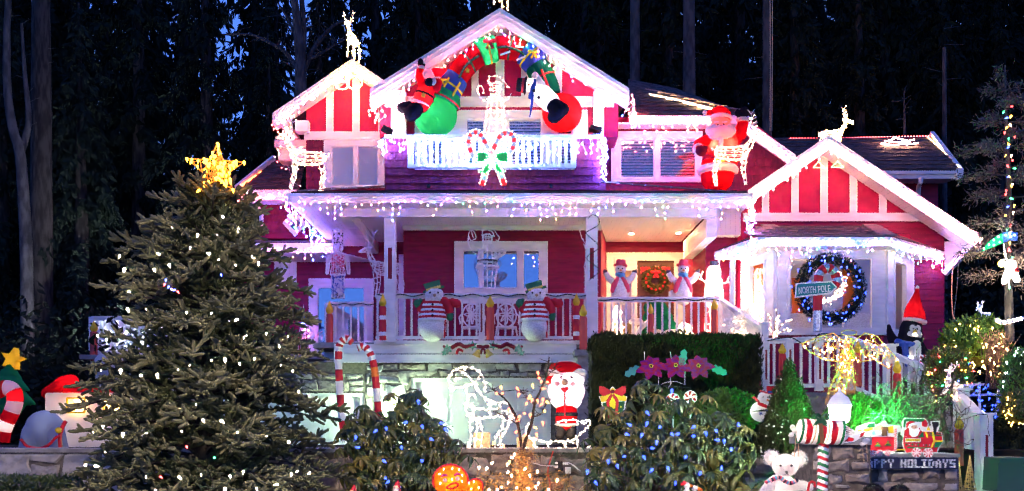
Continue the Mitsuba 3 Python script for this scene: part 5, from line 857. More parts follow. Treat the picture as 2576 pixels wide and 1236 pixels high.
def text(t, s, px, py, Y, hpx, mt, name='lettering', ang=0.0, bold=True, depth=.006, wpx=None):
    m = meshkit.text_mesh(s, hpx * Y / F, depth, bold); v = np.array(m.vertices)
    if wpx: v[:, 0] *= wpx * Y / F / (v[:, 0].max() - v[:, 0].min())
    v = np.stack([v[:, 0], -v[:, 2], v[:, 1]], 1); c, s_ = math.cos(ang), math.sin(ang); v = np.stack([v[:, 0] * c - v[:, 2] * s_, v[:, 1], v[:, 0] * s_ + v[:, 2] * c], 1) + P(px, py, Y); return part(t, name, tm(v, m.faces), mt)
text(wb, 'Holidays', 748, 950, 23.095, 11, 'mat_hot_pink', wpx=58)
for i, (x0, x1, y0, y1, Y) in enumerate(((1191, 1232, 1089, 1134, 13.95), (1300, 1347, 1101, 1134, 14.1))): t = thing('carton', ('tan cardboard box at the feet of the wire goat', 'tan cardboard box beside the lit sleigh')[i], 'box'); part(t, 'box', pbox(x0, x1, y0, y1, Y, .25), 'mat_tan_box'); part(t, 'tape', pbox((x0 + x1) / 2 - 2, (x0 + x1) / 2 + 2, y0 - .3, y1, Y - .003, .254), 'mat_tan')
# --- big bearded Santa with a lamp inside
bs = thing('plastic_santa', 'short plastic Santa with a huge white glowing beard by the garage', 'figure'); Yt = 14.3; q = lambda n, m, mt, s=45: part(bs, n, m, mt, smooth=s)
q('head', cat_([pball(1425, 955, Yt, 46, (1, .7, .72)), pball(1425, 985, Yt, 47, (1, .7, .85)), pball(1425, 1005, Yt, 40, (1, .7, .75))]), 'cloth_white'); q('hat', cat_([pball(1423, 930, Yt, 42, (1, .75, .48)), plimb([(1395, 930, 16), (1384, 948, 11), (1381, 962, 7)], Yt - .05)]), 'cloth_red'); q('hat_fur', plimb([(1384, 938, 10), (1425, 932, 11), (1466, 938, 10)], Yt - .09), 'cloth_white')
for x in (1412, 1438): q('eye', pball(x, 950, Yt - .19, 3.2, sub=1), 'mat_black')
q('nose', pball(1421, 962, Yt - .215, 8, sub=2), 'mat_tan'); q('mouth', plimb([(1415, 979, 4), (1420, 981, 6), (1426, 978, 4)], Yt - .205), 'mat_red'); [q('cheek', pball(x, 966, Yt - .17, 6, (1, .4, 1), 2), 'mat_pink') for x in (1402, 1441)]
q('coat', plimb([(1425, 1030, 26), (1425, 1056, 28)], Yt), 'cloth_red'); q('belt', lathe([(.155, -.025), (.165, 0), (.155, .025)], P(1425, 1043, Yt), 20), 'mat_black'); q('fur_hem', lathe([(.13, -.03), (.175, 0), (.13, .03)], P(1425, 1068, Yt), 20), 'mat_fleece'); [q('boot', plimb([(x, 1075, 12), (x, 1090, 12), (x - 3, 1094, 13)], Yt - .02), 'mat_black') for x in (1411, 1438)]; q('cane', tube([P(1421, 975, Yt - .24), P(1421, 1050, Yt - .24)], .012, 6), 'mat_red')
lamp_in(bs, 1425, 985, Yt, 7, (.80, .90, 1.0), 60, 8)
# --- plywood cut-outs and stakes among the shrubs
po = thing('poinsettia_panel', 'three glittering magenta poinsettias with teal leaves before the hedge', 'ornament'); Yp_ = 15.2
for fx, fy, a0 in ((1638, 921, 0), (1700, 919, 12), (1757, 920, 6)):
    for i in range(7):
        a = math.radians(a0 + i * 51.4); L = 44 * (1.0 if math.sin(a) > -.3 else .72); c, s = math.cos(a), math.sin(a); pts = [(fx + c * L * u - s * w, fy + (s * L * u + c * w) * .85) for u, w in ((.08, 4), (.45, 12), (.75, 8), (1, 0), (.75, -8), (.45, -12), (.08, -4))]; part(po, 'petal', slab(pts, Yp_ + .012 * (i % 2) + (.03 if fx == 1700 else 0), .010), 'mat_glitter_magenta')
    part(po, 'stamen', cat_([pball(fx + 4 * math.cos(k), fy + 4 * math.sin(k), Yp_ - .02, 2, sub=0) for k in range(6)]), 'mat_glitter_gold', kind='stuff')
for lx, ly, a in ((1592, 934, 150), (1808, 932, 25), (1718, 902, -80)): c, s = math.cos(math.radians(a)), math.sin(math.radians(a)); part(po, 'leaf', slab([(lx + c * u - s * w, ly + s * u + c * w) for u, w in ((-20, 3), (-12, 10), (-6, 7), (2, 12), (8, 7), (16, 9), (24, 0), (16, -9), (8, -7), (2, -12), (-6, -7), (-12, -10), (-20, -3))], Yp_ + .03, .01), 'mat_teal')
part(po, 'stand', cat_([tube([P(a, b, Yp_ + .05) for a, b in w], .006, 4) for w in ([(1657, 930), (1657, 970), (1678, 962), (1700, 960), (1723, 968), (1723, 930)], [(1690, 925), (1686, 955), (1688, 965), (1676, 986)], [(1621, 885), (1621, 920)], [(1686, 885), (1690, 910)])]), 'mat_wire_white')
gp = thing('gift_cutout', 'painted wooden gift with a big red bow standing left of the hedge shrubs', 'ornament'); Yg = 13.6
flat(gp, 'outline', [(1507, 997), (1517, 1000), (1541, 972), (1566, 1000), (1578, 996), (1575, 1012), (1568, 1058), (1522, 1058), (1513, 1015)], Yg, 'mat_white', .02); flat(gp, 'box', [(1515, 1014), (1572, 1010), (1565, 1055), (1524, 1055)], Yg - .005, 'mat_dark_green', .005); flat(gp, 'lid', [(1509, 1000), (1541, 976), (1577, 1000), (1574, 1010), (1556, 1008), (1552, 1022), (1544, 1030), (1534, 1022), (1531, 1010), (1513, 1012)], Yg - .009, 'mat_yellow', .004)
for s in (-1, 1): flat(gp, 'bow', [(1541 + s * 3, 984), (1541 + s * 22, 973), (1541 + s * 34, 971), (1541 + s * 34, 988), (1541 + s * 24, 998), (1541 + s * 4, 990)], Yg - .013, 'mat_red', .004); flat(gp, 'ribbon', [(1541 + s * 3, 990), (1541 + s * 16, 1008), (1541 + s * 12, 1055), (1541 + s * 5, 1055), (1541 + s * 8, 1012), (1541, 996)], Yg - .017, 'mat_red', .004)
flat(gp, 'knot', circ(1541, 986, 5, 10), Yg - .021, 'mat_dark_red', .004)
for x, y in ((1522, 1030), (1527, 1045), (1556, 1040), (1562, 1024), (1544, 1048)): flat(gp, 'dot', circ(x, y, 2.4, 8), Yg - .012, 'mat_yellow', .002)
for lab, cx, cy, r in (('peppermint swirl stake, lower left one of two', 1693, 1006, 17), ('peppermint swirl stake, upper right one of two', 1737, 1000, 17)):
    t = thing('peppermint_stake', lab + ', behind the right bush', 'ornament'); Ym = 13.0; flat(t, 'disc', circ(cx, cy, r, 24), Ym, 'mat_white', .015)
    for k in range(6): a = k * math.pi / 3; flat(t, 'stripe', [(cx + .2 * r * math.cos(a), cy + .2 * r * math.sin(a)), (cx + .62 * r * math.cos(a + .12), cy + .62 * r * math.sin(a + .12)), (cx + .94 * r * math.cos(a + .35), cy + .94 * r * math.sin(a + .35)), (cx + .94 * r * math.cos(a + .78), cy + .94 * r * math.sin(a + .78)), (cx + .55 * r * math.cos(a + .62), cy + .55 * r * math.sin(a + .62))], Ym - .004, 'mat_red', .004)
    flat(t, 'slot', [(cx - 3, cy + 2), (cx + 3, cy + 2), (cx + 3, cy + 16), (cx - 3, cy + 16)], Ym - .008, 'mat_black', .003); part(t, 'stake', tube([P(cx, cy + 14, Ym + .02), P(cx, cy + 90, Ym + .02)], .012, 6), 'mat_wire_white')
sn = thing('snowman_cutout', 'flat painted snowman in a red hat and scarf peeking out left of the conical shrub', 'ornament'); Yn = 12.95
flat(sn, 'outline', [(1890, 1036)] + circ(1917, 1036, 30, 18, 27) , Yn, 'mat_white', .02); flat(sn, 'head', circ(1926, 1004, 20, 18), Yn - .004, 'mat_white', .02); flat(sn, 'hat', [(1912, 981), (1930, 987), (1928, 972), (1958, 972), (1954, 990), (1965, 996), (1962, 1000), (1910, 985)], Yn - .01, 'mat_red', .01); flat(sn, 'hat_band', [(1931, 984), (1953, 984), (1953, 990), (1932, 990)], Yn - .014, 'mat_blue', .004)
flat(sn, 'scarf', [(1908, 1012), (1916, 1014), (1940, 1024), (1938, 1030), (1918, 1024), (1905, 1018)], Yn - .012, 'mat_red', .004); flat(sn, 'scarf', [(1908, 1014), (1891, 1000), (1898, 997), (1912, 1010)], Yn - .016, 'mat_red', .004); flat(sn, 'nose', [(1929, 1005), (1942, 1007), (1929, 1010)], Yn - .02, 'mat_orange', .006); flat(sn, 'snowflake', star_pts(1914, 1041, 6, 2.5, 6), Yn - .006, 'mat_blue', .004); flat(sn, 'snowflake', star_pts(1930, 1035, 5, 2, 6), Yn - .006, 'mat_blue', .004)
for x in (1920, 1932): flat(sn, 'eye', circ(x, 1000, 1.8, 8), Yn - .03, 'mat_black', .004)
# --- letter box on its candy pole
lb = thing('letter_box', 'red and white striped candy shaped letter box on a striped pole', 'letter box'); Yl = 8.8; c0, c1 = P(2006, 1085, Yl), P(2118, 1089, Yl); ax = (c1 - c0) / np.linalg.norm(c1 - c0); Lb = np.linalg.norm(c1 - c0); rb = 31 * Yl / F
part(lb, 'body', lathe([(.01, 0), (rb * .6, 0), (rb * .95, .02), (rb, .05), (rb, Lb), (rb * .97, Lb), (rb * .95, Lb - .1), (.01, Lb - .1)], c0, 28, ax), 'cloth_white', smooth=40)
for u, w, m in ((.05, .010, 'green'), (.20, .026, 'red'), (.45, .020, 'green'), (.50, .030, 'red'), (.76, .026, 'red'), (.96, .010, 'green'), (.33, .004, 'tan'), (.63, .004, 'tan')): part(lb, 'stripe', lathe([(rb * 1.0, -w), (rb * 1.012, -w), (rb * 1.012, w), (rb * 1.0, w)], c0 + ax * Lb * u, 28, ax + [0, 0, -.12]), 'mat_' + m)
part(lb, 'hood', prism([P(2112, 1060, Yl - .05), P(2150, 1084, Yl - .05), P(2154, 1094, Yl - .05), P(2114, 1112, Yl - .05)], (0, .10, 0)), 'mat_fleece'); part(lb, 'flap', slab([(2114, 1116), (2134, 1098), (2178, 1085), (2172, 1098), (2150, 1112)], Yl - .06, .12), 'mat_white'); part(lb, 'flap_stripe', slab([(2124, 1112), (2136, 1100), (2150, 1104), (2146, 1110)], Yl - .064, .13), 'mat_red'); part(lb, 'flap_stripe', slab([(2166, 1091), (2177, 1086), (2172, 1097), (2162, 1102)], Yl - .064, .13), 'mat_red')
part(lb, 'lettering', cat_([slab([(2118 + 2 * i, 1072 + 6 * i), (2140 - 1 * i, 1078 + 5 * i), (2140 - 1 * i, 1079.3 + 5 * i), (2118 + 2 * i, 1073.3 + 6 * i)], Yl - .053, .003) for i in range(4)]), 'mat_dark_red', kind='stuff')
for px in (1994, 2176): part(lb, 'bow', cat_([pball(px, 1076 if px < 2000 else 1112, Yl, 7, (1, .6, 1.1), 2), pball(px - 3 if px < 2000 else px + 6, 1094 if px < 2000 else 1108, Yl, 7, (1, .6, .9), 2), pball(px + 5 if px < 2000 else px - 7, 1086 if px < 2000 else 1118, Yl, 6, sub=2)]), 'mat_fleece', smooth=40)
part(lb, 'green_bow', cat_([tube(smooth_path([P(2067, 1054, Yl - .02), P(2067 + s * 14, 1042, Yl - .02 + d), P(2067 + s * 24, 1050, Yl - .02 + d), P(2067 + s * 10, 1056, Yl - .02)], 5), .008, 5) for s, d in ((-1, 0), (1, 0), (-.6, -.05), (.7, .05))] + [slab([(2060, 1054), (2074, 1054), (2082, 1066), (2078, 1068), (2086, 1074), (2070, 1070), (2066, 1078), (2060, 1068), (2046, 1072), (2052, 1062)], Yl - .115, .015)]), 'mat_dark_green'); part(lb, 'ribbon', slab([(2060, 1066), (2070, 1066), (2074, 1116), (2064, 1116)], Yl - .122, .006), 'mat_brown')
pp0, pp1 = P(2070, 1117, Yl + .02), P(2065, 1300, Yl + .02); 
for i in range(22):
    a, b = pp0 + (pp1 - pp0) * i / 22, pp0 + (pp1 - pp0) * (i + 1) / 22; part(lb, 'pole', lathe([(.048, 0), (.048, np.linalg.norm(b - a))], b + [0, 0, 0], 14, (a - b) + [.012, 0, 0]), 'mat_' + ('red', 'white', 'green', 'white')[i % 4], smooth=40)
lamp_in(lb, 2080, 1086, Yl, 3, (1, .78, .55), 60); part(lb, 'cord', cat_([tube(smooth_path([P(a, b, Yl + .02) for a, b in q], 5), .004, 4) for q in ([(2002, 1098), (2000, 1130), (1998, 1150)], [(2010, 1100), (2008, 1150)], [(2168, 1116), (2172, 1150), (2174, 1165)], [(2180, 1116), (2182, 1162)])]), 'mat_tan')
# --- teddy bear
tb = thing('lit_teddy_bear', 'white fluffy teddy bear with fairy lights and a plaid scarf left of the letter box', 'teddy bear'); Yv = 9.2
def fluff(m, n, l, rg): p, fi = trimesh.sample.sample_surface(m, n, seed=int(rg.integers(1e6))); return leaves(p - m.face_normals[fi] * .004, m.face_normals[fi] + unit(rg, n) * .5, unit(rg, n), l, l * .16, rg)
rt_ = rng_of(51)
for nm, m in (('head', cat_([pball(1975, 1172, Yv, 33, (1, .8, .88)), pball(1976, 1183, Yv - .06, 17, (1, .8, .8))])), ('ear', pball(1941, 1152, Yv + .02, 18, (1, .45, 1))), ('ear', pball(2010, 1155, Yv + .02, 18, (1, .45, 1))), ('body', cat_([pball(1964, 1236, Yv, 44, (1, .75, 1)), pball(1960, 1270, Yv, 50, (1, .8, 1))])), ('arm', plimb([(1990, 1222, 14), (2016, 1222, 13), (2034, 1226, 12)], Yv - .06)), ('arm', plimb([(1935, 1225, 15), (1918, 1250, 14)], Yv - .08))):
    k = part(tb, nm, m, 'cloth_white', smooth=60); part(k, 'fleece', fluff(m, 900 if nm in ('head', 'body') else 420, .030 if nm == 'ear' else .016, rt_), 'mat_fleece', kind='stuff')
for x in (1964, 1991): part(tb, 'eye', pball(x, 1172, Yv - .105, 3, sub=2), 'mat_black')
part(tb, 'nose', slab([(1975, 1186), (1983, 1186), (1981, 1190), (1977, 1190)], Yv - .115, .02), 'mat_black'); part(tb, 'mouth', ptube([(1974, 1195), (1979, 1192), (1984, 1195)], Yv - .108, .003), 'mat_black')
sc_ = smooth_path([P(a, b, Yv - .10) for a, b in ((1926, 1216), (1945, 1206), (1962, 1202), (1975, 1212), (1990, 1216), (2006, 1208))], 4)
for i in range(len(sc_) - 1): part(tb, 'scarf', tube([sc_[i], sc_[i + 1]], .020, 6), ('mat_hot_pink', 'mat_sky_blue', 'mat_pink', 'mat_navy')[i % 4])
part(tb, 'candy_cane', tube(smooth_path([P(a, b, Yv - .12) for a, b in ((2030, 1250), (2034, 1226), (2038, 1214), (2048, 1214), (2050, 1226))], 6), .011, 7), 'mat_red'); lamp_in(tb, 1975, 1172, Yv, 3, (1, .80, .62), 17); lamp_in(tb, 1964, 1240, Yv, 3, (1, .80, .62), 24)
for x, y in ((1941, 1153), (2010, 1156)): lamp_in(tb, x, y, Yv - .03, 2, (1, .78, .55), 13)
# --- train cut-out on the right wall
tr = thing('train_cutout', 'painted train cut-out with a waving Santa on the right stone wall', 'ornament'); Yr = 10.42
Q = lambda pts: [(2066.1 + a * .1861, 1006.2 + b * .1861) for a, b in pts]
flat(tr, 'car_outline', Q([(640, 500), (470, 470), (480, 370), (540, 350), (640, 310), (720, 300), (740, 350), (860, 290), (900, 330), (980, 340), (1060, 345), (1090, 400), (1070, 440), (1030, 440), (1030, 640), (1000, 700), (960, 710), (640, 720)]), Yr, 'mat_white', .016); flat(tr, 'car_body', Q([(660, 505), (985, 500), (985, 690), (640, 695)]), Yr - .004, 'mat_red', .004); flat(tr, 'engine_outline', Q([(1075, 470), (1100, 380), (1095, 300), (1130, 245), (1400, 250), (1450, 300), (1450, 360), (1490, 350), (1480, 290), (1600, 285), (1600, 350), (1580, 430), (1630, 440), (1650, 560), (1600, 640), (1570, 720), (1140, 720), (1100, 610), (1110, 500)]), Yr + .001, 'mat_white', .016)
for nm, pts, m, o in (('engine_body', [(1110, 505), (1380, 505), (1380, 430), (1620, 440), (1640, 560), (1580, 640), (1560, 710), (1150, 715), (1110, 610)], 'red', 4), ('cab_roof', [(1115, 270), (1140, 252), (1390, 258), (1420, 300), (1395, 325), (1380, 300), (1150, 290), (1130, 380), (1110, 370)], 'green', 4), ('cab_panel', [(1300, 510), (1380, 430), (1385, 505)], 'green', 6), ('boiler_stripe', [(1450, 445), (1620, 450), (1622, 462), (1450, 458)], 'green', 6), ('boiler_stripe', [(1450, 470), (1628, 480), (1630, 492), (1450, 485)], 'green', 6), ('boiler_front', [(1545, 575), (1640, 570), (1590, 640), (1520, 650)], 'green', 7), ('gold_band', [(1495, 430), (1520, 430), (1545, 560), (1500, 650), (1480, 650), (1515, 555)], 'yellow', 9), ('gold_band', [(1540, 550), (1645, 550), (1643, 568), (1540, 572)], 'yellow', 9), ('gold_band', [(1400, 430), (1425, 430), (1450, 512), (1425, 512)], 'yellow', 9), ('funnel', [(1500, 300), (1590, 300), (1585, 350), (1560, 380), (1550, 470), (1515, 470), (1515, 370), (1500, 340)], 'black', 8), ('bell', [(1425, 415), (1450, 360), (1475, 415)], 'yellow', 6), ('label', [(1135, 520), (1345, 522), (1340, 575), (1135, 573)], 'white', 7), ('label_panel', [(1143, 528), (1337, 530), (1333, 567), (1143, 565)], 'yellow', 9), ('lower_stripe', [(1165, 640), (1480, 645), (1480, 660), (1165, 655)], 'green', 7), ('coupling', [(1000, 665), (1140, 668), (1140, 685), (1000, 682)], 'yellow', 5),
        ('santa_coat', [(1120, 500), (1125, 420), (1170, 380), (1340, 380), (1370, 440), (1300, 510)], 'red', 8), ('santa_beard', [(1190, 380), (1230, 350), (1310, 360), (1335, 420), (1300, 490), (1240, 510), (1190, 470)], 'white', 11), ('santa_face', [(1205, 370), (1235, 345), (1290, 345), (1305, 380), (1255, 400)], 'skin', 14), ('santa_hat', [(1150, 390), (1150, 320), (1200, 285), (1250, 290), (1290, 320), (1210, 340), (1180, 370)], 'red', 13), ('hat_fur', [(1165, 380), (1190, 330), (1270, 305), (1300, 330), (1215, 355), (1185, 385)], 'white', 16), ('santa_arm', [(1340, 420), (1330, 350), (1370, 360), (1380, 420)], 'white', 10), ('mitten', [(1360, 350), (1365, 290), (1410, 270), (1440, 310), (1435, 360), (1400, 370)], 'red', 12), ('pompom', circ(1125, 392, 22, 10), 'white', 12),
        ('toy_bear', [(815, 490), (820, 420), (805, 375), (830, 365), (900, 368), (905, 410), (890, 430), (895, 490)], 'brown', 8), ('toy_horse', [(560, 430), (570, 400), (690, 370), (700, 400), (620, 430)], 'gold', 8), ('toy_block', [(680, 430), (730, 420), (740, 470), (690, 480)], 'sky_blue', 9), ('toy_giraffe', [(905, 450), (900, 370), (970, 355), (980, 450)], 'yellow', 7), ('toy_doll', [(740, 480), (760, 430), (800, 420), (810, 490)], 'white', 10), ('toy_duck', [(480, 460), (490, 410), (550, 400), (555, 450)], 'yellow', 8), ('toy_sack', [(700, 420), (720, 370), (800, 330), (830, 360), (800, 420)], 'tan', 6), ('toy_frog', [(610, 360), (650, 325), (720, 315), (725, 370), (640, 380)], 'green', 7), ('cane_post', [(990, 690), (990, 400), (1020, 400), (1020, 690)], 'white', 8)): flat(tr, nm, Q(pts), Yr - o * .001, 'mat_' + m, .004)
for i in range(10): flat(tr, 'cane_stripe', Q([(990, 690 - i * 30), (1020, 672 - i * 30), (1020, 658 - i * 30), (990, 676 - i * 30)]), Yr - .010, 'mat_red', .002)
for cx, cy in ((900, 590), (765, 600)):
    for k in range(3): flat(tr, 'painted_tree', Q([(cx, cy - 35 + k * 16), (cx + 25 + 14 * k, cy + k * 16), (cx - 25 - 14 * k, cy + k * 16)]), Yr - .008 - .001 * k, 'mat_' + ('green', 'yellow', 'green')[k], .003)
for i, x in enumerate((1150, 1190, 1230, 1270, 1310, 1380, 1420, 1465)): flat(tr, 'holly_leaf' if i % 2 == 0 else 'berry', Q(circ(x, 607 + i, 12 if i % 2 == 0 else 7, 8)), Yr - .009, 'mat_green' if i % 2 == 0 else 'mat_white', .002)
for cx, cy, r in ((690, 725, 42), (793, 722, 44), (902, 720, 44), (1290, 715, 68), (1447, 720, 68)):
    flat(tr, 'wheel', Q(circ(cx, cy, r, 20)), Yr - .012, 'mat_white', .008)
    for k in range(8): a = k * math.pi / 4; flat(tr, 'wheel_stripe', Q([(cx + .18 * r * math.cos(a), cy + .18 * r * math.sin(a)), (cx + .92 * r * math.cos(a + .25), cy + .92 * r * math.sin(a + .25)), (cx + .92 * r * math.cos(a + .62), cy + .92 * r * math.sin(a + .62))]), Yr - .015, 'mat_red', .003)
text(tr, "Garden Tour", 2066.1 + 1160 * .1861, 1006.2 + 558 * .1861, Yr - .0095, 3.6, 'mat_brown', bold=False, depth=.001, wpx=29)
for x, y in ((1235, 375), (1275, 376)): flat(tr, 'eye', Q(circ(x, y - 6, 5, 6)), Yr - .018, 'mat_black', .003)
hb = thing('greeting_board', 'long navy board reading HAPPY HOLIDAYS on the right stone wall', 'sign'); part(hb, 'board', pbox(2148, 2411, 1152, 1181, 10.40, .03), 'mat_navy')
FONT = {'H': '101101111101101', 'A': '010101111101101', 'P': '110101110100100', 'Y': '101101010010010', 'O': '111101101101111', 'L': '100100100100111', 'I': '111010010010111', 'D': '110101101101110', 'S': '111100111001111'}
x = 2164.0
for ch in 'HAPPY HOLIDAYS':
    if ch != ' ':
        ms = []
        for r in range(5):
            for c in range(3):
                if FONT[ch][r * 3 + c] == '1':
                    for h_ in (0, 1): ms.append(pbox(x + c * 4.9, x + c * 4.9 + 4.5, 1156 + r * 4.4 + h_ * 2.2, 1156 + r * 4.4 + h_ * 2.2 + 1.5, 10.392, .008))
        part(hb, 'letter', cat_(ms), 'mat_silver')
    x += 17.6 if ch != ' ' else 14
# --- lantern on the pillar
pl_ = thing('pillar_lantern', 'white lantern glaring on top of the stone gate pillar', 'lantern'); Yz = 10.38; b = P(2112, 1099, Yz)
part(pl_, 'base', lathe([(.10, 0), (.10, .02), (.05, .05), (.05, .12), (.09, .15), (.10, .17)], b, 12), 'mat_white', smooth=40); emit_mesh(pl_, 'globe', lathe([(.01, .172), (.088, .172), (.102, .24), (.106, .315), (.01, .318)], b, 12), (.80, 1.0, .66), 110, w=30); part(pl_, 'roof', lathe([(.01, .318), (.128, .318), (.12, .335), (.09, .40), (.045, .44), (.02, .46), (.012, .50), (.001, .51)], b, 14), 'mat_white', smooth=40)
for k in range(6): a = k * math.pi / 3; part(pl_, 'bar', tube([b + [.102 * math.cos(a), .102 * math.sin(a), .17], b + [.113 * math.cos(a), .113 * math.sin(a), .318]], .006, 4), 'mat_white')
gl = thing('green_floodlight', 'added green light behind the pillar lantern, for the green glow on the shrub', 'lamp'); part(gl, 'stake', tube([P(2212, 1180, 11.6), P(2212, 1095, 11.6)], .012, 6), 'mat_black'); part(gl, 'housing', lathe([(.04, -.05), (.06, .02), (.055, .02), (.03, -.04)], P(2212, 1090, 11.6), 12, [0, .7, .7]), 'mat_black'); emit_mesh(gl, 'lens', lathe([(.05, .0), (.001, .0)], P(2212, 1090, 11.6) + [0, .008, .008], 12, [0, .7, .7]), (.02, 1.0, .10), 1300, w=20)  # added unseen source, aimed to give the shrub the lantern's green glow
# --- penguin
pe = thing('inflatable_penguin', 'inflatable penguin in a tall red hat and blue scarf below the bay window', 'inflatable'); Yk = 17.9; q = lambda n, m, mt, s=60: part(pe, n, m, mt, smooth=s)
q('body', plimb([(2292, 826, 27), (2288, 860, 31), (2286, 905, 37), (2286, 950, 36)], Yk), 'cloth_black'); q('belly', plimb([(2301, 868, 15), (2293, 905, 24), (2293, 945, 24)], Yk - .145), 'cloth_white'); q('face', cat_([pball(2300, 842, Yk - .15, 17, (1.15, .6, .8)), pball(2296, 826, Yk - .17, 8, (1, .7, 1.15)), pball(2309, 827, Yk - .17, 8, (1, .7, 1.15))]), 'cloth_white')
for x in (2298, 2308): q('eye', pball(x, 828, Yk - .225, 2, sub=1), 'mat_black')
q('beak', limb([(P(2302, 835, Yk - .23), .035), (P(2302, 836, Yk - .31), .012)]), 'mat_yellow'); q('hat', limb([(P(2301, 800, Yk), .19), (P(2299, 780, Yk), .15), (P(2303, 758, Yk), .085), (P(2306, 740, Yk), .045), (P(2308, 728, Yk), .03)]), 'cloth_red'); q('hat_fur', lathe([(.14, -.045), (.21, -.02), (.21, .03), (.14, .05)], P(2301, 809, Yk), 24, [.18, 0, 1]), 'cloth_white'); q('pompom', pball(2308, 724, Yk, 5, sub=2), 'cloth_white')
q('flipper', plimb([(2262, 868, 12), (2246, 856, 12), (2238, 836, 8), (2236, 820, 4)], Yk), 'cloth_black'); q('flipper', plimb([(2316, 868, 9), (2324, 885, 10), (2324, 905, 8)], Yk), 'cloth_black'); q('scarf', cat_([plimb([(2258, 860, 8), (2272, 866, 9), (2300, 868, 7)], Yk - .2), plimb([(2276, 866, 8), (2278, 890, 8), (2284, 920, 6)], Yk - .24)]), 'mat_blue')
p = smooth_path([P(a, b_, Yk - .25) for a, b_ in ((2313, 945), (2312, 915), (2318, 899), (2330, 899), (2334, 910))], 6)
for i in range(0, len(p) - 1, 2): q('cane_band', tube(p[i:i + 3], .034, 8), 'mat_red' if (i // 2) % 2 else 'mat_white')
lamp_in(pe, 2293, 900, Yk - .29, 1.5, (1, .85, .6), 150); lamp_in(pe, 2301, 842, Yk - .207, 1.2, (1, .85, .6), 130); lamp_in(pe, 2301, 790, Yk, 3, (1, .7, .5), 16)
# --- north pole sign and window wreath
npz = thing('north_pole_sign', 'striped candy cane post with a teal NORTH POLE arrow before the bay window', 'sign'); Yo = 18.25
p = smooth_path([P(a, b_, Yo) for a, b_ in ((2056, 835), (2057, 760), (2058, 710), (2062, 690), (2074, 677), (2088, 676), (2100, 688), (2104, 706), (2098, 722))], 6)
for i in range(0, len(p) - 1, 4): part(npz, 'band', tube(p[i:i + 5], .085, 12), 'mat_foil' if (i // 4) % 2 == 0 else 'mat_red', smooth=40)
flat(npz, 'board', [(2000, 750), (2003, 713), (2091, 707), (2106, 723), (2089, 740)], Yo - .14, 'mat_white', .03); flat(npz, 'face', [(2003, 746), (2006, 716), (2090, 711), (2102, 723), (2088, 736)], Yo - .146, 'mat_teal', .006); text(npz, 'NORTH POLE', 2008.5, 740, Yo - .147, 16, 'mat_white', ang=.075, wpx=80)
wr = thing('wreath', 'large evergreen wreath with blue bulbs hanging before the bay window', 'wreath'); Yx = 21.28; rg = rng_of(8); n = 5200; a = rg.uniform(0, 6.283, n); b_ = rg.uniform(0, 6.283, n); C = P(2089, 727, Yx); R, r = 75 * Yx / F, 12.5 * Yx / F * rg.uniform(.5, 1.15, n)
d = np.stack([np.cos(a) * np.cos(b_), np.sin(b_) * .8, np.sin(a) * np.cos(b_)], 1); pos = C + np.stack([np.cos(a), 0 * a, np.sin(a)], 1) * R + d * r[:, None]; part(wr, 'greenery', leaves(pos, d + unit(rg, n) * .9, unit(rg, n), .07, .016, rg), 'mat_forest_pale', kind='stuff'); ang = np.linspace(0, 2 * np.pi, 41); part(wr, 'hoop', tube(C + np.stack([np.cos(ang), 0 * ang, np.sin(ang)], 1) * R, 7 * Yx / F, 7), 'mat_forest'); part(wr, 'wire', tube([P(2089, 640, Yx), P(2079, 622, Yx - .1), P(2070, 605, Yx - .2)], .005, 4), 'mat_black')
# things seen through the bay window
for i, x in enumerate((2010, 2158)): ch = thing('dining_chair', ('white upholstered chair behind the bay window, left one', 'white upholstered chair behind the bay window, right one')[i], 'chair'); part(ch, 'backrest', ext(pp([(x - 30, 795), (x + 28, 795), (x + 30, 836), (x - 32, 836)], 22.2).buffer(.05), 22.15, .1), 'mat_fleece'); part(ch, 'seat', pbox(x - 30, x + 30, 832, 838, 22.24, .35), 'mat_fleece')
cu = thing('orange_curtain', 'orange curtain glowing inside the bay window', 'curtain'); part(cu, 'panel', pbox(2120, 2150, 660, 835, 22.78, .02), 'mat_orange'); part(cu, 'panel', pbox(1992, 2020, 700, 835, 22.78, .02), 'mat_orange'); part(cu, 'panel', pbox(1896, 1930, 655, 835, 22.5, .02), 'mat_orange')
il = thing('ceiling_lamp', 'warm lamp on the ceiling inside the bay window', 'lamp'); emit_mesh(il, 'shade', lathe([(.001, 0), (.12, 0), (.14, .04), (.001, .05)], np.array([(b1[0] + b2[0]) / 2, 22.3, bz1 - .13]), 14), (1.0, .72, .5), 16, w=10)
# --- front door: wreath, snowmen, inflatable tree
dw_ = thing('door_wreath', 'golden green wreath with red bows on the front door', 'wreath'); Yy = 26.15; rg = rng_of(18); n = 2600; a = rg.uniform(0, 6.283, n); b_ = rg.uniform(0, 6.283, n); C = P(1649, 706, Yy); R, r = 24 * Yy / F, 9 * Yy / F * rg.uniform(.4, 1.15, n); d = np.stack([np.cos(a) * np.cos(b_), np.sin(b_) * .6, np.sin(a) * np.cos(b_)], 1)
part(dw_, 'greenery', leaves(C + np.stack([np.cos(a), 0 * a, np.sin(a)], 1) * R + d * r[:, None], d + unit(rg, n) * .9, unit(rg, n), .06, .016, rg), 'mat_rhodo_a', kind='stuff'); bow(dw_, 1650, 686, Yy - .12, 11, 'mat_red')
for k in range(14): aa = k * .45 + .2; part(dw_, 'berry', pball(1649 + 24 * math.cos(aa), 706 + 24 * math.sin(aa), Yy - .1, 3.2, sub=1), 'mat_red')
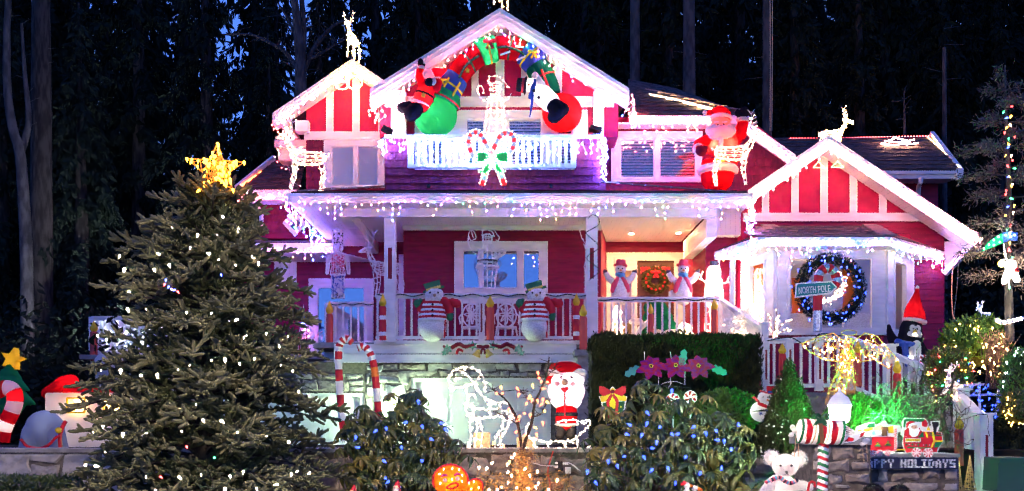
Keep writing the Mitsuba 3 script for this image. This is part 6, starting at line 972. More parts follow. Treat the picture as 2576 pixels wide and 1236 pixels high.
def hat_snowman(label, px):
    t = thing('standing_snowman', label, 'snowman', None); Y = 22.95; q = lambda n, m, mt: part(t, n, m, 'mat_' + mt, smooth=50); q('body', plimb([(px, 716, 19), (px, 734, 24), (px, 748, 22)], Y), 'fleece'); q('head', pball(px + 1, 679, Y, 14), 'fleece'); q('hat', lathe([(.01, -.01), (.16, 0), (.16, .03), (.115, .04), (.10, .14), (.01, .15)], P(px + 1, 670, Y), 18, [.1, 0, 1]), 'hot_pink'); q('scarf', cat_([lathe([(.07, -.06), (.125, 0), (.09, .06)], P(px, 692, Y), 16), plimb([(px + 5, 694, 6), (px + 10, 702, 5)], Y - .1)]), 'sky_blue')
    for s in (-1, 1): q('vest', plimb([(px + s * 7, 701, 5), (px + s * 15, 720, 8), (px + s * 19, 732, 6)], Y - .12), 'hot_pink'); q('arm', plimb([(px + s * 16, 710, 9), (px + s * 28, 702, 8), (px + s * 35, 690, 7)], Y), 'fleece'); q('mitten', cat_([pball(px + s * 37, 686, Y, 6, sub=2), pball(px + s * 33, 683, Y, 3, (.7, .7, 1.4), 1), pball(px + s * 40, 681, Y, 3, (.7, .7, 1.4), 1)]), 'charcoal'); q('eye', pball(px + 1 + s * 5, 676, Y - .12, 1.8, sub=1), 'black')
    q('nose', limb([(P(px + 1, 680, Y - .12), .022), (P(px + 4, 682, Y - .2), .006)]), 'orange'); q('mouth', ptube([(px - 5, 684), (px - 1, 687), (px + 4, 687), (px + 8, 683)], Y - .115, .006), 'black')
hat_snowman('plush snowman with a pink hat left of the door wreath', 1560); hat_snowman('plush snowman with a pink hat right of the door wreath', 1718)
st_ = thing('star_ornament', 'small orange star beside the right pink hatted snowman', 'ornament'); flat(st_, 'star', star_pts(1692, 722, 14, 6), 22.9, 'mat_orange', .05); part(st_, 'base', plimb([(1690, 738, 8), (1690, 748, 9)], 22.93), 'mat_fleece', smooth=40)
it = thing('inflatable_tree', 'green inflatable tree with a white trim behind the door railing', 'inflatable'); 
for i, (y, r) in enumerate(((775, 30), (800, 38), (826, 44))): part(it, 'tier', cat_([pball(1648 + 7 * i, y, 23.6, r, (1, .6, .62)), pball(1665 - 12 * i, y + 8, 23.5, r * .7, (1, .6, .6))]), 'cloth_deep_green', smooth=60)
part(it, 'trim', cat_([pball(1600, 810, 23.4, 14, (1.3, .6, .7)), pball(1690, 838, 23.3, 16, (1.3, .6, .6)), pball(1655, 842, 23.3, 13)]), 'cloth_white', smooth=60); part(it, 'ornament', pball(1692, 758, 23.3, 5, sub=2), 'mat_red'); part(it, 'candy_trim', tube(smooth_path([P(a, b_, 23.2) for a, b_ in ((1600, 850), (1612, 826), (1634, 812), (1642, 836))], 6), .06, 8), 'mat_white')
# --- porch chairs of cast iron
for lab, cx in (('white lattice garden chair on the porch, left of the middle post', 1188), ('white lattice garden chair on the porch, right of the middle post', 1274)):
    t = thing('garden_chair', lab, 'chair'); Yh = 23.3; ms = []
    for k in range(8):
        a = k * math.pi / 4; ms.append(tube(smooth_path([P(cx, 792, Yh), P(cx + 11 * math.cos(a - .25), 792 + 13 * math.sin(a - .25), Yh), P(cx + 20 * math.cos(a), 792 + 24 * math.sin(a), Yh), P(cx + 11 * math.cos(a + .25), 792 + 13 * math.sin(a + .25), Yh), P(cx, 792, Yh)], 4), .016, 5))
    part(t, 'backrest', cat_(ms + [tube([P(cx + 25 * math.cos(a), 794 + 29 * math.sin(a), Yh) for a in np.linspace(0, 6.283, 25)], .022, 6)]), 'mat_white'); part(t, 'seat', box(X_(cx - 26, Yh), X_(cx + 26, Yh), Yh - .42, Yh - .02, zf + .40, zf + .44), 'mat_white')
    for s in (-1, 1):
        for y in (Yh - .4, Yh - .04): part(t, 'leg', tube(smooth_path([(X_(cx + s * 24, y), y, zf + .4), (X_(cx + s * 27, y), y, zf + .2), (X_(cx + s * 24, y), y, zf)], 4), .018, 5), 'mat_white')
        part(t, 'armrest', tube(smooth_path([P(cx + s * 25, 790, Yh), P(cx + s * 32, 798, Yh - .2), P(cx + s * 30, 815, Yh - .4)], 5), .02, 5), 'mat_white')
# --- inflatables at the far left
tl = thing('inflatable_tree', 'inflatable green tree topped by a yellow star at the left edge', 'inflatable'); Y1 = 15.2
for y, r in ((938, 24), (966, 40), (1000, 52)): part(tl, 'tier', plimb([(24, y - 14, r * .35), (24, y + 6, r * .8), (18, y + 8, r * .85)], Y1), 'cloth_deep_green', smooth=60); part(tl, 'points', cat_([plimb([(24 + s * r * .5, y + 2, r * .4), (24 + s * r * 1.2, y + 16, 3)], Y1) for s in (-1, 1)]), 'cloth_deep_green', smooth=60)
part(tl, 'star', slab(star_pts(27, 903, 29, 13, 5, -75), Y1 - .08, .16), 'cloth_yellow'); lamp_in(tl, 27, 904, Y1, 2.5, (1, .8, .3), 7.0); lamp_in(tl, 24, 985, Y1, 3, (.8, 1, .8), 4.9)
cn = thing('inflatable_candy_cane', 'fat red and white inflatable candy cane at the left edge', 'inflatable'); pth = [P(a, b_, 14.6) for a, b_ in ((-8, 985), (14, 976), (34, 986), (38, 1010), (30, 1036), (18, 1060), (8, 1085), (4, 1112))]; p = smooth_path(pth, 6)
for i in range(0, len(p) - 1, 6): part(cn, 'band', tube(p[i:i + 7], .115, 14), 'cloth_red' if (i // 6) % 2 == 0 else 'cloth_white', smooth=40)
lamp_in(cn, 36, 1005, 14.6, 3, (1, .85, .7), 10.5); lamp_in(cn, 16, 1064, 14.6, 3, (1, .85, .7), 10.5)
ih = thing('inflatable_house', 'inflatable white cottage with a red roof half hidden by the spruce', 'inflatable'); Y2 = 15.6; part(ih, 'wall', ext(pp([(120, 995), (330, 995), (330, 1128), (120, 1128)], Y2).buffer(.04), Y2, .6), 'cloth_white', smooth=40); part(ih, 'roof', cat_([plimb([(118, 990, 14), (160, 966, 20), (178, 962, 20)], Y2 + .1), plimb([(165, 985, 17), (250, 992, 14), (330, 996, 12)], Y2 + .1)]), 'cloth_red', smooth=60)
for x in (190, 282): part(ih, 'window', cat_([pbox(x - 24, x + 24, 1000, 1004, Y2 - .06, .02), pbox(x - 24, x + 24, 1036, 1040, Y2 - .06, .02), pbox(x - 24, x - 20, 1000, 1040, Y2 - .063, .02), pbox(x + 20, x + 24, 1000, 1040, Y2 - .063, .02)]), 'mat_yellow'); rr_ = rng_of(x); glow_mesh(ih, 'window_lights', [P(x + rr_.uniform(-18, 18), rr_.uniform(1005, 1036), Y2 - .05) for _ in range(26)], .014, 'gold', 14)
lamp_in(ih, 150, 1060, Y2 + .3, 5, (1, .85, .7), 14.0); lamp_in(ih, 170, 970, Y2 + .1, 4, (1, .5, .4), 10.5)
gm = thing('inflatable_mound', 'grey rounded inflatable with a red rein and a yellow bell behind the left wall', 'inflatable'); Y3 = 14.3; part(gm, 'body', cat_([pball(112, 1082, Y3, 50, (.98, .7, .98)), plimb([(84, 1090, 28), (74, 1130, 26)], Y3 - .05), plimb([(138, 1090, 24), (150, 1130, 22)], Y3 - .05)]), 'cloth_grey', smooth=60); part(gm, 'rein', tube(smooth_path([P(a, b_, Y3 - .30) for a, b_ in ((52, 1105), (70, 1124), (100, 1128), (122, 1120), (140, 1102), (153, 1098))], 6), .02, 6), 'mat_red'); part(gm, 'rein', tube(smooth_path([P(a, b_, Y3 - .26) for a, b_ in ((165, 1060), (156, 1078), (151, 1100), (152, 1126))], 6), .028, 6), 'mat_red'); part(gm, 'bell', pball(147, 1083, Y3 - .32, 8, sub=2), 'mat_yellow', smooth=50); lamp_in(gm, 112, 1080, Y3, 4, (.85, .92, 1.0), 10.5)
dm_ = thing('inflatable_dome', 'pale rounded inflatable in front of the far left deck', 'inflatable'); part(dm_, 'body', pball(280, 918, 25.5, 44, (1, .6, .8)), 'cloth_white', smooth=60)
# --- plain things at the right edge
ub = thing('utility_box', 'green metal utility box at the bottom right corner', 'utility box'); part(ub, 'body', ext(pp([(2516, 1157), (2600, 1157), (2600, 1234), (2512, 1234)], 13.0).buffer(.02), 13.0, .6), 'mat_box_green'); part(ub, 'lid', ext(pp([(2514, 1154), (2602, 1154), (2602, 1164), (2514, 1164)], 13.0).buffer(.01), 12.97, .66), 'mat_box_green')
tx_ = thing('trellis', 'white wooden trellis behind the lowest stair posts', 'trellis'); part(tx_, 'bar', cat_([beam(P(a, b_, 15.4), P(c, d_, 15.4), .035, .035) for a, b_, c, d_ in ((2410, 970, 2526, 966), (2420, 996, 2524, 992))]), 'mat_white_trim'); [part(tx_, 'upright', beam(P(x, 962, 15.43), P(x + dx, 1050, 15.43), .035, .03), 'mat_white_trim') for x, dx in ((2434, 0), (2463, 2), (2486, 0), (2514, -8))]
for lab, cx, y0, hw in (('gold wire cone tree right of the stone wall', 2440, 1145, 20), ('thin gold wire cone at the corner of the stone wall', 2413, 1160, 13)):
    t = thing('wire_cone', lab, 'ornament'); Yu = 11.4; a = np.linspace(0, 60, 420); s = np.linspace(0.02, 1, 420); part(t, 'wire', cat_([tube(np.stack([X_(cx, Yu) + hw * Yu / F * s * np.cos(a * d), Yu + hw * Yu / F * s * np.sin(a * d), Z_(y0, Yu) - s * .52], 1), .0045, 4) for d in (1, -1)]), 'mat_wire_gold'); part(t, 'rib', cat_([tube([P(cx, y0, Yu), (X_(cx, Yu) + hw * Yu / F * math.cos(k), Yu + hw * Yu / F * math.sin(k), Z_(y0, Yu) - .52)], .004, 4) for k in range(6)]), 'mat_wire_gold')
cord('yellow cord hanging from the right eave to the laurel', [(2397, 670, 22.5), (2394, 740, 22), (2397, 790, 21), (2404, 812, 17)], 'mat_wire_gold', .014); cord('green cord hanging beside the yellow cord at the right eave', [(2412, 655, 22.5), (2408, 720, 22), (2400, 790, 21), (2396, 812, 18)], 'mat_wire_green', .012); cord('green cord wound round the right porch post', [(1478, 552, 21.7), (1490, 541, 21.68), (1505, 548, 21.7), (1506, 566, 21.72), (1476, 584, 21.7), (1476, 590, 21.7), (1506, 622, 21.72), (1476, 650, 21.7), (1507, 680, 21.72), (1482, 706, 21.7)], 'mat_wire_green', .009)
cord('green cable drooping along the stair landing railing', [(1930, 858, 18.35), (1990, 850, 18.3), (2040, 878, 18.2), (2060, 842, 18.1), (2120, 846, 18.0)], 'mat_wire_green', .011); cord('orange cord looped on the brown stone wall', [(1392, 1136, 13.3), (1384, 1160, 13.35), (1378, 1190, 13.35), (1384, 1220, 13.35), (1372, 1240, 13.35)], 'mat_coral', .008); cord('white cable with plugs on the brown stone wall', [(1340, 1165, 13.35), (1370, 1172, 13.32), (1405, 1172, 13.3), (1430, 1165, 13.32), (1460, 1185, 13.3)], 'mat_wire_white', .007)
pg = thing('plug_adapter', 'black plug adapter with white plugs on the brown stone wall', 'plug'); part(pg, 'body', pbox(1404, 1416, 1162, 1186, 13.25, .05), 'mat_black'); [part(pg, 'plug', pbox(a, b_, c, d_, 13.24, .05), 'mat_white') for a, b_, c, d_ in ((1396, 1404, 1163, 1168), (1396, 1404, 1174, 1178), (1422, 1436, 1176, 1192), (1416, 1430, 1164, 1170))]
# --- small figures along the bottom edge
for lab, cx, cy, Y in (('small plastic figure in a red pointed hat under the left rhododendron', 999, 1228, 11.2), ('small plastic figure in a red cap at the edge of the spruce', 889, 1240, 11.0)):
    t = thing('plastic_figure', lab, 'figure'); part(t, 'body', plimb([(cx, cy + 14, 8), (cx + 1, cy + 34, 12)], Y), 'mat_white', smooth=50); part(t, 'coat', plimb([(cx + 2, cy + 8, 8), (cx + 3, cy + 30, 12)], Y + .03), 'mat_red', smooth=50); part(t, 'face', pball(cx - 2, cy, Y - .01, 8, sub=2), 'mat_skin', smooth=50); part(t, 'hat', limb([(P(cx, cy - 4, Y), .036), (P(cx + 2, cy - 18, Y), .01)]), 'mat_red', smooth=50); part(t, 'beard', pball(cx - 3, cy + 7, Y - .02, 8, sub=2), 'mat_fleece', smooth=50)
for i, cx in enumerate((1728, 1748)):
    t = thing('plastic_goose', ('white plastic goose in a red cap among the right bush', 'second white plastic goose, right of the capped one')[i], 'goose'); Y = 10.9; part(t, 'body', plimb([(cx, 1232 + 8 * i, 6), (cx - 2, 1252, 12)], Y), 'mat_fleece', smooth=50); part(t, 'head', pball(cx, 1222 + 8 * i, Y, 8, sub=2), 'mat_fleece', smooth=50); part(t, 'bill', limb([(P(cx + 8, 1222 + 8 * i, Y), .022), (P(cx + 18, 1226 + 8 * i, Y), .012)]), 'mat_orange', smooth=50)
    if i == 0: part(t, 'cap', plimb([(cx - 6, 1216, 6), (cx - 13, 1219, 4)], Y), 'mat_red', smooth=50)
# --- two children looking at the lights
def child(label, px, ytop, Y, coat):
    t = thing('person', label, 'person'); c = P(px, ytop, Y); h = c[2]; o = np.array([c[0], Y, 0.0]); L = lambda pts, e=.014: limb([(o + np.array(p), r) for p, r in pts], seg=14, edge=e, taubin=6)
    z = lambda f: h * f
    part(t, 'coat', L([((0, 0, z(.74)), .085), ((0, .005, z(.62)), .105), ((0, 0, z(.45)), .115)]), coat, smooth=60)
    for s in (-1, 1):
        part(t, 'sleeve', L([((s * .10, 0, z(.735)), .045), ((s * .145, -.01, z(.58)), .040), ((s * .15, .05, z(.46)), .032)]), coat, smooth=60); part(t, 'trousers', L([((s * .05, 0, z(.45)), .065), ((s * .055, 0, z(.25)), .05), ((s * .055, 0, z(.06)), .042)]), 'mat_navy', smooth=60); part(t, 'shoe', L([((s * .055, -.02, .03), .032), ((s * .06, .09, .026), .028)]), 'mat_black', smooth=60)
        hm = [L([((s * .15, .06, z(.445)), .020), ((s * .15, .075, z(.42)), .022)], .008)]; 
        for k in range(4): hm.append(L([((s * .15 + (k - 1.5) * .011, .08, z(.41)), .0075), ((s * .15 + (k - 1.5) * .012, .088, z(.41) - .022), .007), ((s * .15 + (k - 1.5) * .011, .082, z(.41) - .04 + .004 * abs(k - 1.5)), .006)], .005))
        hm.append(L([((s * .15 - s * .018, .07, z(.43)), .008), ((s * .15 - s * .030, .085, z(.41)), .007)], .005)); part(t, 'hand', cat_(hm), 'mat_skin', smooth=60)
    part(t, 'neck', L([((0, 0, z(.74)), .04), ((0, .005, z(.82)), .042)]), 'mat_skin', smooth=60); hd_ = cat_([ball(o + [0, .012, z(1) - .105], (.073, .085, .098), 3), ball(o + [0, .095, z(1) - .13], (.011, .014, .014), 1), ball(o + [.074, .01, z(1) - .115], (.012, .02, .028), 1), ball(o + [-.074, .01, z(1) - .115], (.012, .02, .028), 1)]); k = part(t, 'head', hd_, 'mat_skin', smooth=60)
    for s in (-1, 1): part(k, 'eye', ball(o + [s * .028, .092, z(1) - .108], .009, 1), 'mat_black')
    part(k, 'mouth', ball(o + [0, .092, z(1) - .165], (.02, .006, .005), 1), 'mat_red'); hm_ = ball(o + [0, -.006, z(1) - .085], (.083, .090, .088), 3); rg = rng_of(int(px)); kk = part(t, 'hair', hm_, 'mat_hair', smooth=60); p, fi = trimesh.sample.sample_surface(hm_, 1600, seed=int(px)); nn = hm_.face_normals[fi]; part(kk, 'strands', leaves(p, nn * .7 + np.array([0, -.2, -.2]) + unit(rg, len(p)) * .5, unit(rg, len(p)), .03, .004, rg), 'mat_hair', kind='stuff')
child('child with dark tousled hair seen from behind, nearer the gate pillar', 2197, 1222, 9.3, 'mat_mid_blue'); child('child with dark hair seen from behind, under the holiday board', 2263, 1224, 9.4, 'mat_dark_red')
# ================================================================ strings of lights
MULTI = ['warm', 'pink', 'amber', 'pink', 'violet', 'blue', 'violet', 'green', 'cool', 'amber', 'blue', 'pink']; LM = {'warm': 6, 'pink': 12, 'amber': 5.5, 'blue': 44, 'violet': 36, 'green': 4, 'cool': 10, 'red': 9, 'aqua': 5}
PINKS = ['pink', 'pink', 'pink', 'warm', 'pink']; GE = 'icicle lights along the eaves'
def LP(pts, Y): return np.array([P(a, b, q[0] if (q := r) else Y) for a, b, *r in pts])
icicles('pale pink and white lights under the left slope of the main gable', LP([(938, 262), (1256, 64)], 22.5), 1, PINKS + ['cool', 'violet'], 34, .015, .15, (.04, .26)); icicles('pink and coloured lights under the right slope of the main gable', LP([(1260, 64), (1574, 256)], 22.5), 2, PINKS + ['blue', 'violet', 'green'], 34, .015, .15, (.05, .34))
icicles('bright warm lights along the left gable rake', LP([(690, 300), (885, 168), (978, 228)], 23.45), 3, ['warm', 'pink', 'pink'], 22, .016, .11, (.03, .22)); icicles('red lights hanging along the receding eave of the left gable', LP([(688, 306, 23.5), (752, 352, 26.3)], 23), 4, ['red', 'red', 'pink'], 24, .015, .24, (.08, .3), scatter=.05)
icicles('red and white tangle of lights at the left foot of the main gable', LP([(934, 258), (962, 268)], 22.45), 5, ['pink', 'red', 'warm'], 50, .016, .07, (.12, .52), scatter=.05); icicles('pink lights below the small left eave beside the reindeer', LP([(690, 362), (772, 362)], 24.9), 6, ['pink', 'red', 'warm'], 20, .014, .26, (.05, .3), scatter=.05)
icicles('red lights along the eave of the lower left wing', LP([(598, 484), (745, 484)], 24.6), 7, ['pink', 'red', 'red', 'warm'], 24, .016, .09, (.03, .24)); icicles('string of red lights running down behind the left reindeer', LP([(700, 385), (728, 425), (744, 465)], 24.0), 8, ['red', 'red', 'pink'], 16, .015, .13, (.03, .1), scatter=.06)
icicles('many coloured icicle lights along the porch eave', LP([(742, 494), (1312, 494)], 21.03), 9, MULTI, LM, .0145, .15, (.08, .50), .115); icicles('many coloured icicle lights along the right half of the porch eave', LP([(1316, 494), (1880, 494)], 21.03), 10, MULTI, LM, .0145, .15, (.08, .50), .115)
icicles('thick coloured lights along the receding left edge of the porch roof', np.array([(XL - .14, 21.2, ze - .06), (XL - .14, 26.2, ze - .06)]), 11, ['red', 'blue', 'green', 'pink', 'violet', 'amber', 'blue'], {**LM, 'red': 14}, .019, .13, (.12, .5), .10, .05, out=(-.03, 0, 0)); icicles('coloured lights along the lower left eave behind the spruce', LP([(632, 617), (838, 617)], 25.2), 12, MULTI, LM, .018, .16, (.03, .42), .12)
icicles('coloured lights tumbling down the right corner of the porch eave', LP([(1884, 492, 21.0), (1890, 520, 21.2)], 21), 13, MULTI + ['warm', 'violet'], LM, .017, .05, (.3, 1.0), .07, .05); icicles('icy blue white lights hanging from the balcony rail', LP([(966, 345), (1240, 347)], 22.18), 14, ['cool', 'cool', 'blue', 'white', 'blue'], {'cool': 34, 'white': 22, 'blue': 150}, .0155, .075, (.05, .5), .13, .03); icicles('icy blue white lights hanging from the right half of the balcony rail', LP([(1242, 347), (1512, 345)], 22.18), 15, ['cool', 'blue', 'cool', 'white', 'blue'], {'cool': 34, 'white': 22, 'blue': 150}, .0155, .075, (.05, .5), .13, .03)
icicles('dense icy blue lights falling down the right balcony corner', LP([(1513, 346), (1522, 350)], 22.25), 16, ['cool', 'blue', 'blue', 'blue'], {'cool': 40, 'blue': 120}, .016, .018, (.5, 1.0), .06, .04); icicles('icy lights at the left balcony corner', LP([(962, 348), (968, 346)], 22.2), 17, ['cool', 'cool', 'blue'], 60, .016, .02, (.2, .45), .07, .04)
icicles('pink lights along the upper right eave', LP([(1588, 297), (1800, 297)], 23.3), 18, ['pink', 'pink', 'warm', 'red'], 50, .017, .10, (.03, .34), .10, .04); icicles('pink lights up the corner between main gable and right roof', LP([(1590, 236, 23.3), (1590, 300, 23.3)], 23), 19, ['pink', 'red', 'pink'], 50, .017, .04, (.03, .12), .08, .05); icicles('pink lights along the short rake behind the waving Santa', LP([(1872, 312), (1985, 392)], 23.2), 20, ['pink', 'pink', 'white'], 60, .018, .12, (.02, .16))
icicles('warm pink lights along the left rake of the right gable', LP([(1886, 494), (2085, 360)], 22.2), 21, ['pink', 'warm', 'pink', 'pink'], 26, .017, .085, (.03, .24), .07); icicles('dense pink white lights along the right rake of the right gable', LP([(2087, 360), (2464, 592)], 22.2), 22, ['pink', 'pink', 'pink', 'warm'], 28, .018, .085, (.03, .24), .07)
icicles('coloured lights along the bay window roof', np.array([(*eA, ez1 - .03), (*eB, ez1 - .03), (*eC, ez1 - .03), (*eD, ez1 - .03)]), 23, ['cool', 'warm', 'pink', 'violet', 'blue', 'cool', 'green', 'amber'], {**LM, 'cool': 20, 'warm': 14, 'pink': 16, 'blue': 40, 'violet': 40}, .0165, .10, (.03, .42), .10, .03, out=(0, -.10, 0)); icicles('little cluster of coloured lights at the right end of the bay roof', LP([(2345, 636), (2366, 634)], 22.6), 24, ['violet', 'blue', 'amber', 'warm'], LM, .018, .07, (.15, .4), .08, .05)
def rope(label, pts, col, L, r=.02, n=1, cat='rope light'):
    t = thing('rope_light', label, cat); p = smooth_path(pts, n) if n > 1 else np.asarray(pts, float); emit_mesh(t, 'tube', tube(p, r, 6), col, L); part(t, 'clip', cat_([ball(q, r * 1.3, 0) for q in p[::max(1, len(p) // 6)]]), 'mat_white'); return t
rope('glaring warm rope light along the hip of the upper right roof', [P(1590, 231, 25.9), P(1700, 252, 24.9), P(1792, 275, 23.9)], (1, .62, .28), 30, .026); rope('red rope light along the rake of the lower left roof', [P(606, 470, 24.85), P(640, 446, 25.8), P(688, 412, 27.3)], (1, .10, .02), 5, .022); rope('warm white rope light down the rear roof rake', [P(2334, 346, 29.0), P(2375, 385, 27.3), P(2416, 424, 25.6)], (1, .66, .26), 20, .022)
def beads(label, path, step, r, col, L, name='string_lights', cat='string lights'):
    t = thing(name, label, cat); q = along(path, step); rg = rng_of(len(label))
    for b in q[:300]: bulb(t, b, r, col, L, rg)
    wires(t, [path], .004, 'mat_wire_green'); return t
beads('red beaded lights along the ridge of the rear roof', np.array([P(1985, 349, 29.1), P(2080, 350, 29.1), P(2200, 346, 29.1), P(2336, 343, 29.1)]), .085, .026, 'red', 5)
def motif(name, label, paths, Y, col, L, r=.016, step=.05, cat='light motif', frame='mat_wire_white'):
    t = thing(name, label, cat); ps = [np.array([P(a, b, Y) for a, b in q]) for q in paths]; part(t, 'frame', cat_([tube(p, .007, 4) for p in ps]), frame); q = np.vstack([along(p, step) for p in ps]); glow_mesh(t, 'small_bulbs', q + [0, -.02, 0], r, col, L); return t
ell = lambda cx, cy, rx, ry, a0=0, a1=360, n=16: [(cx + rx * math.cos(math.radians(a)), cy + ry * math.sin(math.radians(a))) for a in np.linspace(a0, a1, n)]
motif('bell_motif', 'glowing golden double bell under the left gable peak', [ell(861, 215, 16, 11), ell(892, 209, 19, 16), [(846, 212), (852, 190), (866, 176), (880, 188), (878, 212)], [(874, 208), (870, 186), (884, 172), (902, 182), (911, 206)], [(868, 176), (876, 168), (886, 172)], [(866, 180), (884, 180)]], 23.35, (1, .50, .10), 12, .022, .042)
motif('tree_motif', 'small outline of a lit tree left of the right gable stud', [[(2059, 407), (2045, 423), (2073, 423), (2059, 407)]], 22.2, 'green', 3, .011, .05); motif('tree_motif', 'small outline of a lit tree right of the right gable stud', [[(2107, 407), (2090, 422), (2121, 422), (2107, 407)]], 22.2, 'green', 3, .011, .05); motif('sled_motif', 'glowing outline of a sled on the rear roof', [[(2215, 362), (2240, 366), (2280, 366), (2308, 361)], [(2224, 358), (2244, 352), (2250, 347), (2268, 352), (2284, 356), (2300, 352)], [(2236, 358), (2290, 360)]], 28.0, (1, .45, .30), 22, .026, .05)
# --- glowing wire sculptures
def lit_wires(name, label, ws, n, r, col, L, cat, seed=1, frame=.009, fm='mat_wire_white'):
    t = thing(name, label, cat); part(t, 'frame', cat_([tube(w, frame, 4) for w in ws]), fm); rg = rng_of(seed); ln = np.array([np.linalg.norm(np.diff(w, axis=0), axis=1).sum() for w in ws]); allp = np.vstack([along(w, max(.02, ln.sum() / (n * 4))) for w in ws if len(w) > 1]); q = allp[rg.choice(len(allp), min(n, len(allp)), replace=False)] + rg.normal(0, .012, (min(n, len(allp)), 3)); glow_mesh(t, 'small_bulbs', q, r, col, L); return t
def lit_deer(label, px, py, Y, sc, yaw, flip, n, L, seed, col=(1, .52, .22), r=.0145, tilt=0.): return lit_wires('lit_reindeer', label, place_w(deer_wires(rng_of(1)), P(px, py, Y), sc, yaw, flip, tilt), n, r, col, L, 'reindeer figure', seed)
lit_deer('glowing reindeer facing left on the roof at the left of the porch', 764, 481, 21.7, .78, .12, 1, 190, 6, 1, tilt=.1); lit_deer('glowing reindeer facing right in front of the waving Santa', 1843, 468, 21.55, .76, -.25, -1, 180, 6, 2); lit_deer('glowing reindeer seen end-on standing on the left gable peak', 888, 152, 24.0, .52, 1.35, 1, 180, 8, 3, (1, .50, .16), .017)
lit_deer('legs of a glowing reindeer on the main gable peak at the top edge', 1258, 19, 23.2, .62, 1.2, 1, 140, 8, 4, (1, .50, .16)); lit_deer('glowing crouching reindeer on the right gable peak', 2092, 392, 23.2, .52, 2.75, 1, 220, 8, 5, (1, .50, .16), .018)
gw_ = [np.array([P(a, b, 13.95 + d) for a, b in smooth2]) for d in (-.10, .10) for smooth2 in ([tuple(q) for q in smooth_path(np.array(c, float), 5)] for c in ([(1140, 985), (1128, 965), (1132, 942), (1155, 928), (1190, 926), (1212, 942), (1220, 965), (1218, 985)], [(1140, 985), (1150, 975), (1172, 972), (1196, 960), (1206, 945)], [(1150, 930), (1168, 940), (1192, 962), (1200, 985)], [(1172, 972), (1178, 1000), (1172, 1030), (1190, 1058)], [(1196, 962), (1206, 990), (1232, 1010), (1262, 1012), (1284, 1022), (1290, 1045), (1282, 1062)],
    [(1190, 1058), (1220, 1052), (1250, 1048), (1282, 1062)], [(1174, 1020), (1210, 1030), (1250, 1030), (1288, 1040)], [(1180, 1040), (1184, 1080), (1180, 1130)], [(1196, 1052), (1200, 1085), (1192, 1130)], [(1204, 1054), (1214, 1090), (1208, 1128)], [(1284, 1050), (1276, 1080), (1262, 1098), (1258, 1130)], [(1268, 1050), (1262, 1080), (1248, 1100), (1244, 1130)], [(1176, 990), (1200, 1000)], [(1186, 1015), (1194, 1050)], [(1230, 1012), (1234, 1050)], [(1260, 1014), (1262, 1050)], [(1140, 955), (1160, 950)]))]
lit_wires('lit_goat', 'glowing wire goat with curled horns before the garage door', gw_, 300, .0095, (1, .72, .44), 10, 'goat figure', 6, .007)
sl_ = [np.array([P(a, b, 13.8 + d) for a, b in c]) for d in (-.14, .14) for c in ([(1330, 1104), (1380, 1112), (1440, 1110), (1470, 1085), (1486, 1066), (1476, 1056), (1462, 1060)], [(1310, 1128), (1360, 1132), (1420, 1130), (1468, 1132), (1490, 1120)], [(1340, 1106), (1346, 1130)], [(1380, 1112), (1380, 1130)], [(1420, 1111), (1424, 1130)], [(1450, 1100), (1456, 1130)], [(1400, 1062), (1440, 1056), (1476, 1066)], [(1330, 1104), (1322, 1080), (1330, 1062)])]
lit_wires('lit_sleigh', 'glowing wire sleigh under the plastic Santa', sl_, 170, .0095, (1, .70, .42), 10, 'sleigh', 7, .007)
bf = wire_rings([(P(1246, 225, 22.36), .10, .09), (P(1246, 212, 22.36), .13, .1), (P(1246, 240, 22.36), .10, .09), (P(1246, 252, 22.36), .17, .13), (P(1246, 280, 22.36), .20, .14), (P(1246, 305, 22.36), .23, .15), (P(1244, 340, 22.36), .27, .15)], 9) + [np.array([P(a, b, 22.36) for a, b in c]) for c in ([(1228, 208), (1232, 194), (1248, 190), (1268, 204), (1276, 216), (1282, 222)], [(1226, 210), (1268, 210)], [(1226, 258), (1208, 246), (1200, 226), (1204, 214), (1214, 220), (1218, 236)], [(1266, 258), (1280, 250), (1286, 236)])]
lit_wires('lit_figure', 'glowing wire Santa waving in the middle of the balcony', bf, 220, .0115, (1, .60, .32), 5, 'figure', 8, .007)
cz = thing('candy_cane_motif', 'crossed lit candy canes with a green bow on the balcony front', 'light motif'); Yc_ = 22.02
for pts in ([(1191, 397), (1181, 372), (1179, 352), (1186, 338), (1200, 334), (1212, 344), (1222, 362), (1240, 396), (1256, 432), (1270, 468)], [(1281, 385), (1292, 368), (1292, 348), (1282, 337), (1266, 337), (1254, 350), (1240, 378), (1226, 410), (1220, 440), (1212, 468)]):
    p = smooth_path([P(a, b, Yc_) for a, b in pts], 6); tg = np.gradient(p, axis=0); tg /= np.linalg.norm(tg, axis=1, keepdims=True); sd = np.stack([-tg[:, 2], 0 * tg[:, 0], tg[:, 0]], 1) * .055
    for i in range(0, len(p) - 3, 3): o = min(i + 3, len(p) - 1); m = prism([p[i] - sd[i], p[i] + sd[i], p[o] + sd[o], p[o] - sd[o]], (0, .02, 0)); part(cz, 'stripe', m, 'mat_red' if (i // 3) % 2 else 'mat_foil')
    for s in (-1, 1): glow_mesh(cz, 'small_bulbs', along(p + sd * s * 1.15 + [0, -.025, 0], .075), .013, 'white', 8)
for pts in ([(1236, 392), (1222, 384), (1200, 382), (1201, 408), (1222, 407)], [(1243, 392), (1256, 384), (1278, 382), (1278, 408), (1256, 407)], [(1234, 402), (1212, 428), (1202, 432), (1216, 440), (1234, 428)], [(1245, 402), (1262, 428), (1272, 432), (1262, 438), (1246, 428)]):
    part(cz, 'bow', slab(pts, Yc_ - .03, .02), 'mat_green'); q = [P(a, b, Yc_ - .05) for a, b in pts + pts[:1]]; glow_mesh(cz, 'small_bulbs', along(np.array(q), .065), .013, (.3, 1, .5), 6)
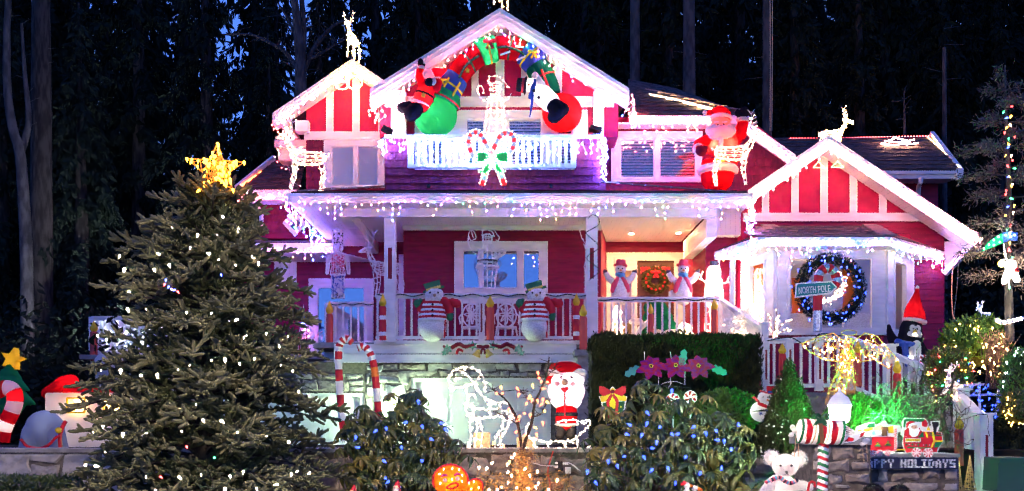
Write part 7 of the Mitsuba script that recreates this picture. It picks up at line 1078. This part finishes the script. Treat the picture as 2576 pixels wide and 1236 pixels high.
def flood(label, px, py, Y, d, col, L, w=10, s=.13):
    t = thing('floodlight', label, 'floodlight'); c = P(px, py, Y); d = np.asarray(d, float) / np.linalg.norm(d); m = box(-s, s, -s * .6, s * .6, -.05, .05); M = trimesh.geometry.align_vectors([0, 0, 1], d); m.apply_transform(M); m.apply_translation(c); part(t, 'housing', m, 'mat_black'); l = box(-s * .85, s * .85, -s * .45, s * .45, .051, .056); l.apply_transform(M); l.apply_translation(c); emit_mesh(t, 'lens', l, col, L, w=w); part(t, 'bracket', tube([c, c - d * .12 + [0, .05, 0], c + [0, .08, -.12]], .015, 5), 'mat_black'); return t
flood('black floodlight shining up the left balcony column', 974, 328, 22.52, (.35, .25, 1), (1, .78, .72), 70); flood('black floodlight shining up the right balcony column', 1498, 326, 22.52, (.12, .22, 1), (1, .78, .72), 90); flood('floodlight glaring against the far left porch wall', 350, 882, 27.0, (-.25, 1, .5), (.9, .92, 1), 500, 24, .16)
# --- spruce star and bulbs
stt = thing('tree_star', 'golden star of wire and amber bulbs on top of the spruce', 'star'); sp_ = [(547, 362), (562, 404), (614, 409), (574, 436), (586, 478), (545, 452), (500, 480), (514, 438), (470, 400), (528, 402)]; rg = rng_of(31); Yt_ = SPY - .32
for d in (-.05, .05): part(stt, 'frame', tube([P(a, b, Yt_ + d) for a, b in sp_ + sp_[:1]], .010, 5), 'mat_wire_gold')
poly = Polygon(sp_); out = []
while len(out) < 110:
    a = np.array([rg.uniform(470, 614), rg.uniform(362, 480)]); b_ = a + rg.normal(0, 30, 2)
    if poly.buffer(3).contains(LineString([a, b_])): out.append(tube([P(*a, Yt_ + rg.uniform(-.06, .06)), P(*b_, Yt_ + rg.uniform(-.06, .06))], .0045, 3))
part(stt, 'tinsel', cat_(out), 'mat_wire_gold', kind='stuff'); part(stt, 'stem', tube([P(540, 452, Yt_), P(530, 500, Yt_)], .012, 5), 'mat_twig'); k = 0
while k < 74:
    a = (rg.uniform(470, 614), rg.uniform(362, 484))
    if poly.buffer(2).contains(Point(a)): bulb(stt, P(*a, Yt_ - .08), .0165, (1, .36, .015), 3.4, rg); k += 1
for a in sp_[::2]: bulb(stt, P(*a, Yt_ - .08), .019, (1, .36, .015), 4, rg)
tl_ = thing('string_lights', 'big white bulbs wound through the spruce', 'string lights'); rg = rng_of(32)
SB = [(617 * 0 + 957 * .501, 12), (1050, 43), (600, 55), (890, 60), (1100, 73), (850, 100), (1183, 100), (625, 122), (775, 124), (648, 235), (668, 264), (1265, 58), (1298, 90), (640, 322), (732, 322), (937, 338), (1062, 342), (698, 421), (635, 438), (490, 455), (535, 475), (1190, 375), (1238, 455), (1225, 462), (1296, 492), (1337, 443), (1447, 458), (1352, 533), (1402, 512), (1062, 578), (1130, 574), (1313, 607), (1410, 602), (606, 630), (707, 655), (790, 652), (894, 627), (954, 604), (556, 687), (508, 628), (1278, 570), (1020, 880), (1112, 884), (912, 935), (738, 945), (647, 975), (517, 906), (468, 935), (617, 948), (1340, 960), (1450, 990), (1193, 940), (440, 1155), (527, 1040), (480, 1110), (733, 1164), (900, 1166), (1010, 1153), (1222, 1138), (1352, 1110), (1495, 1136), (1155, 1160), (1463, 1150), (1555, 1145), (1390, 1203), (430, 1105), (1240, 690), (1500, 735), (1550, 755), (1470, 632), (1203, 595), (985, 800), (1010, 1240), (640, 1225), (780, 1230), (1130, 1225), (1290, 1222)]
SD = [(a * .501 if i else 479, 617 + b * .501) for i, (a, b) in enumerate(SB)] + [(432, 570), (497, 592), (545, 592), (453, 605), (478, 624), (560, 546), (600, 578), (618, 597), (640, 650), (572, 520), (520, 632), (400, 640)]
def on_spruce(px, py):
    z = Z_(py, 10.6); R = float(spr_r(z)); dx = X_(px, 10.8) - X_(SPX, SPY); Y = SPY - math.sqrt(max(.02, R * R - dx * dx)) * .96 - .03; return P(px, py, Y)
tw = []
for i, (a, b_) in enumerate(SD):
    if i % 7 == 3: continue
    q = on_spruce(a, b_); bulb(tl_, q, .0140 * rg.uniform(.5, 1.4), (1.0, .62, .50) if b_ < 700 and i % 3 == 0 else (1.0, .86, .58), 6, rg, tilt=.9); tw.append(smooth_path([q + [0, .01, .02], q + [rg.normal(0, .04), .06, rg.normal(.02, .03)], q + [rg.normal(0, .08), .16, .02]], 3))
wires(tl_, tw, .004, 'mat_wire_green'); tc = thing('string_lights', 'few tiny red and blue bulbs deep in the spruce', 'string lights')
for i, (a, b_) in enumerate([(415, 716), (425, 722), (432, 728), (440, 730), (448, 735), (418, 705), (557, 692), (405, 1200), (540, 1152), (470, 1124)]): bulb(tc, on_spruce(a, b_) + [0, -.01, 0], .012, ('red', 'blue', 'violet', 'blue', 'red', 'blue', 'blue', 'red', 'green', 'red')[i], 3, rg)
wires(tc, [np.array([on_spruce(a, b_) + [0, .03, 0] for a, b_ in [(415, 716), (425, 722), (440, 730), (448, 735)]])], .003, 'mat_wire_green')
# --- blue bulbs in the rhododendrons
for lab, Y, pts, r in (('blue bulbs in the left rhododendron', 11.92, [(946, 1084), (972, 1078), (1022, 1063), (1062, 1073), (1084, 1105), (902, 1126), (895, 1100), (965, 1160), (1062, 1160), (1110, 1065), (1120, 1080), (1005, 1226), (970, 1204), (977, 1212), (1052, 1010), (1010, 1126)], .017),
                     ('blue bulbs scattered over the right rhododendron', 11.35, [(1690, 1049 - 66), (1628, 1038), (1628, 1065), (1660, 1075), (1746, 1074), (1576, 1093), (1615, 1094), (1652, 1112), (1690, 1092), (1706, 1092), (1745, 1098), (1571, 1149), (1620, 1150), (1530, 1160), (1553, 1172), (1640, 1182), (1531, 1200), (1498, 1214), (1478, 1186), (1806, 1108), (1822, 1109), (1776, 1090), (1858, 1070), (1802, 1084), (1700, 1214), (1640, 1128), (1815, 1180), (1762, 1190), (1810, 1246), (1890, 1240), (1585, 1070), (1725, 1150), (1680, 1178), (1840, 1130)], .017)):
    t = thing('string_lights', lab, 'string lights'); rg = rng_of(int(Y * 10)); tw = []
    for i, (a, b_) in enumerate(pts):
        q = P(a, b_, Y + rg.uniform(-.05, .08)); bulb(t, q, r * 1.2, (.018, .055, 1.0), 1.1, rg, tilt=1.); tw.append(smooth_path([q + [0, .01, .02], q + [rg.normal(0, .04), .05, rg.normal(.03, .03)], q + [rg.normal(0, .1), .15, .03]], 3))
    wires(t, tw, .004, 'mat_wire_green')
# --- red tree, golden garland, gingerbread figure
rt2 = thing('string_lights', 'red and orange bulbs hung in the small bare tree', 'string lights'); rg = rng_of(33)
for i, (a, b_) in enumerate([(1260, 975), (1249, 990), (1264, 990), (1301, 978), (1305, 992), (1340, 970), (1353, 938), (1362, 960), (1377, 962), (1366, 978), (1333, 998), (1330, 1003), (1338, 1006), (1352, 1008), (1366, 1005), (1376, 1012), (1325, 1015), (1363, 1017), (1280, 1030), (1320, 1041), (1370, 1035), (1307, 1048), (1334, 1044), (1304, 1058), (1366, 1064), (1346, 1076), (1298, 1088), (1320, 1096), (1260, 1100), (1266, 1122), (1242, 1114), (1350, 1093), (1356, 952), (1302, 1186), (1310, 1205), (1282, 1162)]): bulb(rt2, P(a, b_, 13.05 + rg.uniform(-.1, .1)), .0215, (1, .14, .06) if i % 5 else (1, .45, .08), 1.1, rg, tilt=1.)
wires(rt2, [smooth_path([P(a, b_, 13.06) for a, b_ in q], 5) for q in ([(1235, 978), (1265, 1000), (1290, 1030), (1304, 1062), (1312, 1110)], [(1382, 920), (1362, 975), (1345, 1015), (1335, 1065), (1320, 1110)], [(1262, 985), (1302, 982), (1330, 985)])], .006, 'mat_wire_green')
gg = thing('golden_garland', 'golden tinsel and pine cones with warm bulbs wrapped round the foot of the bare tree', 'garland'); rg = rng_of(34); n = 1500; sx = rg.normal(0, 1, n); c = np.vstack([np.stack([X_(1318 + sx[:900] * 9 + 10 * np.sin(np.arange(900)), 12.7), 12.75 + rg.normal(0, .05, 900), Z_(rg.uniform(1140, 1262, 900), 12.7)], 1), np.stack([X_(rg.uniform(1195, 1440, 600), 12.7), 12.8 + rg.normal(0, .05, 600), Z_(1218 + rg.normal(0, 14, 600), 12.7)], 1)])
part(gg, 'tinsel', leaves(c, unit(rg, n), unit(rg, n), .085, .006, rg, .1), 'mat_wire_gold', kind='stuff')
for a, b_, r in ((1318, 1150, 22), (1400, 1228, 16), (1322, 1240, 22)):
    q = P(a, b_, 12.6); m = []
    for k in range(60): u = k / 60; aa = k * 2.4; rr_ = r * 12.6 / F * math.sin(.3 + 2.5 * u); o = q + [rr_ * math.cos(aa), rr_ * math.sin(aa), (u - .5) * r * 2 * 12.6 / F]; m.append(ball(o, (.016, .016, .006), 0))
    part(gg, 'pine_cone', cat_(m), 'mat_brown')
for a, b_ in [(1294, 1143), (1286, 1151), (1276, 1168), (1237, 1166), (1205, 1176), (1225, 1178), (1278, 1188), (1287, 1196), (1321, 1180), (1333, 1196), (1352, 1186), (1278, 1214), (1354, 1216), (1348, 1225), (1251, 1232), (1230, 1232), (1402, 1208), (1262, 1226), (1300, 1228), (1200, 1230), (1380, 1232), (1330, 1230)]: bulb(gg, P(a, b_, 12.55), .016, (1, .55, .22), 12, rg, tilt=1.)
gb = thing('gingerbread_figure', 'glowing orange gingerbread figure with a red mouth under the left rhododendron', 'figure'); Yg_ = 11.4
part(gb, 'body', cat_([pball(1133, 1210, Yg_, 44, (1, .32, .92)), plimb([(1158, 1250, 16), (1196, 1224, 18), (1196, 1240, 16)], Yg_), pball(1140, 1275, Yg_, 44, (1, .34, 1))]), 'cloth_yellow', smooth=50); scene[gb + '__body']['bsdf'] = {'type': 'ref', 'id': cloth('cloth_orange', (.90, .28, .02))}
part(gb, 'outline', cat_([tube([P(1133 + 44 * math.cos(a), 1210 + 40.5 * math.sin(a), Yg_ - .01) for a in np.linspace(-3.6, .55, 24)], .014, 5), tube([P(1196 + 19 * math.cos(a), 1224 + 19 * math.sin(a), Yg_ - .01) for a in np.linspace(-3.3, 1.2, 14)], .011, 5)]), 'mat_red')
part(gb, 'mouth', cat_([tube(smooth_path([P(a, b_, Yg_ - .062) for a, b_ in ((1123, 1226), (1138, 1217), (1151, 1216), (1150, 1225), (1136, 1230), (1123, 1228))], 4), .010, 6)]), 'mat_red')
for x, y in ((1120, 1209), (1151, 1205)): part(gb, 'cheek', pball(x, y, Yg_ - .058, 6, (1, .3, 1), 2), 'mat_pink')
for x, y in ((1117, 1196), (1150, 1193)): part(gb, 'eyebrow', plimb([(x - 6, y + 3, 2.2), (x, y - 1, 3.2), (x + 7, y + 1, 2.2)], Yg_ - .066), 'mat_magenta')
for a, b_ in [(1106, 1193), (1138, 1179), (1116, 1180), (1108, 1216), (1163, 1196), (1137, 1206), (1162, 1211), (1180, 1215), (1192, 1212), (1204, 1227), (1186, 1230), (1155, 1182), (1126, 1240)]: bulb(gb, P(a, b_, Yg_ - .085), .009, (1, .72, .35), 4, rg)
lamp_in(gb, 1133, 1212, Yg_, 3, (1, .72, .35), 22); lamp_in(gb, 1192, 1230, Yg_, 2, (1, .72, .35), 14)
# --- golden angel
an = thing('golden_angel', 'golden wire angel with spread wings covered in warm bulbs above the pillar', 'angel'); Ya = 13.2; rg = rng_of(35); fr_ = []
for s in (-1, 1):
    W = [(2136, 868), (2136 + s * 40, 838), (2136 + s * 70, 846), (2136 + s * 122, 866 if s < 0 else 905), (2136 + s * 100, 885 if s < 0 else 928), (2136 + s * 64, 905), (2136 + s * 22, 912)]; fr_.append(tube([P(a, b_, Ya + .06) for a, b_ in W + W[:1]], .008, 4)); pw_ = Polygon(W); k = 0; tz = []
    while k < 30:
        a = (rg.uniform(2136 - 125, 2136 + 125), rg.uniform(835, 930))
        if pw_.contains(Point(a)): bulb(an, P(*a, Ya + .02), .0125, (1, .50, .16), 3.2, rg, tilt=1.); k += 1
    while len(tz) < 60:
        a = np.array([rg.uniform(2010, 2262), rg.uniform(835, 930)]); b_ = a + rg.normal(0, 16, 2)
        if pw_.contains(LineString([a, b_])): tz.append(tube([P(*a, Ya + rg.uniform(.02, .1)), P(*b_, Ya + rg.uniform(.02, .1))], .004, 3))
    part(an, 'wing', cat_(tz), 'mat_wire_gold')
fr_ += [tube(w, .006, 4) for w in wire_rings([(P(2136, 852, Ya), .05, .05), (P(2136, 862, Ya), .06, .06), (P(2136, 874, Ya), .04, .04), (P(2134, 890, Ya), .09, .08), (P(2130, 915, Ya), .08, .08), (P(2124, 950, Ya), .13, .12), (P(2118, 985, Ya), .18, .15), (P(2116, 1018, Ya), .21, .16)], 8)]; part(an, 'frame', cat_(fr_), 'mat_wire_gold'); part(an, 'hands', plimb([(2146, 900, 5), (2141, 882, 5), (2140, 868, 3)], Ya - .1), 'mat_gold', smooth=50)
n = 700; u = rg.uniform(0, 1, n); c = np.stack([X_(2134 - 18 * u + rg.normal(0, 1, n) * (8 + 16 * u), Ya), Ya + rg.normal(0, .06, n), Z_(885 + 125 * u, Ya)], 1); part(an, 'tinsel', leaves(c, unit(rg, n), unit(rg, n), .07, .006, rg, .1), 'mat_wire_gold', kind='stuff')
for k in range(46): u = rg.uniform(0, 1) ** .8; bulb(an, P(2134 - 18 * u + rg.normal(0, 1) * (5 + 15 * u), 848 + 165 * u, Ya - .08), .0125, (1, .48, .14), 2.2, rg, tilt=1.)
part(an, 'halo', tube([P(2136 + 20 * math.cos(a), 838 + 7 * math.sin(a), Ya) for a in np.linspace(0, 6.283, 20)], .006, 4), 'mat_wire_gold')
# --- shrubs and tree at the right edge
def sprinkle(label, c, r, n, cols, L, br, seed, front=True):
    rg = rng_of(seed); t = thing('string_lights', label, 'string lights'); d = unit(rg, n); d[:, 1] = -np.abs(d[:, 1])
    for q in c + d * r * rg.uniform(.92, 1.06, (n, 1)): bulb(t, q, br * rg.uniform(.85, 1.1), cols[rg.integers(len(cols))], L, rg, tilt=1.)
    ring = np.array([c + np.array(r) * [math.sin(k * .5) * math.cos(k * .13), -.95 * abs(math.cos(k * .5)), math.sin(k * .13)] for k in range(40)]); wires(t, [ring], .003, 'mat_wire_green'); return t
def cr(px, y0, y1, Y, rx): z_, h_ = zr(y0, y1, Y); return np.array([X_(px, Y), Y, z_]), np.array([rx, rx, h_])
c, r = cr(2446, 806, 940, 16.2, .50); sprinkle('amber lights over the bright green laurel', c, r, 74, [(1, .50, .08)], 5, .017, 41); c, r = cr(2384, 880, 1020, 15.8, .36); sprinkle('red blue green and amber bulbs over the golden shrub', c, r, 44, ['red', 'blue', 'green', 'amber', 'amber', 'amber'], 2.4, .0175, 42)
c, r = cr(2562, 880, 1075, 14.6, .24); sprinkle('icy white bulbs over the shrub at the right edge', c, r, 46, [(.55, .95, 1.0), (.8, 1, .95)], 3, .017, 43); c, r = cr(2556, 985, 1080, 14.2, .20); sprinkle('dense amber bulbs over the low shrub at the right edge', c, r, 44, [(1, .50, .08)], 2, .014, 44); c, r = cr(2506, 835, 955, 15.2, .17); sprinkle('small amber lights in the reddish twigs', c, r, 30, [(1, .48, .14)], 2, .014, 45)
c, r = cr(2466, 960, 1080, 15.2, .34); sprinkle('deep blue bulbs on the trellis', c, r * [1, .3, 1], 60, [(.02, .06, 1)], 1.1, .0155, 46); cw, rw_ = cr(1985, 930, 1140, 12.6, .34)
cu_ = thing('string_lights', 'unlit white bulbs on the conical shrub', 'string lights'); rg = rng_of(47); bb = lathe([(.002, -.012), (.011, -.008), (.013, 0), (.009, .012), (.002, .022)], (0, 0, 0), 6); k = 0
for i in range(46):
    s = 1 - math.sqrt(rg.uniform(.02, 1)); a = rg.uniform(3.4, 6.0); R = (1 - s) ** .8 * .43; m = bb.copy(); m.apply_transform(trimesh.transformations.random_rotation_matrix(rg.random(3))); m.apply_translation([cone and X_(1985, 12.6) + R * math.cos(a), 12.6 + R * math.sin(a), zr(903, 1150, 12.6)[0] + (s * 2 - 1) * zr(903, 1150, 12.6)[1]]); part(cu_, 'bulb', m, 'mat_wire_white', smooth=50)
wires(cu_, [np.array([[X_(1985, 12.6) + .44 * (1 - k / 40) ** .8 * math.cos(k * .9), 12.6 + .44 * (1 - k / 40) ** .8 * math.sin(k * .9), zr(903, 1150, 12.6)[0] + (2 * k / 40 - 1) * zr(903, 1150, 12.6)[1]] for k in range(39)])], .003, 'mat_wire_green')
dl = thing('string_lights', 'coloured bulbs climbing the trunk of the dry conifer', 'string lights'); rg = rng_of(48)
for k in range(44): y = 270 + k * 10.5 + rg.normal(0, 4); bulb(dl, P(2534 + rg.normal(0, 8) + (4 if y > 420 else 0), y, Yd - .12), .0195, ['red', 'green', 'amber', 'blue', 'warm', 'amber', 'red'][k % 7], 1.6, rg, tilt=1.)
wires(dl, [np.array([P(2534 + 8 * math.sin(k), 270 + k * 7, Yd - .1) for k in range(66)])], .004, 'mat_wire_green')
ld = lit_deer('small icy blue reindeer above the laurel at the right', 2478, 822, 16.4, .20, .4, 1, 50, 4, 9, (.30, .42, 1.0), .009); lit_deer('small pink white reindeer bursting out beside the stair posts', 2382, 1004, 14.9, .26, .2, 1, 60, 4, 10, (1, .60, .40), .009, .5)
pn = thing('lit_pennant', 'green and blue lit pennant at the upper right edge', 'ornament'); flat(pn, 'green_flag', [(2468, 634), (2486, 610), (2520, 586), (2525, 612), (2500, 622)], 15.0, 'cloth_green', .02); flat(pn, 'blue_flag', [(2520, 586), (2536, 583), (2560, 585), (2560, 606), (2540, 604), (2525, 612)], 15.0, 'cloth_blue', .02); glow_mesh(pn, 'small_bulbs', [P(a, b_, 14.96) for a, b_ in ((2475, 626), (2488, 616), (2500, 605), (2512, 596), (2515, 610), (2500, 617), (2530, 592), (2542, 596), (2552, 592), (2540, 588))], .012, (.7, 1, .75), 20); glow_mesh(pn, 'back_lights', [P(a, b_, 15.10) for a, b_ in ((2490, 615), (2510, 602), (2535, 596), (2550, 596))], .025, (.9, 1, .9), 16)
part(pn, 'pole', tube([P(2524, 610, 15.03), P(2534, 660, 15.03), P(2538, 720, 15.03)], .008, 5), 'mat_wire_white'); part(pn, 'hook', tube(smooth_path([P(a, b_, 15.0) for a, b_ in ((2524, 615), (2526, 640), (2530, 652), (2518, 654), (2520, 660))], 5), .007, 5), 'mat_wire_white')
lf = thing('lit_ornament', 'blazing white and yellow hanging ornament at the right edge', 'ornament'); emit_mesh(lf, 'shade', cat_([pball(2542, 668, 14.9, 14, sub=2), plimb([(2540, 682, 11), (2530, 702, 9), (2526, 710, 6)], 14.9), plimb([(2548, 682, 10), (2558, 704, 8)], 14.9)]), (1, .86, .62), 12); emit_mesh(lf, 'lantern', pball(2520, 664, 14.9, 9, sub=2), (1, .55, .05), 8); part(lf, 'bow', pball(2556, 680, 14.85, 7, sub=2), 'mat_red', smooth=50)
rope('glaring warm hoop of light at the right edge', [P(2508 + 0, 806, 15.0), P(2522, 812, 14.9), P(2545, 808, 14.85), P(2570, 802, 14.9)], (1, .66, .34), 50, .03, 4, 'rope light'); do_ = thing('light_dome', 'pale glowing arched dome behind the lowest stair posts', 'ornament'); part(do_, 'shell', pball(2452, 1068, 15.9, 40, (.95, .4, 1)), 'cloth_white', smooth=60); lamp_in(do_, 2452, 1060, 15.9, 4, (1, .95, .62), 70)
# --- lights on the porch and in the bay
lsn = thing('lit_snowman', 'blazing white wire snowman with a tinsel hat beside the door', 'snowman'); Yj = 22.9; wss = wire_rings([(P(1796, 668, Yj), .07, .07), (P(1796, 680, Yj), .15, .14), (P(1796, 700, Yj), .15, .14), (P(1796, 706, Yj), .18, .16), (P(1796, 740, Yj), .21, .18), (P(1796, 770, Yj), .20, .17)], 9) + [np.array([P(a, b_, Yj) for a, b_ in c]) for c in ([(1780, 716), (1766, 704), (1760, 690)], [(1766, 704), (1756, 702)], [(1763, 696), (1768, 684)], [(1812, 716), (1828, 712), (1834, 696)], [(1828, 712), (1842, 706)])]
part(lsn, 'frame', cat_([tube(w, .007, 4) for w in wss]), 'mat_wire_white'); rg = rng_of(49); glow_mesh(lsn, 'small_bulbs', np.vstack([along(w, .07) for w in wss]), .013, (1, .80, .58), 9); part(lsn, 'hat', lathe([(.14, 0), (.10, .01), (.10, .12), (.01, .13)], P(1796, 672, Yj), 14), 'mat_charcoal')
for nm, lab, cx, y0, y1, w, Y in (('lit_figure', 'blazing wire figure behind the left end of the door railing', 1552, 770, 858, 14, 23.4), ('lit_figure', 'low blazing wire bundle in the middle behind the door railing', 1724, 815, 860, 22, 23.4), ('lit_figure', 'bright wire cone behind the right end of the door railing', 1786, 770, 850, 14, 23.4), ('lit_tree', 'small tree of warm lights inside the left pane of the bay window', 1910, 715, 830, 14, 22.2)):
    ws = wire_rings([(P(cx, y0 + (y1 - y0) * s, Y), w * Y / F * q, w * Y / F * q * .8) for s, q in ((0, .35), (.2, .8), (.35, .6), (.6, 1), (.8, 1), (1, .9))], 8); lit_wires(nm, lab, ws, 110, .014, (1, .62, .32), 9, 'figure' if nm == 'lit_figure' else 'tree', int(cx))
lit_wires('lit_branches', 'warm lit twigs beside the landing post below the bay', [smooth_path([P(a, b_, 19.6) for a, b_ in c], 4) for c in ([(1946, 850), (1950, 815), (1962, 790)], [(1946, 850), (1938, 815), (1932, 795)], [(1950, 840), (1972, 812), (1990, 806)], [(1950, 845), (1980, 830), (1996, 834)], [(1946, 850), (1956, 808), (1952, 780)])], 46, .013, (1, .60, .30), 8, 'branches', 51, .008, 'mat_twig')
lit_wires('lit_branches', 'silvery lit twigs tied to the upper stair railing', [smooth_path([P(1865 + rq.normal(0, 22), 850 + rq.normal(0, 18), 20.6), P(1868 + rq.normal(0, 26), 820 + rq.normal(0, 14), 20.5), P(1872 + rq.normal(0, 28), 790 + rq.normal(0, 12), 20.4)], 4) for _ in range(26)], 40, .013, (1, .66, .36), 8, 'branches', 52, .007)
cre = thing('lit_crescent', 'crescent of warm lights glowing inside the blue wreath', 'light motif'); rg = rng_of(53); a = rg.uniform(-.9, 2.0, 110); rr_ = (44 + rg.normal(0, 4, 110)); glow_mesh(cre, 'small_bulbs', [P(2078 + q * math.cos(b_), 716 + q * .9 * math.sin(b_), 21.4) for q, b_ in zip(rr_, a)], .0125, (1, .62, .32), 9); part(cre, 'frame', tube([P(2078 + 44 * math.cos(q), 716 + 40 * math.sin(q), 21.42) for q in np.linspace(-.9, 2, 20)], .01, 5), 'mat_wire_white')
wl_ = thing('string_lights', 'blue bulbs round the big window wreath', 'string lights'); rg = rng_of(54)
for k in range(46): a = k * .1366 * 1.0 + rg.normal(0, .05); q = 75 + rg.normal(0, 11); bulb(wl_, P(2089 + q * math.cos(a), 727 + q * math.sin(a), 21.12), .0235, (.018, .055, 1.0), 1.1, rg, tilt=1.)
for a, b_ in ((2074, 645), (2075, 656), (2127, 706), (2134, 691), (2086, 815), (2092, 815), (2128, 805), (2010, 780), (2037, 805)): bulb(wl_, P(a, b_, 21.1), .022, (.08, .13, 1.0), 1.1, rg)
wires(wl_, [np.array([P(2089 + (75 + 6 * math.sin(5 * q)) * math.cos(q), 727 + (75 + 6 * math.sin(5 * q)) * math.sin(q), 21.15) for q in np.linspace(0, 6.283, 60)])], .005, 'mat_wire_green')
for i, (lab, cx, y, Y, n) in enumerate((('small coloured lights at the left foot of the middle railing', 985, 830, 22.6, 22), ('unlit cable and small lights on the left wing deck', 765, 830, 26.0, 20))):
    t = thing('string_lights', lab, 'string lights'); rg = rng_of(60 + i)
    for k in range(n): bulb(t, P(cx + rg.normal(0, 9), y + rg.normal(0, 22), Y), .014, MULTI[k % 12], LM[MULTI[k % 12]], rg)
    wires(t, [smooth_path([P(cx + rg.normal(0, 10), y + rg.normal(0, 24), Y) for _ in range(8)], 5)], .004)
wsm = thing('wire_snowman', 'white wire snowman with a blue tinsel hat on the left deck', 'snowman'); Yv_ = 25.9; part(wsm, 'frame', cat_([tube(w, .007, 4) for w in wire_rings([(P(771, 818, Yv_), .15, .13), (P(771, 836, Yv_), .19, .16), (P(771, 848, Yv_), .14, .12), (P(771, 862, Yv_), .23, .18), (P(771, 884, Yv_), .22, .18)], 10)]), 'mat_wire_white'); part(wsm, 'hat', cat_([lathe([(.25, 0), (.25, .02), (.14, .03), (.15, .2), (.01, .21)], P(771, 815, Yv_), 16)]), 'mat_blue'); part(wsm, 'arm', cat_([tube([P(752, 850, Yv_), P(738, 836, Yv_), P(730, 826, Yv_)], .01, 4), tube([P(790, 852, Yv_), P(804, 838, Yv_), P(812, 834, Yv_)], .01, 4)]), 'mat_coral')
# garland cords along the railings
for lab, pts in (('dark green cord looped along the middle railing', [(948 + 30 * k, 742 + (4 if k % 2 else -1), 21.85) for k in range(19)]), ('dark green cord looped along the door railing', [(1490 + 29 * k, 753 + (4 if k % 2 else 0), 22.46) for k in range(12)]), ('dark cord along the left corner railing', [(826 + 20 * k, 764 + (4 if k % 2 else 0), 23.4) for k in range(7)])): cord(lab, pts)
# --- street lamp behind the photographer, which lights the spruce and the front walls
sl = thing('street_lamp', 'street lamp arching over the street in front of the spruce, above the picture', 'street lamp'); part(sl, 'pole', tube(smooth_path([(-3.4, 3, 0), (-3.4, 3, 4.4), (-3.2, 3, 5.2), (-2.6, 3, 5.6), (-1.4, 3, 5.6)], 5), .06, 10), 'mat_concrete', smooth=True); part(sl, 'head', box(-2.0, -1.2, 2.84, 3.16, 5.46, 5.56), 'mat_grey')
k = part(sl, 'lens', box(-1.9, -1.3, 2.86, 3.14, 5.43, 5.455), 'mat_bulb'); scene[k]['emitter'] = emit(STREET_LAMP, 60.0)
